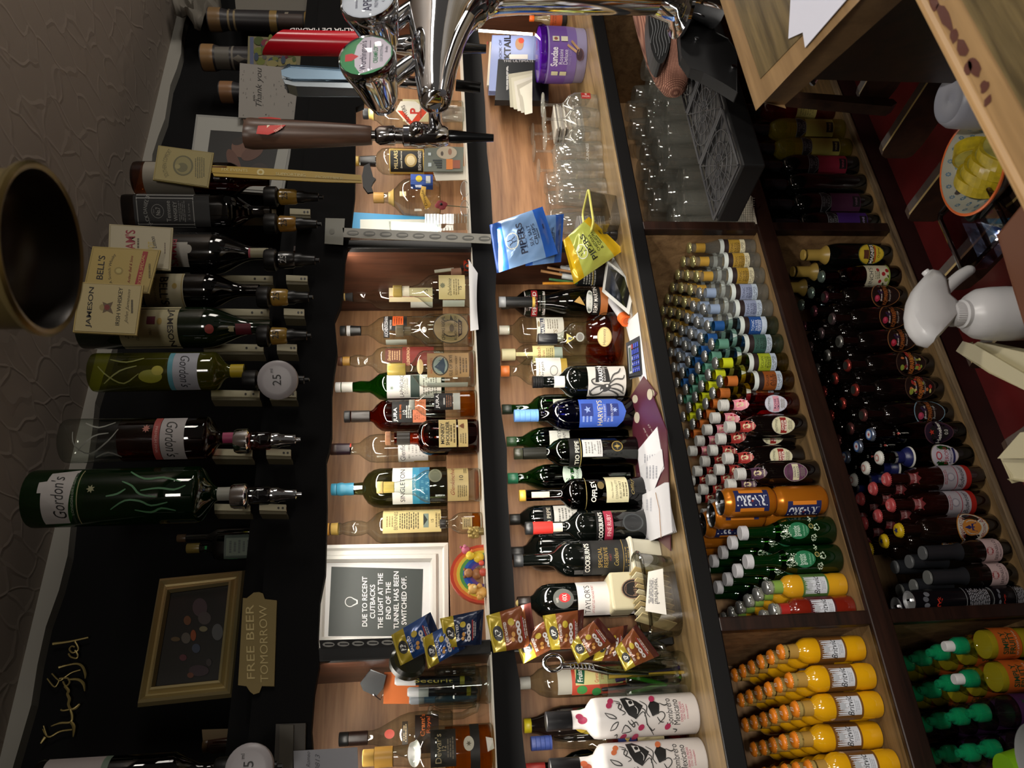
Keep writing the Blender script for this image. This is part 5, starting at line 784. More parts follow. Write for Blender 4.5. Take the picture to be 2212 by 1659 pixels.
optic('amber measure under the blended whisky bottle', 642, 560, 676, 24, '9a7a34'); optic('black measure under the spirit with red lettering', 562, 575, 690, 24, '101010')
optic('amber measure under the square black label bottle', 484, 575, 694, 22, '8a6420'); optic('amber measure under the bottle with old portrait card', 426, 575, 698, 22, '96762c')
def bracket(label, ya, yb, xa, xb_, xc, xd):
    r0 = T('optic_bracket', label, 'bracket', A(xb_, (ya+yb)/2, 1.58), 'cream optic brackets'); 
    for x0, x1, n_ in ((xa, xb_, 'strip'), (xc, xd, 'foot')):
        m_ = MB(); slab(m_, [(x0, ya), (x1, ya+2), (x1, yb+2), (x0, yb)], 1.56, .006, CREAMM); slab(m_, [(x0, yb), (x1, yb+2), (x1+1, yb+9), (x0+1, yb+8)], 1.585, .03, M('5a543e', .7))
        for f in (.72, .88): art(m_, [e_(x0+(x1-x0)*f, (ya+yb)/2+2, 2.4, 2.4, '14120e')], pm(1.56), off=.001)
        m_.build(n_, r0)
bracket('cream bracket between the dark spirit and blended whisky', 594, 606, 452, 589, 618, 664)
bracket('cream bracket between the blended whisky and dark green bottle', 666, 680, 452, 581, 613, 657)
bracket('cream bracket between the dark green and yellow bottles', 742, 757, 440, 569, 598, 641)
bracket('cream bracket between the yellow and pink gin bottles', 842, 856, 456, 560, 582, 640)
bracket('cream bracket between the pink and green gin bottles', 969, 983, 458, 544, 575, 628)
bracket('cream bracket left of the green gin bottle', 1088, 1102, 463, 540, 560, 618)
bracket('cream folded card wedged beside the square black label bottle', 450, 462, 484, 596, 626, 670)
# ---- show cards hanging in front of the bottles
YC = 1.385; cbn = 'c_'
def board(label, pts, bc, fc, items, Y=YC, cat='card', name='show_card', inset=4):
    cx = sum(p[0] for p in pts)/4; cyy = sum(p[1] for p in pts)/4; s = lambda k: [(cx+(x-cx)*k, cyy+(y-cyy)*k) for x, y in pts]
    return card(name, label, cat, pts, Y, .004, bc, [p_(s(.955), '5a4c28'), p_(s(.945), fc)]+items)
board('cream card with black lettering and crest, hanging lowest by the lamp', [(172, 609), (310, 615), (295, 724), (157, 717)], 'a8945a', 'a89a70', [t_('JAMESON', 196, 664, 14, '1e1a14', w=88, r=-.1, bo=.02), e_(222, 664, 7, 7, '8a7c50'), p_([(222, 652), (226, 664), (222, 676), (232, 672), (245, 678), (240, 664), (245, 652), (232, 656)], '5a4a34'), e_(232, 664, 6, 6, '6a2420'), t_('IRISH WHISKEY', 258, 662, 9, '201c16', w=82, r=-.1), t_('John Jameson', 277, 662, 9, '6a6048', w=74, sh=.4, r=-.1), l_(662, 284, 288, 30, 1, '4a4434')], Y=YC-.03)
board('yellowed card with red band, overlapped by the cream crest card', [(200, 532), (347, 540), (322, 634), (180, 624)], '9c8848', 'a08c50', [t_("BELL'S", 218, 578, 15, '201a12', w=52, r=-.12, bo=.02), t_('A Scotch Whisky', 238, 580, 8, '2a2418', w=66, r=-.12, cv=70), e_(257, 585, 10, 8, '8a7a44'), e_(257, 585, 6, 5, 'a89a60'), t_('Arthur Bell & Sons', 282, 582, 6, '7a2820', w=60, sh=.3, r=-.12), p_([(310, 543), (321, 544), (302, 622), (291, 618)], '8a2424'), t_('EXTRA SPECIAL', 306, 583, 7, 'b89a60', w=66, r=-.14), l_(585, 322, 326, 36, 1, '6a5c34')])
board('cream card with dark red lettering and gold mark, under the yellowed card', [(236, 484), (374, 492), (368, 584), (233, 575)], '9a9070', 'a09880', [t_("AM'S", 282, 518, 22, '7c2430', w=42, bo=.02), l_(528, 297, 301, 34, 1, '4a4434'), t_('HOT', 327, 532, 14, 'a89440', w=20), t_('Lemon', 332, 524, 10, '38342c', w=26, sh=.4, r=.2), l_(536, 356, 358, 30, 1, '5a4a40')], Y=YC+.03)
board('faded olive card with an old oval portrait, at the top of the yellow lanyard', [(342, 314), (462, 330), (450, 405), (330, 388)], '8a7c46', '8c8050', [t_('SOUTHERN COMFORT', 356, 352, 9, '4a4424', w=62, cv=50, r=-.12), e_(396, 358, 22, 22, '565234', .1), e_(396, 358, 18, 19, '7c7448', .1), e_(394, 362, 12, 10, '5c5838'), e_(384, 360, 6, 5, '8a8254'), l_(362, 422, 442, 52, 5, '5c5634')], Y=1.452)
# ---- yellow lanyard
ln = T('lanyard', 'yellow charity lanyard hanging straight down from the portrait card', 'lanyard', A(780, 395, 1.457))
m_ = MB(); slab(m_, [(452, 356), (462, 357), (620, 366), (780, 378), (782, 395), (700, 393), (560, 386), (462, 380)], 1.457, .002, 'a88a24')
art(m_, [t_('FIX  EVENTS', 507, 366, 7, 'c8bc80', w=1, r=0) if 0 else t_('FIX EVENTS', 507, 367, 6, 'ccc088', r=-pi/2-.05, w=56), e_(563, 372, 8, 7, 'ccc088'), e_(563, 372, 4, 3.5, 'a88a24'), t_('SUPPORTING', 628, 377, 6, 'ccc088', r=-pi/2-.05, w=64), t_('MOVEMBER', 712, 384, 5.5, 'bcae70', r=-pi/2-.06, w=60), p_([(456, 372), (780, 389), (780, 390), (456, 373)], '8a6e18')], pm(1.457)); m_.build('strap', ln)
m_ = MB(); slab(m_, [(782, 380), (786, 358), (798, 352), (803, 370), (806, 382), (812, 386), (806, 394), (802, 402), (806, 414), (794, 416), (784, 402)], 1.455, .006, M('1c1d1e', .5)); m_.build('tag', ln)
# ---- gilt picture frame, plaque, script ornament on the black wall
fr = T('picture_frame', 'gilt picture frame leaning on the dark wall above the framed sign', 'frame', A(530, 1380, 1.80))
O = [(346, 1250), (532, 1232), (506, 1506), (297, 1528)]; I = [(370, 1282), (495, 1265), (473, 1469), (337, 1483)]
lerp = lambda a, b, t: (a[0]+(b[0]-a[0])*t, a[1]+(b[1]-a[1])*t)
m_ = MB(); GILT = M('b8a676', .42, .55); prf = [(0, 0), (.15, .016), (.3, .02), (.5, .01), (.62, .008), (.78, .018), (.9, .02), (1, .004)]
rings = [[A(*lerp(O[k], I[k], f), 1.80)-Vector((0, h, 0)) for k in range(4)] for f, h in prf]
vs = [v for r0 in rings for v in r0]; m_.add(vs, [(i*4+k, i*4+(k+1) % 4, i*4+4+(k+1) % 4, i*4+4+k) for i in range(len(prf)-1) for k in range(4)], GILT); m_.build('frame', fr)
m_ = MB(); slab(m_, I, 1.798, .004, '16130f'); rf = random.Random(2)
art(m_, [e_(432, 1312, 16, 20, '4a3a40'), e_(442, 1335, 14, 14, '4c4444'), e_(405, 1340, 8, 10, '6a4428'), e_(402, 1378, 10, 12, '5a5650'), e_(470, 1365, 12, 18, '5a5a5c'), e_(418, 1372, 6, 12, '8a4420'), e_(424, 1400, 9, 10, '3a4458'), e_(396, 1420, 8, 7, '5a2c34'), e_(430, 1448, 22, 12, '3c2c34'), e_(412, 1458, 7, 6, '6a3c28'), e_(440, 1358, 9, 6, '7a7458'), e_(452, 1430, 6, 8, '3c3434'), e_(380, 1380, 10, 5, '5c4c30')], pm(1.797)); m_.build('painting', fr)
pl = T('plaque', 'cast brass plaque with two raised words lines below the gilt frame', 'plaque', A(555, 1390, 1.618))
m_ = MB(); slab(m_, [(533, 1292), (548, 1280), (560, 1279), (568, 1282), (572, 1294), (598, 1297), (592, 1482), (566, 1482), (560, 1496), (548, 1500), (540, 1494), (532, 1482), (514, 1480), (525, 1292)], 1.618, .005, M('84744a', .4, .5)); bev(m_.build('plate', pl), .0015)
m_ = MB(); art(m_, [t_('FREE BEER', 541, 1386, 17, 'c0ae78', w=160, r=.02), t_('TOMORROW', 570, 1390, 17, 'c0ae78', w=166, r=.02)], pm(1.618), off=.001); m_.build('lettering', pl)
sg = MB(); GT = M('a4925a', .4, .5)
for st, rad in (([(114, 1391), (150, 1386), (191, 1377)], [3.5, 2.5, 2]), ([(162, 1386), (168, 1397), (168, 1405), (157, 1410), (150, 1403), (155, 1396), (162, 1398)], 2), ([(162, 1405), (168, 1415), (165, 1422), (153, 1419), (148, 1412)], 2), ([(127, 1442), (145, 1437), (166, 1434), (178, 1440), (184, 1455), (184, 1466)], [3, 2, 2.5, 3, 3, 1]), ([(174, 1447), (155, 1453), (140, 1463), (128, 1470), (112, 1455)], 1.6), ([(128, 1470), (118, 1484), (102, 1466)], 1.6), ([(128, 1466), (146, 1465), (150, 1475), (142, 1482), (136, 1472)], 2), ([(147, 1468), (168, 1468), (180, 1477), (183, 1493)], [2, 3, 3.5, 1]), ([(140, 1482), (148, 1492), (146, 1500), (150, 1510), (148, 1522), (152, 1532)], [3, 3.5, 3, 3.5, 3, 3]), ([(152, 1532), (137, 1535), (131, 1533)], 2), ([(152, 1532), (160, 1530), (172, 1521), (165, 1530), (156, 1533)], 2), ([(152, 1532), (156, 1548), (152, 1560), (130, 1562), (110, 1569)], [2.5, 3, 2.5, 2.5, 1]), ([(152, 1558), (160, 1570), (158, 1592)], [3, 4, 1]), ([(156, 1576), (130, 1580), (105, 1592), (92, 1575)], [2, 2, 2, 1]), ([(101, 1590), (94, 1568)], 1.5), ([(98, 1592), (88, 1606)], [4, 2])):
    pts = [A(x, y, 1.945) for x, y in st]; rr_ = [r0*.001 for r0 in (rad if isinstance(rad, list) else [rad]*len(st))]
    q = []; qr = []
    for i in range(len(pts)-1):
        p0, p1, p2, p3 = pts[max(i-1, 0)], pts[i], pts[i+1], pts[min(i+2, len(pts)-1)]
        for j in range(5):
            u = j/5; q.append(.5*((2*p1)+(p2-p0)*u+(2*p0-5*p1+4*p2-p3)*u*u+(-p0+3*p1-3*p2+p3)*u**3)); qr.append(rr_[i]*(1-u)+rr_[i+1]*u)
    q.append(pts[-1]); qr.append(rr_[-1]); sg.tube(q, qr, GT, 6)
tag(sg.build('wall_script', None, A(150, 1480, 1.945)), 'brass calligraphy ornament fixed to the black wall under the ceiling', 'ornament')
# ---- right-hand end of the display shelf
tk = card('greeting_card', 'pale speckled thank you card standing by the blue grey pump handle', 'card', [(518, 136), (644, 149), (640, 258), (515, 254)], 1.72, .003, M('8a8680', .7), [t_('Thank you', 561, 188, 17, '2c2a28', w=84, sh=.35), t_('AND', 549, 212, 4, '2c2a28')]+[e_(520+rj.random()*116, 145+rj.random()*105, .8, .8, '4a4744') for k in range(40)])
pf = T('picture_frame', 'white framed portrait photo with wide mount behind the wooden pump handle', 'frame', A(622, 330, 1.745))
m_ = MB(); slab(m_, [(424, 247), (640, 262), (612, 420), (404, 405)], 1.745, .01, M('8a8a86', .5)); m_.build('frame', pf)
m_ = MB(); slab(m_, [(428, 252), (634, 266), (607, 414), (409, 400)], 1.743, .002, '9a9a94'); slab(m_, [(455, 281), (606, 290), (584, 400), (440, 390)], 1.741, .002, '1a1a1a'); art(m_, [e_(520, 318, 20, 22, '6a4a3c'), e_(545, 330, 26, 14, '5a3c30', .5), e_(515, 305, 14, 8, '241c18', .3), e_(505, 350, 12, 30, '5a3a2e', .4), e_(560, 372, 22, 20, '2c2422')], pm(1.741)); m_.build('photograph', pf)
def stein(label, yc, xt, xb, w_, Y, items=(), col='7a5c3c', lid=True):
    o = B(label, yc, xt, xb, w_, Y, 1.84, M('2c2a2c', .4), prof=[(xb, w_*.5), (xb-4, w_*.52), (xb-10, w_*.46), (xt+18, w_*.42), (xt+12, w_*.48), (xt, w_*.48)], cat='stein', name='stein', foil=[(xt+13, xt+1, col), (xb-1, xb-9, col)], items=items)
    return o
GROUP = 'pottery steins on the display shelf'
stein('large dark pottery stein with pale carved band, near the ceiling corner', 126, 437, 545, 62, 1.80, [r_(452, 466, 102, 150, '5c5850'), s_(482, 126, 13, '6a645a', 7, .6), r_(468, 470, 98, 154, '7a746a')], '8a6a44')
stein('dark pottery stein with brown rings beside the dull fabric', 44, 452, 560, 56, 1.83, [r_(472, 474, 20, 70, '8a7a5a'), r_(478, 480, 20, 70, '8a7a5a')], '7a6040')
stein('small brown pottery stein half hidden by the thank you card', 200, 476, 560, 50, 1.82, [r_(498, 512, 178, 222, '5a2c20')], '8a6444')
stein('brown banded pot standing behind the floral book', 48, 584, 652, 50, 1.76, [r_(600, 640, 30, 66, '3a2a24'), r_(610, 616, 26, 60, '8a8274')], '8a7040')
card('book', 'floral patterned booklet standing beside the thank you card', 'book', [(536, 78), (650, 84), (649, 150), (534, 146)], 1.74, .012, '6e684c', [r_(540, 548, 80, 146, '4a5270')]+[e_(552+rj.random()*92, 84+rj.random()*60, 4+rj.random()*9, 3+rj.random()*7, rj.choice(['3c4a1c', '5c6424', '6a2434', '28384c', '7a7244', '4a4a44'])) for k in range(34)])
card('board', 'plain pale board leaning behind the steins at the ceiling end', 'board', [(506, -20), (672, -20), (660, 44), (590, 62), (512, 50)], 1.86, .004, M('6c6860', .7))
m_ = MB(); n = 12
vs = []; fs = []
for i in range(n+1):
    for j in range(n+1):
        x = 385+95*i/n; y = -60+118*j/n-10*math.sin(i*.9)-(i-6)**2*.5; p = A(x, y, 1.84); vs.append(p-Vector((0, .03+.02*math.sin(i*1.3+j*.8)+.015*math.sin(j*1.9), 0)))
for i in range(n):
    for j in range(n): fs.append((i*(n+1)+j, i*(n+1)+j+1, (i+1)*(n+1)+j+1, (i+1)*(n+1)+j))
m_.add(vs, fs, M('6a655c', .8), True); o = m_.build('cloth', None, A(480, 0, 1.8)); tag(o, 'crumpled dull grey cloth bundle on the display shelf under the ceiling', 'cloth'); sd = o.modifiers.new('s', 'SOLIDIFY'); sd.thickness = .01
# ---- left-hand end
GROUP = 'bottles on the display shelf'
B('small square green bottle with gold cap beside the gilt frame', 1182, 408, 548, 58, 1.80, 1.84, glass('4a7a5c', '0c2014'), prof=[(548, 27), (546, 29), (470, 29), (462, 26), (455, 13), (448, 10), (430, 9)], cap=(430, 405, 11, '7a6a34'), sq=8, items=[r_(482, 542, 1162, 1202, '34443a'), r_(486, 538, 1166, 1198, '5a6a58'), l_(1182, 492, 530, 26, 5, '2c3a30')], liq=(505, glass('6a9a70', '2a5038', base=0)))
B('dim slim dark bottle behind the small square green bottle', 1160, 384, 548, 40, 1.86, 1.84, DARKG, (460, 435, 8, 'slope'), cap=(400, 384, 9, '5a4630'))
B('pale labelled gin bottle upturned at the left edge beside the note', 1672, 95, 470, 88, YO, None, glass('3c5c44', '0c1a10'), prof=[(470, 14), (430, 14), (400, 30), (380, 43), (104, 43), (97, 40)], items=[r_(118, 236, 1630, 1714, '8e8684'), r_(236, 250, 1630, 1714, '5a6a5c')])
optic('white round measure at the left edge above the note', 1655, 470, 610, 26, 'b0b0b0', round_=True)
card('card', 'small cream card propped in a dark holder near the left measure', 'card', [(436, 1576), (497, 1574), (496, 1592), (438, 1600)], 1.74, .002, M('6a583c', .7))
B('small brown candle jar on the display shelf near the cream card', 1608, 440, 510, 44, 1.78, 1.84, M('3a1c10', .2, 0, 0, .4), prof=[(510, 18), (506, 20), (460, 20), (450, 15), (440, 14)], cap=(450, 440, 16, '5a4428'), name='jar', cat='jar')
nt = T('clipboard', 'grey clip board with a sheet of handwritten numbers pinned to the valance', 'clipboard', A(690, 1615, 1.60))
m_ = MB(); slab(m_, [(596, 1564), (660, 1562), (658, 1690), (590, 1690)], 1.612, .008, M('4a4640', .6)); slab(m_, [(604, 1566), (634, 1566), (632, 1690), (602, 1690)], 1.606, .006, M('57534a', .6)); m_.build('board', nt)
m_ = MB(); slab(m_, [(634, 1622), (772, 1614), (776, 1710), (636, 1710)], 1.602, .001, M('a4a6ae', .7)); art(m_, [t_('Romeo', 666, 1640, 8, '4a4c54', w=34, sh=.4), t_('07808130376', 655, 1668, 8, '5a5c64', w=70, sh=.3, r=-pi*0) if 0 else t_('0780813', 686, 1660, 10, '5a5c64', w=62, sh=.3)], pm(1.602)); m_.build('paper', nt)
# ================================================================ brass lamp hanging close to the camera
lp = T('pendant_lamp', 'brass cylinder pendant lamp close overhead, unlit and out of focus', 'lamp', A(0, 540, .5)); L0 = A(100, 540, .50); tl = mpp(100, 540, .5)
ax = Matrix.Translation(L0) @ Matrix.Diagonal((.062, .062, .062, 1))
m_ = MB(); BRS = M('84754a', .3, .9)
m_.lathe([(1.0, .02), (1.06, 0), (1.1, .04), (1.08, .12), (1.0, .18), (1.0, 1.3), (.96, 1.42), (.6, 1.5), (.3, 1.62), (.3, 1.8)], BRS, 44, ax, cap=False); m_.build('shade', lp)
m_ = MB(); m_.lathe([(1.0, .02), (.97, .1), (.9, .5), (.6, .75), (.05, .8)], M('3c3835', .35, .6), 40, ax, cap=False); m_.build('reflector', lp)
m_ = MB(); m_.tube([L0+Vector((0, 0, .10)), (L0.x, L0.y, 2.375)], .005, BRS, 10); m_.build('stem', lp)
# ================================================================ things among the bottles
sf = T('framed_sign', 'white framed dark sign joking about cutbacks, standing on the shelf step', 'sign', A(969, 1283, 1.84))
O = [(700, 1180), (969, 1176), (971, 1412), (696, 1412)]; I = [(706, 1216), (930, 1214), (930, 1376), (706, 1376)]; O[0] = (672, 1182); O[3] = (668, 1412); I[0] = (705, 1216); I[3] = (700, 1376)
WP = M('dcdad4', .3); prf = [(0, 0), (.03, .018), (.25, .02), (.35, .012), (.6, .012), (.7, .017), (.9, .017), (1, .002)]
rings = [[A(*lerp(O[k], I[k], f), 1.84)-Vector((0, h, 0)) for k in range(4)] for f, h in prf]
m_ = MB(); m_.add([v for r0 in rings for v in r0], [(i*4+k, i*4+(k+1) % 4, i*4+4+(k+1) % 4, i*4+4+k) for i in range(len(prf)-1) for k in range(4)], WP); m_.build('frame', sf)
m_ = MB(); slab(m_, I, 1.838, .003, 'dcdcdc'); art(m_, [p_([(716, 1224), (914, 1229), (910, 1374), (709, 1374)], '3c4240'), e_(756, 1300, 11, 11, 'd8dad8'), e_(756, 1300, 9.3, 9.3, '3c4240'), p_([(762, 1291), (762, 1309), (773, 1304), (773, 1296)], 'd8dad8'), p_([(761, 1293), (761, 1307), (770, 1302.5), (770, 1297.5)], '3c4240'), t_('DUE TO RECENT', 788, 1299, 11, 'e8e8e6', w=108, bo=.012), t_('CUTBACKS', 805, 1299, 11, 'e8e8e6', w=73, bo=.012), t_('THE LIGHT AT THE', 822, 1298, 11, 'e8e8e6', w=120, bo=.012), t_('END OF THE', 839, 1297, 11, 'e8e8e6', w=80, bo=.012), t_('TUNNEL HAS BEEN', 856, 1296, 11, 'e8e8e6', w=124, bo=.012), t_('SWITCHED OFF.', 873, 1297, 11, 'e8e8e6', w=104, bo=.012)], pm(1.838)); m_.build('print', sf)
# rainbow ornament with little bears
rb = T('rainbow_ornament', 'rainbow coloured plaster ornament with small bears in front of the framed sign', 'ornament', A(1048, 1245, 1.70))
m_ = MB(); cols = ['b03a24', 'c86a2c', 'c8b03c', '4a8a44', '2a5aa8', '2c3c94', '5a3a7c']
cx, cyr = 1046, 1240
for k, c_ in enumerate(cols):
    r1, r0_ = 74-7*k, 67-7*k; pts = [(cx-r1*math.sin(a), cyr-r1*.86*math.cos(a)) for a in [pi*i/14 for i in range(15)]]+[(cx-r0_*math.sin(a), cyr-r0_*.86*math.cos(a)) for a in [pi*(14-i)/14 for i in range(15)]]
    slab(m_, pts, 1.705-.0015*k, .014, M(c_, .35))
m_.build('arch', rb)
def blob(parent, nm, parts):
    b = MB()
    for x, y, rad, Y, c_ in parts: b.ball(A(x, y, Y), rad*mpp(x, y, Y), M(c_, .45))
    return b.build(nm, parent)
blob(rb, 'bear', [(1040, 1280, 13, 1.685, 'c89a50'), (1022, 1272, 11, 1.682, 'd0a45a'), (1014, 1264, 4, 1.682, 'c89a50'), (1014, 1280, 4, 1.682, 'c89a50'), (1026, 1268, 4, 1.672, 'e0c890'), (1036, 1290, 6, 1.675, 'b88840'), (1036, 1266, 6, 1.675, 'b88840')])
blob(rb, 'bird', [(1034, 1204, 12, 1.685, 'd0b02c'), (1016, 1200, 10, 1.682, 'd8bc38'), (1020, 1190, 4, 1.675, 'c8682c'), (1040, 1216, 6, 1.68, 'c04838')])
blob(rb, 'pig', [(1006, 1188, 9, 1.69, 'b85a78'), (996, 1182, 3, 1.69, 'a84a6c'), (1004, 1180, 4, 1.682, 'c87a90')])
blob(rb, 'brown_bear', [(1030, 1240, 12, 1.69, '8a5a34'), (1012, 1238, 10, 1.688, '9a6a40'), (1004, 1230, 3.5, 1.688, '7a4a2c'), (1004, 1246, 3.5, 1.688, '7a4a2c'), (1044, 1236, 9, 1.68, 'a03c2c')])
wk = MB()
for k in range(16):
    a = k*2.4; wk.ball(A(1026, 1150, 1.675)+Vector((.009*math.cos(a), .008*math.sin(a), -.006+k*.0012)), .0055, M('a08a50', .4, .5), 8)
wk.ball(A(1026, 1150, 1.675), .011, M('a08a50', .4, .5)); wk.lathe([(.008, 0), (.009, .012), (.006, .02)], M('7a6a40', .4, .5), 14, Matrix.Translation((A(1044, 1148, 1.675).x, 1.675, MS)))
tag(wk.build('wire_cork_figure', None, (A(1046, 1149, 1.675).x, 1.675, MS)), 'small knobbly gold coloured walnut-like trinket beside the tiny sample bottle', 'trinket')
# toy tractor stopper
tr = T('bottle_stopper', 'cork bottle stopper topped by a tiny red tractor lying on the shelf', 'stopper', (A(1010, 580, 1.68).x, 1.68, MS))
m_ = MB(); m_.tube([A(975, 588, 1.68), A(996, 586, 1.68)], .010, M('8a6450', .8), 14); m_.build('cork', tr)
m_ = MB(); c0_ = A(1008, 574, 1.68); m_.box(c0_.x-.013, c0_.x+.012, c0_.y-.008, c0_.y+.008, MS+.009, MS+.020, M('b03420', .35)); m_.box(c0_.x-.013, c0_.x-.004, c0_.y-.007, c0_.y+.007, MS+.020, MS+.030, M('2a2020', .3)); m_.build('tractor_body', tr)
for dx_, r0_ in ((-.009, .0095), (.010, .0065)):
    for dy in (-.009, .009):
        m_ = MB(); m_.lathe([(r0_, -.002), (r0_, .002)], M('141414', .6), 16, Matrix.Translation((c0_.x+dx_, c0_.y+dy, MS+r0_)) @ Matrix.Rotation(pi/2, 4, 'X')); m_.lathe([(r0_*.5, -.0025), (r0_*.5, .0025)], M('c85a2c', .5), 12, Matrix.Translation((c0_.x+dx_, c0_.y+dy, MS+r0_)) @ Matrix.Rotation(pi/2, 4, 'X')); m_.build('wheel', tr)
m_ = MB(); slab(m_, [(938, 583), (980, 578), (982, 583), (939, 588)], 1.675, .004, M('b8b4a0', .4)); m_.build('stem', tr)
# curled paper on the shelf edge
def sheet(name, label, cat, pts3, m, sag=.004, th=.0006, group=None, items=None, nx=8, ny=8, up_=Vector((0, 0, 1))):
    a, b, c_, d = [Vector(p) for p in pts3]; mb = MB(); n_ = (b-a).cross(d-a).normalized(); n_ = n_ if n_.dot(up_) > 0 else -n_
    def mp(u, v, off=0): return (a*(1-u)+b*u)*(1-v)+(d*(1-u)+c_*u)*v+n_*(sag*math.sin(u*pi)*math.sin(v*2.6)+off)
    vs = [mp(i/nx, j/ny) for j in range(ny+1) for i in range(nx+1)]; fs = [(j*(nx+1)+i, j*(nx+1)+i+1, (j+1)*(nx+1)+i+1, (j+1)*(nx+1)+i) for j in range(ny) for i in range(nx)]
    mb.add(vs, fs, m, True)
    if items: art(mb, items, mp, nx=4, nz=4, off=.0008)
    o = mb.build(name, None, (a+c_)/2); tag(o, label, cat, group); return o
sheet('paper_strip', 'crumpled white paper strip curling over the front edge of the upper shelf', 'paper', [A(1012, 560, 1.63), A(1016, 715, 1.63), A(1034, 712, 1.612), A(1032, 590, 1.612)], M('c8c8ca', .6), .012, nx=12)
# --- upper right bay clutter
card('card', 'bright blue bordered card leaning behind the clear plastic boxes', 'card', [(759, 458), (948, 470), (944, 520), (757, 508)], 1.86, .002, M('3a94c8', .5), [r_(778, 940, 474, 512, 'd4d6cc')])
def clearbox(name, label, pts, Y, dep, col='eef2f0', ribs=0):
    P = [A(x, y, Y) for x, y in pts]; m_ = MB(); m_.prism(P, (0, dep, 0), glass(col, '9aa09c', base=.16))
    for k in range(ribs):
        f = (k+.5)/ribs; a_ = P[0].lerp(P[1], f); b_ = P[3].lerp(P[2], f); m_.tube([a_-Vector((0, .001, 0)), b_-Vector((0, .001, 0))], .0012, glass('f4f6f4', 'a0a4a0', base=.4), 6)
    return tag(m_.build(name, None, P[1]), label, 'box')
clearbox('plastic_box', 'long clear plastic sleeve standing beside the blue card', [(840, 478), (1020, 486), (1019, 500), (842, 496)], 1.80, .02)
clearbox('plastic_box', 'ribbed clear plastic tray standing in front of the poppy', [(918, 462), (1014, 462), (1014, 482), (918, 484)], 1.70, .03, ribs=14)
pp = MB(); c0_ = A(953, 443, 1.69)
for k in range(4): a = k*pi/2+.3; pp.ball(c0_+Vector((.008*math.cos(a), 0, .008*math.sin(a))), .011, M('7a1c24', .7), 12, (1, .25, 1))
pp.ball(c0_-Vector((0, .004, 0)), .004, M('0c0c0c', .6), 10); pp.tube([c0_, A(1012, 448, 1.69)], .0012, M('2a4a2a', .6), 6)
tag(pp.build('paper_poppy', None, A(1012, 448, 1.69)), 'dark red paper poppy standing by the dimpled bottle', 'poppy')
sp = T('spectacles', 'thin wire spectacles lying on the shelf by the poppy', 'glasses', A(1014, 425, 1.665))
for cyy2 in (408, 450):
    pts = [A(1004+9*math.sin(2*pi*k/20), cyy2+17*math.cos(2*pi*k/20), 1.665)+Vector((0, .0, 0)) for k in range(21)]; m_ = MB(); m_.tube(pts, .0008, STEEL, 6); m_.build('rim', sp)
    m_ = MB(); m_.add([A(1004, cyy2, 1.665)]+pts[:-1], [(0, 1+k, 1+(k+1) % 20) for k in range(20)], glass('f0f2f0', base=.12, diff=.08)); m_.build('lens', sp)
m_ = MB(); m_.tube([A(1000, 425, 1.664), A(998, 432, 1.664)], .0008, STEEL, 6); m_.tube([A(1002, 391, 1.665), A(1012, 395, 1.74)], .0008, STEEL, 6); m_.tube([A(1004, 467, 1.665), A(1010, 462, 1.74)], .0008, STEEL, 6); m_.build('arm', sp)
card('postcard', 'dark sketch postcard with an orange pot and a drawn face', 'postcard', [(917, 314), (1002, 318), (1000, 370), (915, 370)], 1.70, .003, M('5c6258', .4), [e_(965, 330, 22, 14, 'a89c88'), e_(955, 332, 3, 5, '4a4038'), e_(972, 328, 4, 7, '8a6450'), r_(964, 978, 344, 366, 'c8742c'), r_(978, 994, 346, 364, '8a4a34'), r_(925, 931, 330, 336, 'b8c4c8'), r_(925, 932, 352, 360, 'b0bcc0')]+[r_(935+k*3, 955, 345+k*5, 348+k*5, '20282c') for k in range(4)])
card('paper', 'white folded paper leaning behind the sketch postcard', 'paper', [(935, 368), (1012, 358), (1012, 388), (942, 390)], 1.71, .002, M('c8c4b8', .6))
card('matchbox', 'small blue and yellow packet behind the dimpled bottle', 'packet', [(887, 376), (935, 377), (935, 400), (887, 398)], 1.78, .02, M('2c4ca0', .5), [e_(905, 386, 7, 7, 'c8b02c'), r_(920, 930, 380, 396, 'c0c4c8')])
# --- merchandising strips
def strip(label, pts, tab, Y, m, n, hook):
    root = T('clip_strip', label, 'strip', A(pts[0][0], pts[0][1], Y)); m_ = MB(); slab(m_, pts, Y, .0015, m)
    (xa, ya), (xb_, yb) = lerp(pts[0], pts[3], .5), lerp(pts[1], pts[2], .5)
    for k in range(n):
        f = (k+.6)/n; x, y = xa+(xb_-xa)*f, ya+(yb-ya)*f; art(m_, [e_(x, y, 13, 5.5, hook, 0), r_(x-8, x+10, y-1.5, y+1.5, m)], pm(Y), off=.001)
    m_.build('strip_body', root)
    if tab: q = MB(); slab(q, tab, Y, .0015, M('7c7c70', .25)); art(q, [e_(707+10, tab[0][1]+29, 6, 6, '6c6c60')], pm(Y), off=.001); q.build('tab', root)
    return root
strip('grey plastic hanging strip with hook slots carrying the crisp packets', [(740, 492), (1062, 506), (1060, 526), (742, 512)], [(703, 471), (745, 472), (741, 529), (701, 526)], 1.60, M('8a887c', .35), 9, M('55554c', .4))
strip('black hanging strip with glinting hook slots above the nut packets', [(690, 1383), (850, 1378), (850, 1396), (692, 1402)], None, 1.60, M('141414', .3), 5, M('a8a8a4', .3, .6))
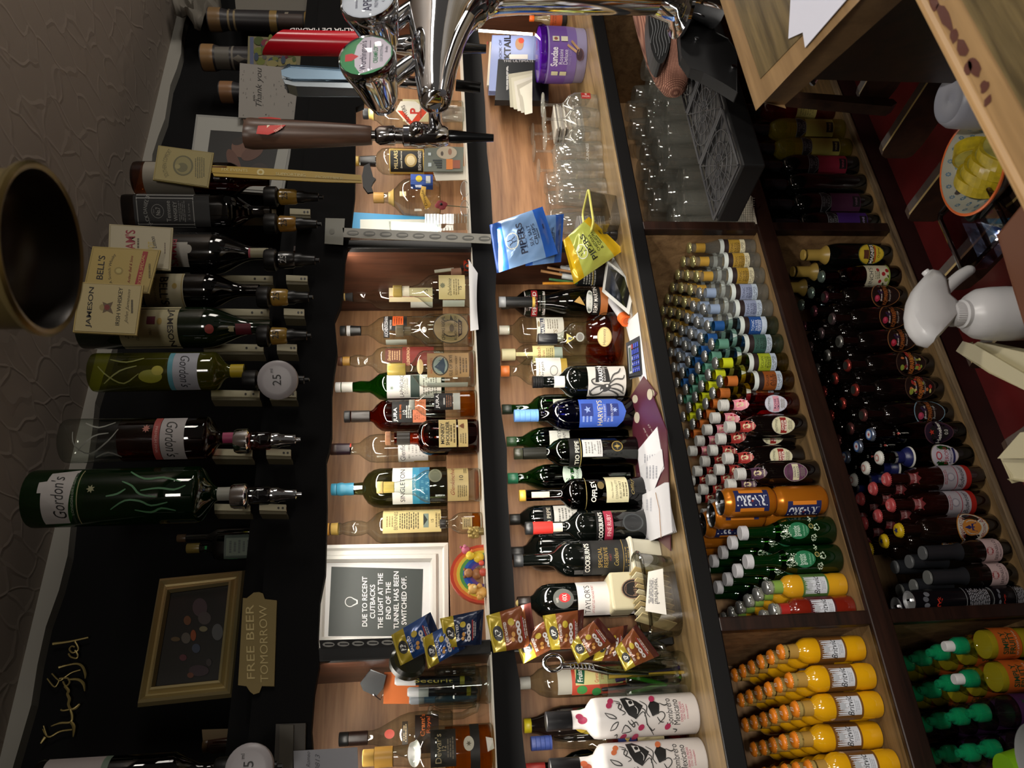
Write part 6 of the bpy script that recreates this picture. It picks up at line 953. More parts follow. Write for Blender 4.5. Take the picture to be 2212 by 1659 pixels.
# --- foil packets
def packet(name, label, cs, Y, bulge, bands, items, group, lean=0, crimp='8a6a10'):
    """cs: four photo corners top-left, top-right, bottom-right, bottom-left of the printed face as it hangs; bands: (v0, v1, colour)"""
    P = [A(x, y, Y+(d if len((x, y, d)) else 0)) for x, y, d in [(c_+(0,))[:3] for c_ in cs]]; a, b, c_, d = P; nf = -FW.copy(); nf.z = 0; nf.normalize(); sd = int(abs(cs[0][0]*7+cs[0][1]))
    rf = random.Random(sd); ph = [rf.uniform(0, 6.28) for _ in range(6)]; sz = (b-a).length
    def base(u, v): return (a*(1-u)+b*u)*(1-v)+(d*(1-u)+c_*u)*v
    def sh(u, v): 
        e = (max(0, math.sin(pi*min(1, max(0, u))))**.55)*(max(0, math.sin(pi*min(1, max(0, (v-.05)/.9))))**.6)
        wv = .07*math.sin(9*u+5*v+ph[0])+.06*math.sin(13*v-4*u+ph[1])+.05*math.sin(17*u+ph[2])*math.sin(11*v+ph[3])+.04*math.sin(26*(u-v)+ph[4]); return e*(1+wv*1.5)
    def front(u, v, off=0): return base(u, v)+nf*(bulge*sh(u, v)+off)+Vector((0, 0, 1))*.0
    def back(u, v): return base(u, v)-nf*(bulge*.6*sh(u, v)+.0002)
    N = 22; m_ = MB()
    for fn, fl in ((front, 0), (back, 1)):
        for v0, v1, col in bands:
            nv = max(2, int(round((v1-v0)*N))); vs = []; fs = []
            for j in range(nv+1):
                for i in range(N+1): vs.append(fn(i/N, v0+(v1-v0)*j/nv))
            for j in range(nv):
                for i in range(N): f_ = (j*(N+1)+i, j*(N+1)+i+1, (j+1)*(N+1)+i+1, (j+1)*(N+1)+i); fs.append(f_ if not fl else f_[::-1])
            m_.add(vs, fs, M(col, .22, .25, 0, .3), True)
    art(m_, items, lambda A_, B_, o: front(A_, 1-B_, o), nx=6, nz=4, off=.0006, step=.00015)
    o = m_.build(name, None, (a+b+c_+d)/4); tag(o, label, 'packet', group); return o
def pipers(label, cs, Y, dark, light, l1, l2, tc, g='crisp packets'):
    packet('crisp_packet', label, cs, Y, .022, [(0, .10, dark), (.10, .20, dark), (.20, .80, light), (.80, 1, dark)], [('E', .5, .68, .17, .11, M('d8dcd0')), ('E', .5, .68, .15, .095, M(light)), ('T', '}{', .5, .68, .14, M(tc), {'w': .14, 'r': .3}), ('T', 'PIPERS', .5, .52, .11, M(tc), {'w': .62, 'bo': .02}), ('L', .5, .45, .46, .5, 1, M(tc)), ('T', l1, .5, .37, .06, M(tc), {'w': .42}), ('T', l2, .5, .29, .06, M(tc), {'w': .42}), ('L', .5, .23, .245, .24, 1, M(tc)), ('L', .6, .10, .12, .12, 1, M(tc))], g)
# photo corners run: top-left (large y, small x), top-right (small y, small x), bottom-right, bottom-left
pipers('blue sea salt crisp packet hanging in front, nearest the strip', [(1058, 492), (1088, 478), (1187, 445), (1168, 560)][0:1]+[(1140, 446)][0:0]+[(1090, 470), (1180, 446), (1198, 548)] if 0 else [(1073, 590), (1057, 486), (1172, 446), (1205, 548)], 1.555, '2c5cb4', '7a9cc8', 'SEA SALT', 'CRISPS', '16223c')
pipers('dark blue crisp packet mostly hidden behind the sea salt packet', [(1135, 575), (1128, 470), (1218, 462), (1212, 566)], 1.585, '244c98', '5a7cac', 'SEA SALT', 'CRISPS', '16223c')
pipers('yellow cheddar and onion crisp packet hanging lowest', [(1240, 614), (1216, 520), (1272, 468), (1348, 540)], 1.545, 'c8a418', 'b4bc58', 'CHEDDAR', '& ONION', '20240c')
def nuts(label, cs, Y, main, dark, w1):
    g = 'hanging nut packets'
    packet('nut_packet', label, cs, Y, .012, [(0, .06, 'a8942c'), (.06, .30, 'a8942c'), (.30, .84, main), (.84, .96, dark), (.96, 1, dark)], [('E', .5, .82, .2, .11, M('101010')), ('T', 'KP', .5, .82, .12, M('e0e0dc'), {'w': .2, 'bo': .03, 'sh': .2}), ('T', w1, .5, .64, .06, M('d8d4d0'), {'w': .5, 'bo': .02}), ('E', .72, .50, .09, .07, M('b09a2c')), ('T', 'ooo', .45, .36, .10, M('c4c0c0'), {'w': .55, 'bo': .05}), ('E', .3, .52, .06, .04, M('c8944c')), ('E', .42, .49, .06, .04, M('b8843c')), ('R', .2, .8, .25, .28, M('8a2c2c')), ('L', .5, .18, .24, .5, 2, M('b0a8a8'))], g)
BL1, BL2 = '24447c', '1c2844'
nuts('blue salted nut packet, top left of the hanging bunch', [(865, 1438), (845, 1372), (930, 1322), (958, 1390)], 1.565, BL1, BL2, 'SALTED')
nuts('blue salted nut packet in the middle of the blue ones', [(925, 1445), (912, 1378), (985, 1340), (1005, 1400)], 1.555, BL1, BL2, 'SALTED')
nuts('blue salted nut packet with jagged edge, hanging nearest the framed sign', [(965, 1400), (950, 1336), (1045, 1316), (1040, 1392)], 1.548, BL2, '161e34', 'SALTED')
BR1, BR2 = '7c4628', '4a2420'
nuts('brown dry roasted nut packet at the top of the brown ones', [(1066, 1410), (1050, 1330), (1146, 1302), (1160, 1396)], 1.56, BR1, BR2, 'DRY ROASTED')
nuts('brown dry roasted nut packet tilted, second of the brown ones', [(1130, 1434), (1112, 1380), (1196, 1330), (1226, 1386)], 1.565, BR1, BR2, 'DRY ROASTED')
nuts('brown nut packet upright in the middle of the brown ones', [(1190, 1404), (1172, 1330), (1262, 1316), (1256, 1400)], 1.55, BR1, BR2, 'DRY ROASTED')
nuts('brown nut packet leaning out below the middle one', [(1248, 1434), (1226, 1382), (1292, 1334), (1334, 1384)], 1.545, BR1, BR2, 'DRY ROASTED')
nuts('darker brown nut packet partly hidden low in the bunch', [(1280, 1428), (1300, 1360), (1356, 1350), (1345, 1428)], 1.562, '6a3a24', '3c1c1a', 'DRY ROASTED')
nuts('lowest brown nut packet hanging over the pen mug', [(1350, 1450), (1328, 1402), (1374, 1348), (1425, 1416)], 1.54, BR1, BR2, 'DRY ROASTED')
m_ = MB(); c0_ = A(880, 1432, 1.60); m_.lathe([(.001, -.012), (.03, -.012), (.036, -.006), (.036, .006), (.03, .012), (.001, .012)], M('26281e', .25), 28, Matrix.Translation(c0_) @ Matrix.Rotation(1.9, 4, 'X') @ Matrix.Rotation(.4, 4, 'Y')); 
tag(m_.build('tape_roll', None, c0_), 'dark shiny round packet back behind the blue nut packets', 'packet')
# --- mugs with pens
def mug(label, yc, xt, xb, w_, Y, zb, hside=1):
    t = mpp((xt+xb)/2, yc, Y); c0_ = A(xb, yc, Y); H = A(xt, yc, Y).z-zb; r0_ = w_/2*t*.93; root = T('glass_mug', label, 'mug', (c0_.x, Y, zb), None, world=False); G_ = glass('eef2ee', '8a908c', base=.1)
    m_ = MB(); m_.lathe([(r0_*1.0, 0), (r0_*1.06, .008), (r0_*1.02, .02), (r0_, H), (r0_*.93, H), (r0_*.92, .022), (.002, .016)], G_, 36, cap=False)
    for k in range(10): a = 2*pi*k/10; m_.lathe([(.008, .03), (.010, .05), (.010, H*.7), (.006, H*.78)], G_, 8, Matrix.Translation((r0_*.98*math.cos(a), r0_*.98*math.sin(a), 0)))
    m_.build('glass_body', root); m_ = MB(); hx = -r0_*hside
    m_.tube([(hx, 0, H*.82), (hx*1.35, 0, H*.86), (hx*1.62, 0, H*.66), (hx*1.6, 0, H*.4), (hx*1.3, 0, H*.22), (hx, 0, H*.2)], [.008, .008, .007, .007, .008, .008], G_, 12); m_.build('handle', root); return root, c0_, H, r0_
mug('glass tankard full of chalk pens on the upper shelf', 1478, 905, 1058, 80, 1.705, MS)
def pen(label, xt, yt, xb, yb, rad, Y, body, capc=None, capf=.3, dz=None, name='pen', band=None, txt=None):
    a, b = A(xb, yb, Y), A(xt, yt, Y); r0_ = rad*mpp(xt, yt, Y); root = T(name, label, name.replace('_', ' '), a, 'pens in the glass mugs'); d = b-a
    m_ = MB(); m_.tube([a, a+d*.05, a+d*(1-capf if capc else 1)], [r0_*.5, r0_, r0_], body if not isinstance(body, str) else M(body, .35), 14); m_.build('barrel', root)
    if capc: m_ = MB(); m_.tube([a+d*(1-capf), a+d*.97, b], [r0_*1.1, r0_*1.08, r0_*.8], M(capc, .35), 14); m_.build('cap', root)
    if band: m_ = MB(); m_.tube([a+d*.1, a+d*.16], r0_*1.03, M(band, .4), 14); m_.build('band', root)
    if txt: m_ = MB(); art(m_, [t_(txt, (xt*.5+xb*.5), (yt+yb)/2, rad*.9, 'c8bc50', r=-pi/2, w=abs(xb-xt)*.5)], pm(Y-r0_*1.15)); m_.build('lettering', root)
pen('black chalk marker with white and black cap, right of the pair', 853, 1470, 1020, 1470, 9.5, 1.68, '14181c', 'c8cacc', .27, band='b8b02c', txt='Securit')
pen('chalk marker with white cap and yellow stripe, left of the pair', 880, 1495, 1032, 1492, 9.5, 1.69, '181a24', 'c4c6c8', .3, band='c8b820')
pen('pale blue marker with grey striped cap in the shelf tankard', 884, 1512, 1030, 1506, 9, 1.70, '4a7090', '8a9096', .22)
cb = T('note_holder', 'silver clip holding an orange card behind the chalk pens', 'clip', A(905, 1485, 1.76))
m_ = MB(); slab(m_, [(830, 1452), (905, 1450), (905, 1520), (828, 1520)], 1.76, .004, M('c8682c', .6)); m_.build('card', cb)
m_ = MB(); slab(m_, [(780, 1476), (800, 1446), (832, 1460), (826, 1486), (812, 1502), (786, 1490)], 1.75, .012, M('8a8e90', .25, .9)); bev(m_.build('jaw', cb), .002); m_ = MB(); m_.tube([A(806, 1500, 1.75), A(822, 1512, 1.75), A(828, 1500, 1.75)], .0015, CHROME, 8); m_.build('spring', cb)
card('card', 'small cream boxes stack tucked behind the blue nut packets', 'card', [(972, 1412), (1045, 1408), (1048, 1430), (976, 1436)], 1.76, .02, M('6a5c44', .6), [r_(980, 1040, 1414, 1428, '8a2c24')])
# --- worktop clutter
root, c_, H, r0_ = mug('large glass tankard of pens and bar tools on the worktop', 1455, 1302, 1500, 100, 1.60, WT, hside=-1)
for k, (xt, yt, xb, yb, rad, col, cp, lb) in enumerate([(1316, 1462, 1482, 1452, 4, 'c8a040', None, 'slim wooden pen leaning in the worktop tankard'), (1318, 1450, 1440, 1480, 5, '3a8a24', '4aa02c', 'bright green pen standing in the worktop tankard'), (1300, 1490, 1470, 1468, 4, '1c1a24', '141414', 'black pen at the handle side of worktop tankard'), (1330, 1470, 1476, 1440, 4, '3a2c54', None, 'dark purple pen crossing the worktop tankard'), (1360, 1500, 1478, 1462, 5, '5a9a34', '4a8a28', 'green capped pen low in the worktop tankard')]): pen(lb, xt, yt, xb, yb, rad, 1.60+.008*k, col, cp)
ck = MB(); pts = [A(1195+20*math.cos(a), 1432+17*math.sin(a), 1.585) for a in [2*pi*k/20 for k in range(21)]]; ck.tube(pts, .0045, CHROME, 10); ck.tube([A(1214, 1440, 1.585), A(1240, 1438, 1.585), A(1270, 1440, 1.59), A(1320, 1452, 1.6), A(1400, 1455, 1.6)], [.006, .007, .008, .007, .005], CHROME, 12)
for k in range(7): ck.tube([A(1232+k*8, 1434, 1.58), A(1236+k*8, 1446, 1.58)], .0022, CHROME, 8)
tag(ck.build('corkscrew', None, A(1400, 1455, 1.6)), 'chrome corkscrew with ring handle sticking out of the worktop tankard', 'corkscrew')
# clear tub of tickets, napkins, white tub, card box
def tub(name, label, pts, zb, zt, taper, m, rim=None, cat='tub', lidm=None, rimr=.004):
    root = T(name, label, cat, (sum(p[0] for p in pts)/len(pts), sum(p[1] for p in pts)/len(pts), zb)); cx_, cy2 = root.location.x, root.location.y
    ring = lambda s, z: [Vector((cx_+(x-cx_)*s, cy2+(y-cy2)*s, z)) for x, y in pts]
    m_ = MB(); n = len(pts); lo, hi, li = ring(taper, zb), ring(1, zt), ring(taper*.97, zb+.002)
    m_.add(lo+hi, [(i, (i+1) % n, (i+1) % n+n, i+n) for i in range(n)]+[tuple(range(n-1, -1, -1))], m, True); m_.build('tub_body', root)
    r2 = MB(); r2.tube(hi+[hi[0], hi[1]], rimr, rim or m, 8, cap=False); r2.build('rim', root)
    if lidm: l2 = MB(); l2.prism(ring(1.01, zt), (0, 0, .006), lidm); l2.build('lid', root)
    return root
def rrect(cx_, cy2, hx, hy, rad, n=5, rot=0):
    o = []
    for q, (sx, sy2) in enumerate(((1, 1), (-1, 1), (-1, -1), (1, -1))):
        for k in range(n+1):
            a = q*pi/2+k*pi/2/n; x, y = sx*(hx-rad)+rad*math.cos(a), sy2*(hy-rad)+rad*math.sin(a); o.append((cx_+x*math.cos(rot)-y*math.sin(rot), cy2+x*math.sin(rot)+y*math.cos(rot)))
    return o
c0_ = Zp(1470, 1270, WT); FROST = glass('c8c8c0', '8a8a84', base=.22)
tb = tub('plastic_tub', 'clear oval plastic tub of card tickets at the worktop edge', rrect(c0_.x, c0_.y+.06, .092, .05, .045), WT, WT+.068, .88, FROST, cat='tub')
for k in range(9):
    x0 = c0_.x-.062+k*.012; q = MB(); q.obox((x0+.01, c0_.y+.06, WT+.045), (.0009, 0, .0002), (0, .034-.002*(k % 3), 0), (.012, 0, .034), M(['c8b888', 'd0c8a8', 'bca878'][k % 3], .7)); tag(q.build('ticket', None, (x0, c0_.y+.06, WT+.012)), 'cream card ticket filed in the clear oval tub', 'ticket', 'tickets in the clear tub')
sheet('leaflet', 'white fundraiser leaflet sticking out of the clear oval tub', 'leaflet', [A(1394, 1320, 1.50), A(1400, 1235, 1.50), A(1432, 1228, 1.47), A(1440, 1328, 1.47)], M('c8c4bc', .6), .003, items=[('T', 'fundraiser', .5, .6, .25, M('2a2a34'), {'w': .6}), ('L', .5, .15, .4, .7, 3, M('6a6a70'))], up_=Vector((0, -1, .3)))
c0_ = Zp(1372, 1290, WT); tub('plastic_tub', 'white lidded ice cream tub under the black card box', rrect(c0_.x-.01, 1.665, .075, .05, .015), WT, WT+.065, .9, M('c4c0ac', .5), M('ccc8b4', .5), lidm=M('ccc8b8', .5))
np_ = MB(); a, b = A(1310, 1322, 1.64), A(1252, 1262, 1.64); np_.box(a.x, A(1300, 1240, 1.64).x, 1.625, 1.70, WT+.071, WT+.122, M('c8c0a0', .6)); o = np_.build('napkin_pack', None, (a.x, 1.66, WT+.071)); bev(o, .006, 3); tag(o, 'cream wrapped napkin pack lying on the white tub', 'napkins')
for k in range(6):
    bx = MB(); x0, x1 = A(1345, 1305, 1.60).x, A(1345, 1240, 1.60).x; bx.box(x0+.001*k, x1+.001*k, 1.598+.002*k, 1.615+.01*k, WT+.071, WT+.078, BLACK) if 0 else None
bxr = T('card_box', 'open black box of printed business cards on the white tub', 'box', (A(1370, 1272, 1.59).x, 1.60, WT+.0)); xa, xb2 = A(1365, 1322, 1.585).x, A(1365, 1238, 1.585).x
m_ = MB(); m_.box(xa, xb2, 1.583, 1.612, WT+.0, WT+.072, M('161414', .4)); bev(m_.build('box_body', bxr), .001)
m_ = MB(); art(m_, [e_(1368, 1272, 26, 22, '9a7c64'), e_(1368, 1272, 24, 20, '1a1616'), e_(1368, 1272, 20, 16, '8a6c58'), e_(1368, 1272, 19, 15, '1a1616'), t_('Food & Games', 1372, 1272, 8, 'a8866c', w=30, sh=.2, bo=.01), t_('ooooo', 1352, 1272, 3, '8a6c58', w=20)], lambda a, b, o_: A(-b, -a, 1.5825)-Vector((0, o_+.0002, 0))); m_.build('label', bxr)
# maroon menus, papers, calculator, card reader
MRN = M('4a1c28', .35)
def flat(name, label, cat, pts, z, th, m, items=(), group=None):
    P = [Zp(x, y, z) for x, y in pts]; m_ = MB(); m_.prism([p for p in P], (0, 0, th), m); art(m_, items, lambda a, b, o: Zp(-b, -a, z+th)+Vector((0, 0, o)), off=.0003); o = m_.build(name, None, (P[0]+P[2])/2); return tag(o, label, cat, group)
flat('menu_card', 'maroon menu card on the worktop nearest the calculator', 'menu', [(1362, 860), (1392, 812), (1420, 850), (1382, 905)], WT+.0005, .002, MRN, [e_(1372, 862, 6, 9, 'a8a08c'), e_(1408, 850, 6, 9, 'a8a08c')])
flat('menu_card', 'maroon menu card with pale ovals under the receipts', 'menu', [(1366, 908), (1408, 846), (1442, 930), (1450, 1190), (1384, 1130)], WT+.0028, .002, MRN, [e_(1376, 902, 6, 12, 'a8a08c'), e_(1404, 852, 6, 12, 'a8a08c'), t_('fresh ice', 1398, 940, 4, '9a8c88', r=.5, w=34), t_('from £4', 1408, 930, 4, '9a8c88', r=.5, w=30)])
flat('paper', 'loose white receipt beside the blue sherry bottle base', 'receipt', [(1376, 975), (1420, 922), (1435, 1012), (1400, 1066), (1390, 1064)], WT+.0052, .0008, M('c4c4c8', .6), [l_(1000, 1392, 1416, 40, 5, '8a8c94')])
flat('paper', 'white receipt lying below the first, slightly folded', 'receipt', [(1382, 1010), (1430, 970), (1434, 1006), (1412, 1062), (1392, 1056)], WT+.0064, .0008, M('bcbcc0', .6), [l_(1020, 1396, 1420, 30, 4, '8a8c94')])
for k in range(7):
    flat('paper', 'white order slips stacked under an elastic band' if k else 'lowest slip of the banded white paper stack', 'papers', [(1384+k, 1072-k*.6), (1438+k*1.2, 1042+(k % 2)*3), (1462-k*1.4, 1150-(k % 3)*2), (1392+k, 1172)], WT+.0052+.0022*k, .0016, M(['b8b8bc', 'c8c8cc', 'a8a8ac'][k % 3], .6), [l_(1090, 1396, 1408, 30, 2, '9a9ca4')] if k == 6 else (), 'banded order slips')
eb = MB(); z = WT+.0222; eb.tube([Zp(1416, 1064, z), Zp(1424, 1100, z), Zp(1428, 1162, z)], .0008, M('8a6a4c', .7), 6); tag(eb.build('elastic_band', None, Zp(1420, 1100, z)), 'brown elastic band around the white slips', 'band')
flat('paper', 'white paper under the calculator', 'paper', [(1352, 700), (1378, 675), (1395, 800), (1400, 835), (1388, 842)], WT+.0005, .0012, M('c8c8ca', .6))
# calculator
cr = T('calculator', 'black pocket calculator with blue keys propped on the paper', 'calculator', Zp(1380, 770, WT)); ps = [(1333, 815), (1340, 742), (1379, 727), (1387, 806)]
def tilt(u, v, off=0):   # u across, v up the face
    bl, br, tr_, tl2 = Zp(1386, 808, WT+.004), Zp(1380, 728, WT+.004), Zp(1354, 742, WT+.03), Zp(1358, 816, WT+.03)
    n_ = (br-bl).cross(tl2-bl).normalized(); return (bl*(1-u)+br*u)*(1-v)+(tl2*(1-u)+tr_*u)*v+n_*off
m_ = MB(); c4 = [tilt(*q) for q in ((0, 0), (1, 0), (1, 1), (0, 1))]; n_ = (c4[1]-c4[0]).cross(c4[3]-c4[0]).normalized(); m_.prism(c4, -n_*.010, M('1a1c20', .4)); art(m_, [('R', .1, .9, .68, .92, M('9a9ca0', .3)), ('R', .16, .84, .72, .88, M('4a5650', .2))], tilt); bev(m_.build('case', cr), .002)
for j in range(4):
    m_ = MB()
    for i in range(5): u0, v0 = .1+.165*i, .08+.145*j; a_ = [tilt(u0, v0, .0005), tilt(u0+.13, v0, .0005), tilt(u0+.13, v0+.10, .0005), tilt(u0, v0+.10, .0005)]; m_.prism(a_, n_*.0022, M('2c3c98' if not (i == 4 and j == 3) else '8a2c34', .4))
    art(m_, [('T', '7894561230.='[j*3+i] if j*3+i < 12 else '+', .165+.165*i, .13+.145*j, .05, M('c8ccd8'), {}) for i in range(5) if i < 3], lambda a, b, o: tilt(a, b, .0030+o)); m_.build('keys', cr)
# card reader on its white stand
rd = T('card_reader', 'white card payment terminal with dark screen on an angled stand', 'card reader', Zp(1372, 640, WT))
c4 = [A(1303, 628, 1.60), A(1312, 563, 1.60), A(1370, 612, 1.53), A(1357, 674, 1.53)]; n_ = (c4[1]-c4[0]).cross(c4[3]-c4[0]).normalized(); n_ = n_ if n_.dot(FW) < 0 else -n_
m_ = MB(); m_.prism(c4, -n_*.014, M('b8b8b4', .35)); bev(m_.build('terminal_body', rd), .004, 3)
ce = sum(c4, Vector())/4; m_ = MB(); m_.prism([ce+(p-ce)*.86+n_*.0006 for p in c4], n_*.0012, M('0c0d0e', .08, 0, 0, .5)); m_.build('screen', rd)
m_ = MB(); m_.prism([c4[1]-n_*.014, c4[2]-n_*.014, Vector((c4[2].x+.03, c4[2].y+.01, WT)), Vector((c4[1].x+.03, c4[1].y+.02, WT))], (-.05, 0, 0), M('a4a4a0', .4)); m_.build('stand', rd)
m_ = MB(); p0 = c4[3]-n_*.012; m_.prism([c4[3]-n_*.014, c4[2]-n_*.014, c4[2]-n_*.014-Vector((0, -.004, .03)), c4[3]-n_*.014-Vector((0, -.004, .03))], (0, .03, 0), M('b0b0ac', .4)); bev(m_.build('base', rd), .003)
ob = T('paper_tube', 'white tube with orange cap lying behind the card reader', 'tube', A(1350, 690, 1.58)); m_ = MB(); m_.tube([A(1316, 642, 1.66), A(1346, 686, 1.585)], .011, M('c4c4c8', .6), 18); m_.build('tube', ob)
m_ = MB(); a_, b_ = A(1345, 685, 1.588), A(1353, 694, 1.575); m_.tube([a_, b_], [.015, .0155], M('d8601c', .45), 24); m_.tube([b_, b_+(b_-a_)*.06], .009, M('b84c14', .5), 20); m_.build('cap', ob)
# pens cup
for k, (xt, yt, xb, yb, rad, col, cp, lb) in enumerate([(1168, 585, 1250, 600, 3, 'b08050', None, 'plain wooden pencil behind the yellow crisps'), (1172, 612, 1240, 612, 3, 'c88428', None, 'yellow pencil with pink end behind the brandy bottle'), (1182, 578, 1250, 590, 3, 'a87c54', None, 'short wooden pencil behind the crisp packet'), (1186, 603, 1255, 612, 3, '3a6a3c', None, 'green pencil in the pen pot'), (1210, 578, 1270, 590, 5, 'b4b4b4', '8a8c8e', 'white marker in the pen pot behind the crisps'), (1214, 596, 1275, 606, 6, 'b0b4b4', None, 'white glue pen in the pen pot behind the crisps')]): pen(lb, xt, yt, xb, yb, rad, 1.70, col, cp)
GROUP = None
B('black pen pot with white label standing behind the yellow crisps', 596, 1245, 1345, 46, 1.70, WT, M('1c1c1e', .4), prof=[(1345, 22), (1343, 23), (1245, 23)], name='pen_pot', cat='pot', items=[l_(600, 1262, 1300, 34, 5, 'a8a8a4'), r_(1290, 1293, 580, 615, 'b8a050')])
B('white ridged capped jar behind the yellow crisp packet', 572, 1208, 1342, 40, 1.73, WT, M('a8a8a8', .4), prof=[(1342, 19), (1339, 20), (1225, 20), (1220, 18)], cap=(1221, 1208, 19, 'b8b8b8', 'ridge'), name='jar', cat='jar')
B('small black lidded jar at the worktop edge beside the yellow crisps', 504, 1300, 1342, 30, 1.56, WT, M('1a1a1c', .2, 0, 0, .5), prof=[(1342, 17), (1339, 18), (1316, 18), (1308, 17)], cap=(1310, 1298, 18, '26282a', 'ridge'), name='jar', cat='jar')
# yellow lidded tub, coasters
c0_ = Zp(1338, 440, WT); tub('plastic_tub', 'clear plastic food tub with pale yellow rim near the glasses', rrect(c0_.x, c0_.y+.055, .058, .05, .012), WT, WT+.075, .82, glass('dcdcd8', '98988e', base=.2), M('d0cc6c', .4), cat='tub', rimr=.003)
for k in range(14):
    q = MB(); x0, x1 = A(1250, 512, 1.64).x, A(1250, 466, 1.64).x; z0 = WT+.0+.0058*k; q.box(x0+.001*(k % 3), x1-.001*(k % 2), 1.64, 1.72, z0, z0+.0046, M(['8c8884', '787470', '94908c'][k % 3], .6)); tag(q.build('coaster', None, (x0, 1.68, z0)), 'grey card coaster stacked behind the blue crisp packets', 'coaster', 'stacked grey coasters')
# books
def book(label, pts, Y, th, col, items):
    root = T('book', label, 'book', A(pts[2][0], pts[2][1], Y), 'recipe books'); m_ = MB(); slab(m_, pts, Y, th, M(col, .4)); art(m_, items, pm(Y), off=.001); bev(m_.build('cover', root), .0008); q = MB(); P = [(x+(2 if x < 1100 else -2), y) for x, y in pts]; slab(q, P, Y+.001, th-.002, M('c8c0a8', .7)); q.build('pages', root)
book('pale blue recipe book standing at the right end of the counter recess', [(1063, 76), (1180, 78), (1180, 198), (1056, 196)], 1.735, .018, '7a86b0', [t_('BOOK OF', 1081, 108, 6, '1c1c28', w=44), t_('COCKTAILS', 1096, 118, 15, '101018', w=100, bo=.03), e_(1122, 95, 9, 13, '8a6a50'), e_(1126, 88, 6, 6, 'a83c2c'), r_(1100, 1140, 118, 128, 'b8b4b0')])
book('red edged thin book behind the pale blue recipe book', [(1058, 90), (1160, 92), (1160, 186), (1052, 184)], 1.756, .006, 'c8bca8', [r_(1052, 1054, 90, 96, '9a2c2c')])
book('black recipe book standing in front of the pale blue one', [(1076, 128), (1185, 130), (1185, 218), (1069, 216)], 1.70, .022, '1c1e20', [t_('THE ULTIMATE', 1120, 132, 5, 'a0a0a0', w=66, r=-pi/2), l_(170, 1094, 1096, 50, 1, 'a0a0a0'), t_('cocktail every time', 1097, 168, 5, 'b0b0b0', w=50)])
# napkin stack, order pads
for k in range(5): sheet('napkin', 'folded cream napkin leaning against the black recipe book', 'napkin', [A(1098+k*6, 160+k*8, 1.69-.004*k), A(1102+k*8, 232+k*4, 1.69-.004*k), A(1150, 232+k*3, 1.675-.004*k), A(1150, 152+k*6, 1.675-.004*k)], M(['7c7868', '8a8676', '908c82', '7c786c', '989488'][k], .7), .004, group='leaning cream napkins', up_=Vector((0, -1, .2)))
for k in range(18):
    z0 = WT+.0+.0052*k; q = MB(); a_ = A(1190, 292-(k % 4)*2, 1.72); q.box(a_.x, a_.x+.105+.002*(k % 3), 1.70-.003*(k % 2), 1.76, z0, z0+.0042, M(['b0aca0', '8a8680', 'c0bcb0'][k % 3], .7)); tag(q.build('beer_mat', None, (a_.x, 1.72, z0)), 'pale beer mat stacked behind the upturned wine glasses', 'beer mat', 'stacked beer mats')
# purple wafer tub and sauce bottle
t0 = T('wafer_tub', 'round purple and white plastic tub of wafers with lilac lid', 'tub', (A(1285, 122, 1.60).x, 1.60, WT), None, world=False); t0.rotation_euler = (0, 0, -math.atan2(t0.location.x, 1.6)); tt_ = mpp(1220, 122, 1.60); rw = 64*tt_*.9; HW = .148
m_ = MB(); m_.lathe([(rw*.93, 0), (rw*.95, .003), (rw, HW*.82), (rw, HW*.84)], M('9c98c0', .35), 44); m_.lathe([(rw*1.001, HW*.42), (rw*1.003, HW*.80)], M('6c4c98', .35), 44, cap=False); m_.lathe([(rw*.975, HW*.22), (rw*1.002, HW*.42)], M('7c68a8', .35), 44, cap=False); m_.build('tub_body', t0)
m_ = MB(); m_.lathe([(rw*1.04, HW*.84), (rw*1.05, HW*.9), (rw*1.03, HW*.985), (rw*.96, HW), (.002, HW)], glass('b47ad8', '7a3ca8', base=.12), 44, cap=False); m_.lathe([(rw*.97, HW*.85), (rw*.97, HW*.97)], M('8a5ab8', .4), 40); m_.build('lid', t0)
m_ = MB(); mp = lambda a, b, o: Vector(((rw+.0012+o)*math.sin(a/rw), -(rw+.0012+o)*math.cos(a/rw), b))
art(m_, [tt('Sundae', -.004, HW*.70, .022, 'e0dce8', w=.055, bo=.02), tt('Rossini', -.004, HW*.56, .013, 'd8d4e4', w=.042), tt('Deluxe', -.004, HW*.46, .013, 'd8d4e4', w=.042), tt('Wafer Curl', -.006, HW*.37, .008, '9a8ab8', w=.044), rr(-.062, -.048, HW*.60, HW*.74, 'c8c4a0'), rr(-.062, -.048, HW*.42, HW*.56, 'c8c4a0'), rr(.042, .058, HW*.60, HW*.74, 'd0ccb4'), rr(.042, .058, HW*.42, HW*.56, 'd0ccb4'), ee(.05, HW*.67, .005, .006, '8a4a40'), ee(.004, HW*.16, .018, .012, '5a4048'), ee(.004, HW*.17, .015, .010, '3c2a34'), ('P', [(.004, HW*.20), (.012, HW*.19), (.034, HW*.42), (.028, HW*.44)][::-1], M('b8946c')), ('P', [(.012, HW*.18), (.020, HW*.17), (.046, HW*.33), (.040, HW*.36)][::-1], M('a8845c'))], mp, nx=8); m_.build('label', t0)
B('dark sauce bottle with orange cap and orange label behind the purple tub', 42, 1144, 1272, 30, 1.72, WT, M('7a6a4c', .15, 0, 0, .5), prof=[(1272, 13), (1270, 15), (1215, 15), (1200, 13), (1185, 7), (1160, 6)], cap=(1160, 1144, 7, 'd8601c'), items=[r_(1214, 1262, 28, 58, 'b05028'), t_('WORCESTERSHIRE', 1224, 42, 5, '2a1410', w=27), t_('SAUCE', 1232, 42, 5, '2a1410', w=20), r_(1255, 1270, 28, 58, '181414')])
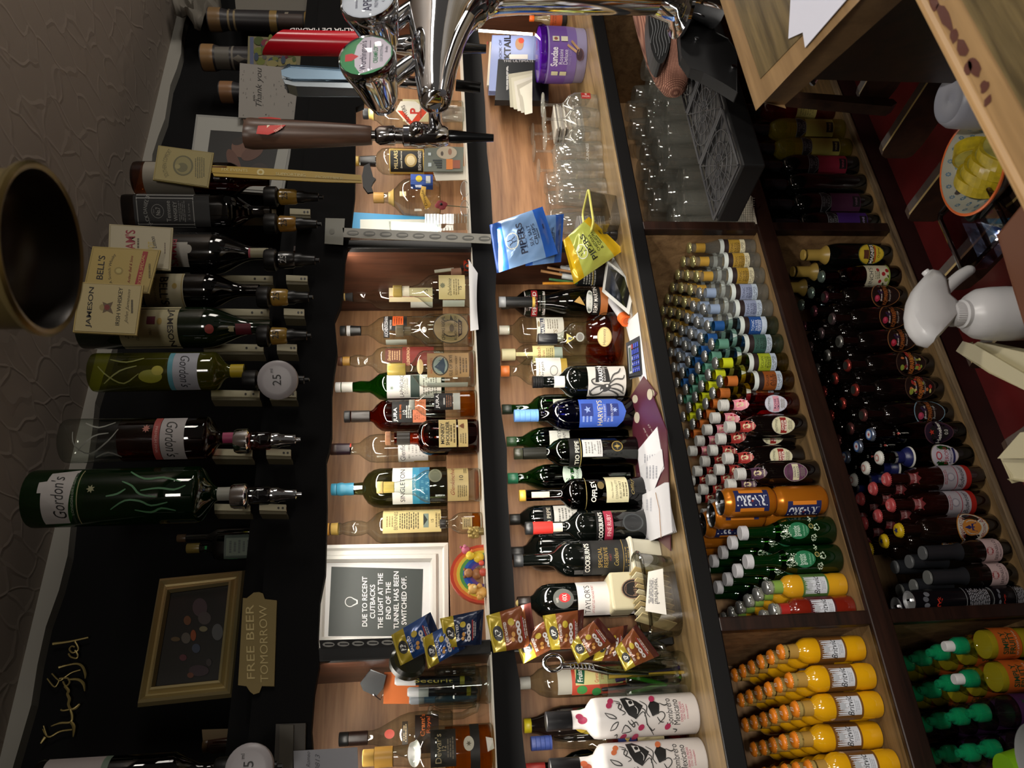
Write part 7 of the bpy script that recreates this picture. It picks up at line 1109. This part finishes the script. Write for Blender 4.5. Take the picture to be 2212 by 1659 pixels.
# ---- upturned stemmed glasses on the worktop and tumblers in the bay
GL = glass('ffffff', 'd0d4d0', base=.10, diff=.07, dc='b8bab0')
def stem_glass(label, X, Y, z, s=1.0):
    root = T('wine_glass', label, 'glass', (X, Y, z), 'upturned stemmed glasses', world=False); m_ = MB(); m_.lathe([(.031*s, 0), (.034*s, .02), (.037*s, .045), (.036*s, .065), (.026*s, .085), (.010*s, .096), (.005, .102)], GL, 30, cap=False); m_.lathe([(.030*s, .001), (.033*s, .02), (.0355*s, .045), (.034*s, .065), (.024*s, .083), (.003*s, .092)], GL, 30, cap=False); m_.build('bowl', root)
    m_ = MB(); m_.lathe([(.006, .098), (.0042, .108), (.004, .145), (.006, .153), (.012, .157)], GL, 16); m_.build('stem', root); m_ = MB(); m_.lathe([(.010, .156), (.034*s, .158), (.035*s, .1595), (.034*s, .161), (.002, .164)], GL, 30, cap=False); m_.build('foot', root); return root
def pint(label, X, Y, z, H=.148, s=1.0, group='upturned beer glasses'):
    root = T('beer_glass', label, 'glass', (X, Y, z), group, world=False); m_ = MB(); m_.lathe([(.042*s, 0), (.0425*s, .004), (.040*s, H*.55), (.034*s, H*.97), (.031*s, H), (.002, H+.0005)], GL, 32, cap=False); m_.lathe([(.0405*s, .001), (.0385*s, H*.55), (.032*s, H*.9), (.002, H*.92)], GL, 32, cap=False); m_.build('glass_body', root); return root
g0 = stem_glass('upturned stemmed glass with red logo, beside the purple tub', *(Zp(1292, 205, WT)+Vector((0, .04, 0))).xy, WT)
m_ = MB(); art(m_, [rr(-.012, .012, .022, .050, 'a82420'), tt('MADRI', -.004, .036, .006, 'd8c8c4', w=.022, r=-pi/2), ss(.005, .036, .005, 'd0c8c4', 6)], lambda a, b, o: Vector(((.0375+o)*math.sin(a/.037+.0), -(.0375+o)*math.cos(a/.037), b)), nx=6); m_.build('logo', g0)
for k, (x, y, dy, lb) in enumerate([(1296, 236, .04, 'second upturned stemmed glass along the worktop edge'), (1300, 272, .05, 'third upturned stemmed glass along the worktop edge'), (1270, 216, .14, 'upturned stemmed glass in the second row by the beer mats'), (1274, 254, .14, 'upturned stemmed glass in the second row, next one left'), (1288, 300, .13, 'upturned stemmed glass standing nearest the beer glasses'), (1262, 196, .19, 'upturned stemmed glass hidden behind the logo glass')]):
    p = Zp(x, y, WT); dup(g0, (p.x, p.y+dy, WT), lb, drop=('logo',))
p = Zp(1302, 312, WT); h0 = pint('upturned beer glass with white lettering, nearest stemmed glasses', p.x, p.y+.045, WT, .135)
m_ = MB(); art(m_, [tt('GUINNESS', 0, .045, .008, 'c8c8c4', w=.052, r=0)], lambda a, b, o: Vector(((.0425+o)*math.sin(a/.042-.5), -(.0425+o)*math.cos(a/.042-.5), b))); m_.build('logo', h0)
for k, (x, y, dy, lb) in enumerate([(1304, 350, .045, 'upturned beer glass at the worktop edge, second in line'), (1312, 390, .05, 'upturned beer glass at the worktop edge, third in line'), (1284, 330, .13, 'upturned beer glass in the back row beside the wood panel'), (1290, 372, .13, 'upturned beer glass in the back row, middle one'), (1296, 412, .13, 'upturned beer glass in the back row behind the yellow rimmed tub'), (1310, 436, .10, 'upturned beer glass behind the blue crisp packets')]):
    p = Zp(x, y, WT); dup(h0, (p.x, p.y+dy, WT), lb, drop=('logo',))
gg = pint('upturned tall tumbler, front of the first column by the post', 1.34, 1.535, SH1, .155, 1.0, 'upturned tumblers in the glass bay')
n_ = 0
for i in range(9):
    for j in range(4):
        if i == 0 and j == 0: continue
        X = 1.34+.091*i+(.03 if j % 2 else 0)+rj.uniform(-.006, .006); Yg = 1.535+.088*j
        if X > 2.2: continue
        lb = 'upturned tumbler, %s row from the front, %s from the post' % (ORD[j] if j else 'front', ORD[i] if i else 'nearest')
        q = dup(gg, (X, Yg, SH1), lb); q.scale = (1, 1, rj.choice([1, 1, .84, .9, 1.08]))
# white lace mat on the shelf
flat('shelf_mat', 'white open weave mat under the tumblers by the post', 'mat', [(1578, 484), (1636, 484), (1622, 420), (1590, 410)], SH1+.0005, .002, M('b8b0a0', .7), [r_(1582+k*4, 1583.4+k*4, 425, 482, '6a6458') for k in range(12)]+[r_(1582, 1632, 428+k*5, 429+k*5, '6a6458') for k in range(11)])
# ================================================================ foreground: beer font and taps
YA = .86
fnt = T('beer_font', 'polished chrome beer font with swan neck arm and flared base on the counter', 'beer font', Zp(1600, -20, BT))
def spline(pts, rad, n=6):
    q = []; qr = []
    for i in range(len(pts)-1):
        p0, p1, p2, p3 = pts[max(i-1, 0)], pts[i], pts[i+1], pts[min(i+2, len(pts)-1)]
        for j in range(n): u = j/n; q.append(.5*((2*p1)+(p2-p0)*u+(2*p0-5*p1+4*p2-p3)*u*u+(-p0+3*p1-3*p2+p3)*u**3)); qr.append(rad[i]*(1-u)+rad[i+1]*u)
    return q+[pts[-1]], qr+[rad[-1]]
def swp(mb, L, Y, m, seg=28, n=6):
    P = [A(x, y, Y if len(t) < 1 else Y+t[0]) for x, y, r0_, *t in L]; R_ = [r0_*mpp(x, y, Y) for x, y, r0_, *t in L]; q, qr = spline(P, R_, n); mb.tube(q, qr, m, seg)
m_ = MB(); swp(m_, [(941, 224, 20), (940, 220, 33), (940, 200, 38), (941, 150, 46), (946, 90, 58), (956, 30, 74), (985, -15, 86), (1040, -38, 74), (1120, -38, 64), (1250, -36, 62), (1430, -34, 62), (1500, -34, 68), (1545, -34, 88)], YA, CHROME); m_.build('arm', fnt)
b0 = Zp(1597, -36, BT); m_ = MB(); m_.lathe([(.098, 0), (.098, .006), (.085, .010), (.070, .022), (.062, .05), (.05, .075)], CHROME, 40, Matrix.Translation((A(1545, -34, YA).x, YA, BT))); m_.build('base_flange', fnt)
m_ = MB(); swp(m_, [(1010, 40, 18), (985, 90, 18), (965, 150, 15), (955, 200, 10)], YA-.02, CHROME, 16); m_.build('rib', fnt)
# wooden handled tap
YT = .97; tp = T('beer_tap', 'dark walnut handled beer tap with red shield badge at the arm end', 'tap', A(1065, 290, YT))
m_ = MB(); P = [A(x, y, YT) for x, y in ((538, 288), (545, 289), (670, 291), (770, 292), (803, 293))]; R_ = [h*mpp(600, 290, YT) for h in (28, 34, 29, 23, 20)]
q, qr = spline(P, R_); m_.tube(q, qr, W_HAND, 10); o = m_.build('handle', tp)
m_ = MB(); art(m_, [p_([(566, 262), (570, 280), (565, 300), (590, 302), (612, 294), (631, 279), (612, 264), (590, 260)], 'b02a24'), r_(570, 620, 279, 282, 'd8c8b0'), p_([(588, 274), (588, 288), (594, 283), (594, 278)], 'd8c8b0'), t_('TRADE', 612, 291, 5, 'd8b8a8', r=-1, w=20)], lambda a, b, o_: A(-b, -a, YT)-FW*(math.sqrt(max(.0275**2-((-a-289)*.00078)**2, .00003))+.0006+o_), nx=4, mx=4); m_.build('shield', tp)
def tl(mb, L, Y, m, seg=22):
    P = [A(x, y, Y) for x, y, h in L]; mb.tube(P, [h*mpp(x, y, Y) for x, y, h in L], m, seg)
m_ = MB(); tl(m_, [(803, 293, 11), (810, 293, 11), (811, 293, 14), (820, 293, 20), (852, 293, 21), (855, 293, 17), (870, 294, 17), (872, 294, 23), (884, 294, 23)], YT, CHROME); m_.build('collar', tp)
m_ = MB(); tl(m_, [(884, 294, 22), (905, 294, 27), (925, 294, 25), (940, 294, 25), (962, 294, 21), (968, 294, 17)], YT, CHROME); m_.ball(A(900, 280, YT-.02), .014, CHROME); m_.build('tap_body', tp)
m_ = MB(); m_.tube([A(938, 222, YA), A(940, 250, (YA+YT)/2), A(942, 275, YT)], [.011, .011, .014], CHROME, 22); m_.build('shank', tp)
m_ = MB(); tl(m_, [(968, 294, 13), (975, 295, 14), (990, 296, 13.5), (1030, 297, 10), (1066, 298, 8)], YT, M('3a3c3e', .2, .9)); m_.build('spout', tp)
# red and blue handles
YH = 1.0
rh = T('beer_tap', 'tap with glossy red handle and slanted top standing behind round badges', 'tap', A(900, 100, YH)); m_ = MB(); hr = 26*mpp(680, 92, YH)
P0, P1 = A(800, 96, YH), A(598, 92, YH); d = (P1-P0).normalized(); sd = RT.copy(); dpt = d.cross(sd).normalized(); n = 30; vs = []
for k in range(n): a = 2*pi*k/n; vs.append(P0+sd*hr*math.cos(a)+dpt*hr*math.sin(a))
for k in range(n): a = 2*pi*k/n; vs.append(P1+sd*hr*math.cos(a)+dpt*hr*math.sin(a)+d*(hr*.95*(.2-math.cos(a))))
m_.add(vs, [(k, (k+1) % n, (k+1) % n+n, k+n) for k in range(n)], M('c41426', .22), True); m_.add(vs[n:], [tuple(range(n))], M('d01c30', .25)); m_.build('handle', rh)
m_ = MB(); art(m_, [t_('EL ALMA DE MADRID', 712, 75, 9, 'e0dcdc', r=pi/2, w=160, bo=.01)], lambda a, b, o_: A(-b, -a, YH)-FW*(hr*.82+o_)+RT*0); m_.build('lettering', rh)
m_ = MB(); tl(m_, [(798, 98, 14), (850, 98, 16), (880, 98, 22), (905, 98, 22)], YH, CHROME); tl(m_, [(1000, 104, 12), (1050, 106, 9)], YH, M('6a6c6e', .2, .9)); m_.tube([A(880, 98, YH), A(930, 90, YA)], .012, CHROME, 16); m_.build('tap_body', rh)
bh = T('beer_tap', 'tap with squared blue grey metal handle left of the red one', 'tap', A(900, 170, YH)); m_ = MB()
P = [(612, 152), (624, 143), (770, 152), (770, 176), (632, 174), (614, 168)]; m_.prism([A(x, y, YH) for x, y in P], (0, .022, 0), M('6c8294', .3, .7)); bev(m_.build('handle', bh), .004, 3)
m_ = MB(); m_.prism([A(x, y, YH) for x, y in [(612, 166), (632, 172), (800, 174), (800, 190), (640, 188), (618, 180)]], (0, .02, 0), M('8a9298', .25, .8)); bev(m_.build('handle_edge', bh), .002); m_ = MB(); tl(m_, [(798, 172, 10), (860, 176, 12), (905, 180, 14)], YH, CHROME); m_.tube([A(885, 178, YH), A(920, 180, YA)], .01, CHROME, 14); tl(m_, [(985, 184, 12), (1038, 190, 11)], YH, M('101214', .4)); m_.build('tap_body', bh)
# round badges
def badge(label, xc, yc, name, art_, shift=(12, 110)):
    root = T('tap_badge', label, 'badge', A(xc+60, yc+20, .88)); front = A(xc, yc, .80); back = A(xc+shift[0], yc+shift[1], .86); ax_ = (front-back).normalized()
    ax_ = (ax_*.0+(-FW*.83+RT*.42+Vector((0, 0, .12)))).normalized(); R0 = 62*mpp(xc, yc, .80)*1.02
    zx = Vector((0, 0, 1)); ux = zx.cross(ax_).normalized(); uz = ax_.cross(ux).normalized(); mt = Matrix.Translation(front) @ Matrix(((ux.x, uz.x, ax_.x, 0), (ux.y, uz.y, ax_.y, 0), (ux.z, uz.z, ax_.z, 0), (0, 0, 0, 1)))
    b = MB(); b.lathe([(.012, -.105), (.020, -.10), (.030, -.075), (R0*.86, -.03), (R0*.98, -.012), (R0*1.0, 0), (R0*.96, .006), (R0*.91, .004)], CHROME, 44, mt, cap=False); b.build('housing', root)
    def mp(a, b_, o): rr2 = min(1, (a*a+b_*b_)); return mt @ Vector((a*R0*.92, b_*R0*.92, .0045+o))
    b = MB(); art(b, art_, mp, nx=8, nz=8); b.build('face', root)
    b = MB(); b.lathe([(R0*.92, .004), (R0*.85, .0085), (R0*.6, .0145), (R0*.3, .0175), (.0005, .0185)], glass('ffffff', 'e8e8e8', base=.05), 44, mt, cap=False); b.build('dome', root)
    b = MB(); b.tube([front-ax_*.06, A(xc+95, yc+12, YA)], [.018, .014], CHROME, 18); b.build('neck', root); return root
badge('round green and white badge with a red shield, lower of the two domes', 793, 125, 'w', [('E', 0, 0, 1, 1, M('2c7a4c', .3)), ('P', [(-.93, .2), (-.5, .42), (.1, .46), (.6, .36), (.97, .1), (.97, -.2), (.75, -.62), (.3, -.94), (-.25, -.94), (-.72, -.66)], M('b4aebc', .3)), ('P', [(-.18, .8), (.18, .8), (.2, .55), (0, .28), (-.2, .55)], M('b02c34')), ('T', 'Worthington\'s', 0, .08, .34, M('24203c'), {'w': 1.55, 'bo': .01}), ('R', -.75, .75, -.16, -.14, M('24203c')), ('T', 'CREAMFLOW', 0, -.36, .17, M('2c7a50'), {'w': .98, 'bo': .01}), ('T', 'OUR SMOOTH ALE', 0, -.58, .11, M('6a7a80'), {'w': .9}), ('T', 'Bradley', .15, -.78, .12, M('2c2c44'), {'w': .35, 'sh': .4})])
badge('round pale cider badge with dark lettering, above the green and white badge', 797, 4, 'a', [('E', 0, 0, 1, 1, M('a4acb8', .3)), ('E', 0, 0, .94, .94, M('b0b8c4', .3)), ('T', 'APPLES', -.02, .02, .34, M('16163c'), {'w': 1.3, 'bo': .02}), ('T', 'PREMIUM CIDER', 0, -.32, .14, M('4a4c60'), {'w': 1.05}), ('T', '4.8% ABV', 0, -.58, .12, M('4a4c60'), {'w': .6}), ('E', .25, .62, .07, .12, M('3a3a44')), ('L', -.2, .4, .46, .5, 2, M('3a3a54'))])
# drip tray with web patterned grilles, on a bracket from the counter
ZT = .85; tc1, tc2 = Zp(1540, 482, ZT), Zp(1595, 355, ZT); ty0, ty1, tx0 = tc2.y, tc1.y, (tc1.x+tc2.x)/2
dt = T('drip_tray', 'black plastic drip tray with spider web grilles under the taps', 'tray', (tx0+.3, (ty0+ty1)/2, ZT-.05)); RUB = M('1b1b1c', .55); m_ = MB()
m_.box(tx0, tx0+.95, ty0, ty1, ZT-.055, ZT-.008, M('0a0a0b', .5)); bev(m_.build('basin', dt), .004)
wd = ty1-ty0
for k in range(4):
    x0, x1 = tx0+k*wd*1.0, tx0+(k+1)*wd*1.0; cx2, cy2 = (x0+x1)/2, (ty0+ty1)/2; m_ = MB(); h_ = wd/2-.004
    rb_ = lambda ax_, ay_, bx_, by_, wdt=.0013, zz=ZT: m_.tube([(ax_, ay_, zz-.002), (bx_, by_, zz-.002)], wdt, M('2e2e30', .5), 6)
    for (ax_, ay_, bx_, by_) in ((-1, -1, 1, -1), (1, -1, 1, 1), (1, 1, -1, 1), (-1, 1, -1, -1)): rb_(cx2+ax_*h_, cy2+ay_*h_, cx2+bx_*h_, cy2+by_*h_, .003)
    for q in range(16):
        a = 2*pi*q/16; L_ = h_/max(abs(math.cos(a)), abs(math.sin(a))); rb_(cx2+.12*h_*math.cos(a), cy2+.12*h_*math.sin(a), cx2+L_*math.cos(a), cy2+L_*math.sin(a))
    for f in (.3, .62, .92): pts = [(cx2+h_*f*math.cos(2*pi*q/28), cy2+h_*f*math.sin(2*pi*q/28), ZT-.002) for q in range(29)]; m_.tube(pts, .0013, M('2e2e30', .5), 6)
    m_.build('grille', dt)
br = T('tray_bracket', 'black bracket plate with chrome screws joining the tray to the counter', 'bracket', Zp(1560, 120, ZT)); m_ = MB(); YP = .93
m_.prism([A(x, y, YP) for x, y in [(1466, 40), (1488, 36), (1528, 44), (1548, 72), (1572, 84), (1590, 110), (1592, 200), (1560, 180), (1520, 158), (1492, 146), (1474, 120)]], (0, .02, 0), M('0c0c0d', .5)); bev(m_.build('plate', br), .003)
for x, y in ((1504, 84), (1584, 145)): m_ = MB(); m_.lathe([(.005, 0), (.005, .003), (.003, .004)], CHROME, 18, Matrix.Translation(A(x, y, YP-.001)) @ Matrix.Rotation(pi/2, 4, 'X')); m_.build('screw', br)
# peach woven thing with black ribbed sole
kn = T('fabric_slipper', 'peach woven fabric slipper with black wavy rubber sole on the drip tray', 'slipper', A(1462, 100, 1.13)); c_ = A(1420, 40, 1.13); tk_ = mpp(1424, 40, 1.13)
KN, n, l, b = nodes('peach_knit'); tc_ = n.new('ShaderNodeTexCoord'); wv = n.new('ShaderNodeTexWave'); wv.inputs['Scale'].default_value = 90; wv.bands_direction = 'X'; wv2 = n.new('ShaderNodeTexWave'); wv2.inputs['Scale'].default_value = 90; wv2.bands_direction = 'Z'
l.new(tc_.outputs['Object'], wv.inputs['Vector']); l.new(tc_.outputs['Object'], wv2.inputs['Vector']); ml = n.new('ShaderNodeMath'); ml.operation = 'MULTIPLY'; l.new(wv.outputs['Fac'], ml.inputs[0]); l.new(wv2.outputs['Fac'], ml.inputs[1])
rp = n.new('ShaderNodeValToRGB'); rp.color_ramp.elements[0].color = lin('6a4034'); rp.color_ramp.elements[1].color = lin('d09a80'); l.new(ml.outputs[0], rp.inputs['Fac']); l.new(rp.outputs['Color'], b.inputs['Base Color']); b.inputs['Roughness'].default_value = .85
bp = n.new('ShaderNodeBump'); bp.inputs['Strength'].default_value = .5; bp.inputs['Distance'].default_value = .002; l.new(ml.outputs[0], bp.inputs['Height']); l.new(bp.outputs['Normal'], b.inputs['Normal'])
m_ = MB(); L_ = 172*tk_
m_.lathe([(.001, -1), (.28, -.985), (.52, -.93), (.72, -.8), (.88, -.55), (.97, -.2), (1, .1), (.97, .5), (.8, .85), (.4, 1)], KN, 36, Matrix.Translation(c_) @ Matrix.Rotation(pi/2, 4, 'Y') @ Matrix.Diagonal((50*tk_, .052, L_*1.38, 1))); m_.build('upper', kn)
m_ = MB(); YS = 1.075; ce_ = (1426, 30); pts = [(ce_[0]+26*math.cos(2*pi*k/32), ce_[1]+108*math.sin(2*pi*k/32)) for k in range(32)]; m_.prism([A(x, y, YS) for x, y in pts], (0, .035, 0), M('141516', .45)); bev(m_.build('sole', kn), .004, 3)
m_ = MB()
for k in range(7):
    q = [A(1408+k*6+2.5*math.sin(y*.12+k*.5), y, YS-.001) for y in range(-60, int(30+100*math.sqrt(max(.01, 1-((1408+k*6-1426)/24)**2))), 7)]
    if len(q) > 2: m_.tube(q, .0011, M('5a5c5e', .35), 6)
m_.build('tread', kn)
# paper overhanging the counter
flat('paper', 'torn white paper lying on the counter corner beside the font', 'paper', [(1712, -60), (1704, 84), (1735, 70), (1740, 103), (1836, -8), (1860, -60)], BT+.0025, .0008, M('c4c6d4', .6))
# ---------------------------------------------------------------- under the counter
bx_ = T('divider_rack', 'dark timber rack with upright divider boards projecting below the counter', 'rack', (.8, .9, .16)); 
DK = W_SIDE
for X in (1.263, 1.101, .937, .778, .616, .455, .29):
    y0_ = .44 if X < .72 else .80; m_ = MB(); P = [(X, y0_, .55), (X, 1.015, .55), (X, 1.03, .546), (X, 1.036, .536), (X, 1.036, .492), (X, 1.03, .483), (X, 1.0, .478), (X, y0_, .478)]; m_.prism([(X-.010, y, z) for _, y, z in P], (.020, 0, 0), W_SIDE); m_.add([(X-.0105, y0_, .5503), (X-.0105, 1.018, .5503), (X-.006, 1.018, .5503), (X-.006, y0_, .5503)], [(0, 3, 2, 1)], M('8a7444', .5)); m_.build('divider', bx_)
m_ = MB(); m_.box(.1, 1.5, .88, .91, .44, .478, M('3c3226', .6)); m_.build('front_rail', bx_)
m_ = MB(); m_.box(.1, .72, .44, .45, FL+.001, .55, M('0a0808', .7)); m_.build('back_board', bx_)
vb = MB(); P = [A(x, y, 1.02) for x, y in [(1690, 196), (1930, 214), (1938, 222), (1926, 230), (1880, 226), (1690, 208)]]; vb.prism(P, (0, .025, 0), W_SIDE); tag(vb.build('upright_board', None, P[2]), 'narrow dark upright board edge between counter corner and wine bottles', 'board')
cp_ = MB(); cp_.tube([A(1755, 180, 1.0), A(1782, 138, 1.0), A(1800, 110, 1.0)], .006, CHROME, 14); tag(cp_.build('pipe', None, A(1755, 180, 1.0)), 'short bright chrome pipe below the counter corner', 'pipe')
# bowl of lemons
bc_ = Zp(2098, 362, .602); bw = T('bowl', 'small white bowl with blue flower pattern and orange rim holding lemons', 'bowl', (bc_.x, bc_.y, .5505), None, world=False); RB = .073
m_ = MB(); m_.lathe([(.03, 0), (.031, .004), (.045, .012), (.063, .032), (RB, .052), (RB-.003, .052), (.060, .033), (.042, .014), (.002, .009)], M('b8b8ac', .2, 0, 0, .5), 44, cap=False); m_.build('bowl_body', bw)
m_ = MB(); m_.lathe([(RB+.0006, .050), (RB+.0006, .0525), (RB-.0015, .0535), (RB-.0035, .0525)], M('d86a34', .3), 44, cap=False); m_.build('rim', bw)
m_ = MB(); rf = random.Random(4); BF = M('4a7a9c', .4)
def bowlp(th, z, out): 
    pr = [(.031, .004), (.045, .012), (.063, .032), (RB, .052)] if out else [(.042, .014), (.060, .033), (RB-.003, .052)]
    for (r0_, z0), (r1, z1) in zip(pr, pr[1:]):
        if z <= z1: f = (z-z0)/(z1-z0); r2 = r0_+(r1-r0_)*f; break
    r2 = r2+.0005 if out else r2-.0006; return Vector((r2*math.cos(th), r2*math.sin(th), z+(0 if out else .0004)))
for out in (0, 1):
    for k in range(20):
        for z in ((.022, .032, .043) if not out else (.014, .026, .040)):
            th = 2*pi*(k+.5*(z == .032 or z == .026))/20; c2 = bowlp(th, z, out)
            for q in range(8):
                a = 2*pi*q/8; dth, dz = .058*math.cos(a), .0042*math.sin(a); e1, e2 = .014*math.sin(a), .001*math.cos(a)
                m_.add([bowlp(th+dth*.25, z+dz*.25, out), bowlp(th+dth*.7-e1, z+dz*.7+e2, out), bowlp(th+dth, z+dz, out), bowlp(th+dth*.7+e1, z+dz*.7-e2, out)], [(0, 1, 2, 3)], BF)
m_.build('flower_pattern', bw)
def lemon(lab, cx2, cy2, cz, r0_, th, yaw, tilt_=0):
    root = T('lemon_slice', lab, 'lemon', (cx2, cy2, cz), 'cut lemons in the bowl', world=False); root.rotation_euler = (tilt_, 0, yaw); h = []
    for (rr3, nm, mt3, e) in ((r0_, 'rind', M('c8b020', .45, 0, 0, .2, 60), 0), (r0_*.88, 'flesh', M('c4bc60', .3, 0, 0, .3, 40), .0006)):
        m_ = MB(); pts = [(rr3*math.cos(pi*k/16), 0, rr3*math.sin(pi*k/16)) for k in range(17)]; m_.prism([(x, -th/2-e, z) for x, _, z in pts], (0, th+2*e, 0), mt3); o = m_.build(nm, root); bev(o, .002 if nm == 'rind' else .0005)
for k in range(4): lemon('thick half slice of lemon, %s in the row across the bowl' % ('nearest the camera', 'second', 'third', 'furthest from the camera')[k], bc_.x-.008+.002*k, bc_.y-.040+.0205*k, .572, .040-.001*k, .018, .18, -.25)
lemon('cut lemon wedge lying at the right side of the bowl', bc_.x+.040, bc_.y+.01, .575, .030, .022, 1.3, .3)
# frosted cup, green tub, clear tub, brown box top
cu = Zp(2046, 216, .655); ct = T('plastic_cup', 'upturned frosted plastic cup with white base beside the lemon bowl', 'cup', (cu.x, cu.y, .5505), None, world=False)
m_ = MB(); m_.lathe([(.046, 0), (.044, .03), (.043, .05)], glass('e8e8ec', 'a0a0a4', base=.15), 40, cap=False); m_.build('cup_wall', ct); m_ = MB(); m_.lathe([(.043, .05), (.041, .092), (.036, .101), (.033, .103), (.031, .1015), (.006, .1015), (.005, .102), (.0005, .102)], M('9a9ca8', .4), 40, cap=False); m_.build('base', ct)
gp = Zp(2058, 452, .56); tub('plastic_tub', 'dark green plastic tub tucked under the edge of the lemon bowl', rrect(gp.x+.01, gp.y-.02, .03, .03, .012), .4785, .53, .9, M('0e4a34', .4), cat='tub')
gp = Zp(2130, 480, .56); tub('plastic_tub', 'smoky clear plastic box between the lemon bowl and the brown lid', rrect(gp.x+.0, gp.y+.0, .062, .055, .012), .552, .585, .93, glass('a8989c', '5a4a50', base=.12), cat='tub')
P = [Zp(x, y, .62) for x, y in [(2157, 508), (2212, 440), (2330, 470), (2330, 800), (2228, 745)]]; m_ = MB(); m_.prism([Vector((p.x, p.y, .5515)) for p in P], (0, 0, .069), M('6c4430', .6)); o = m_.build('box', None, (P[0].x, P[0].y, .5515)); bev(o, .002); tag(o, 'plain reddish brown box lid in the lower right foreground', 'box')
# spray bottle
dc = Zp(2126, 678, .62); YS = dc.y; ts = mpp(2126, 678, YS); spb = T('spray_bottle', 'white trigger spray bottle standing under the counter edge', 'spray bottle', (dc.x, YS, .5515)); WS = M('c4c4c6', .35)
cz = A(2126, 678, YS).z; ctr = Matrix.Translation((dc.x, YS, 0)); m_ = MB(); R1 = 58*ts
m_.lathe([(R1*.9, .5515), (R1, .556), (R1*1.02, cz-.03), (R1*.99, cz-.005), (R1*.93, cz+R1*.28), (R1*.75, cz+R1*.58), (R1*.5, cz+R1*.78), (R1*.42, cz+R1*.86)], WS, 40, ctr); m_.build('bottle_body', spb)
zn = cz+R1*.84; ztp = A(2058, 680, YS).z; m_ = MB(); m_.lathe([(R1*.52, zn-.004), (R1*.53, zn+.003), (R1*.46, zn+.005), (R1*.45, ztp+.004), (R1*.38, ztp+.008)], WS, 36, ctr)
for k in range(36): a = 2*pi*k/36; m_.tube([(dc.x+R1*.455*math.cos(a), YS+R1*.455*math.sin(a), zn+.007), (dc.x+R1*.455*math.cos(a), YS+R1*.455*math.sin(a), ztp+.002)], .0007, WS, 4)
m_.build('screw_collar', spb)
hd = [(2003, 590), (2021, 594), (2033, 606), (2036, 622), (2041, 645), (2061, 663), (2060, 690), (2042, 711), (2027, 728), (2010, 745), (1990, 739), (1973, 719), (1962, 698), (1959, 676), (1963, 647), (1973, 625), (1983, 612)]
m_ = MB(); P = [A(x, y, YS) for x, y in hd]; hc = sum(P, Vector())/len(P); lay = []
for f, off in ((.72, -.019), (.93, -.015), (1, -.008), (1, .008), (.93, .015), (.72, .019)): lay.append([hc+(p-hc)*f+Vector((0, off, 0)) for p in P])
n = len(P); vs = [v for L2 in lay for v in L2]; m_.add(vs, [(i*n+k, i*n+(k+1) % n, (i+1)*n+(k+1) % n, (i+1)*n+k) for i in range(5) for k in range(n)]+[tuple(range(n-1, -1, -1)), tuple(range(5*n, 6*n))], WS, True); m_.build('spray_head', spb)
m_ = MB(); swp(m_, [(2040, 628, 13), (2056, 612, 13), (2075, 596, 13), (2092, 585, 12), (2101, 583, 8)], YS-.002, WS, 16); m_.build('trigger', spb)
m_ = MB(); m_.tube([A(2004, 592, YS), A(1998, 586, YS)], .006, WS, 16); m_.build('nozzle', spb)
# cream plastic scoops
CRP = M('b0a888', .4)
def scoop(label, L1, L2, z):
    root = T('plastic_scoop', label, 'scoop', Zp(L1[0][0], L1[0][1], z)); m_ = MB(); m_.prism([Zp(x, y, z) for x, y in L1], (0, 0, -.014), CRP); bev(m_.build('handle', root), .004, 3); m_ = MB(); m_.prism([Zp(x, y, z-.01) for x, y in L2], (0, 0, -.022), CRP); bev(m_.build('scoop_bowl', root), .006, 3); return root
scoop('cream plastic scoop handle resting beside the spray bottle', [(2069, 757), (2080, 741), (2104, 748), (2212, 812), (2212, 838), (2140, 806)], [(2104, 745), (2112, 740), (2212, 760), (2330, 830), (2330, 870), (2212, 825)], .60)
scoop('cream plastic scoop rim at the photo bottom edge, left of the handle', [(2166, 985), (2206, 940), (2300, 930), (2300, 990)], [(2168, 990), (2200, 952), (2330, 950), (2330, 1060), (2190, 1036)], .60)
# bucket rim
bk_ = Zp(2262, 1650, .66); bt = T('ice_bucket', 'grey plastic bucket rim in the bottom left foreground', 'bucket', (bk_.x, bk_.y, .16), None, world=False); R2 = 94*mpp(2262, 1650, bk_.y)*.92
m_ = MB(); m_.lathe([(R2*.7, 0), (R2*.9, .42), (R2*.97, .48), (R2, .50), (R2*.97, .505), (R2*.93, .50), (R2*.88, .46), (.003, .455)], M('7c7e7e', .35), 44, cap=False); m_.build('bucket_body', bt)
lg = Zp(2158, 1668, .50); m_ = MB(); m_.lathe([(.03, 0), (.034, .02), (.034, .30), (.028, .33)], M('7ab01c', .4), 30, Matrix.Translation((lg.x, lg.y, .16))); tag(m_.build('container', None, (lg.x, lg.y, .16)), 'lime green plastic container behind the grey bucket rim', 'container')
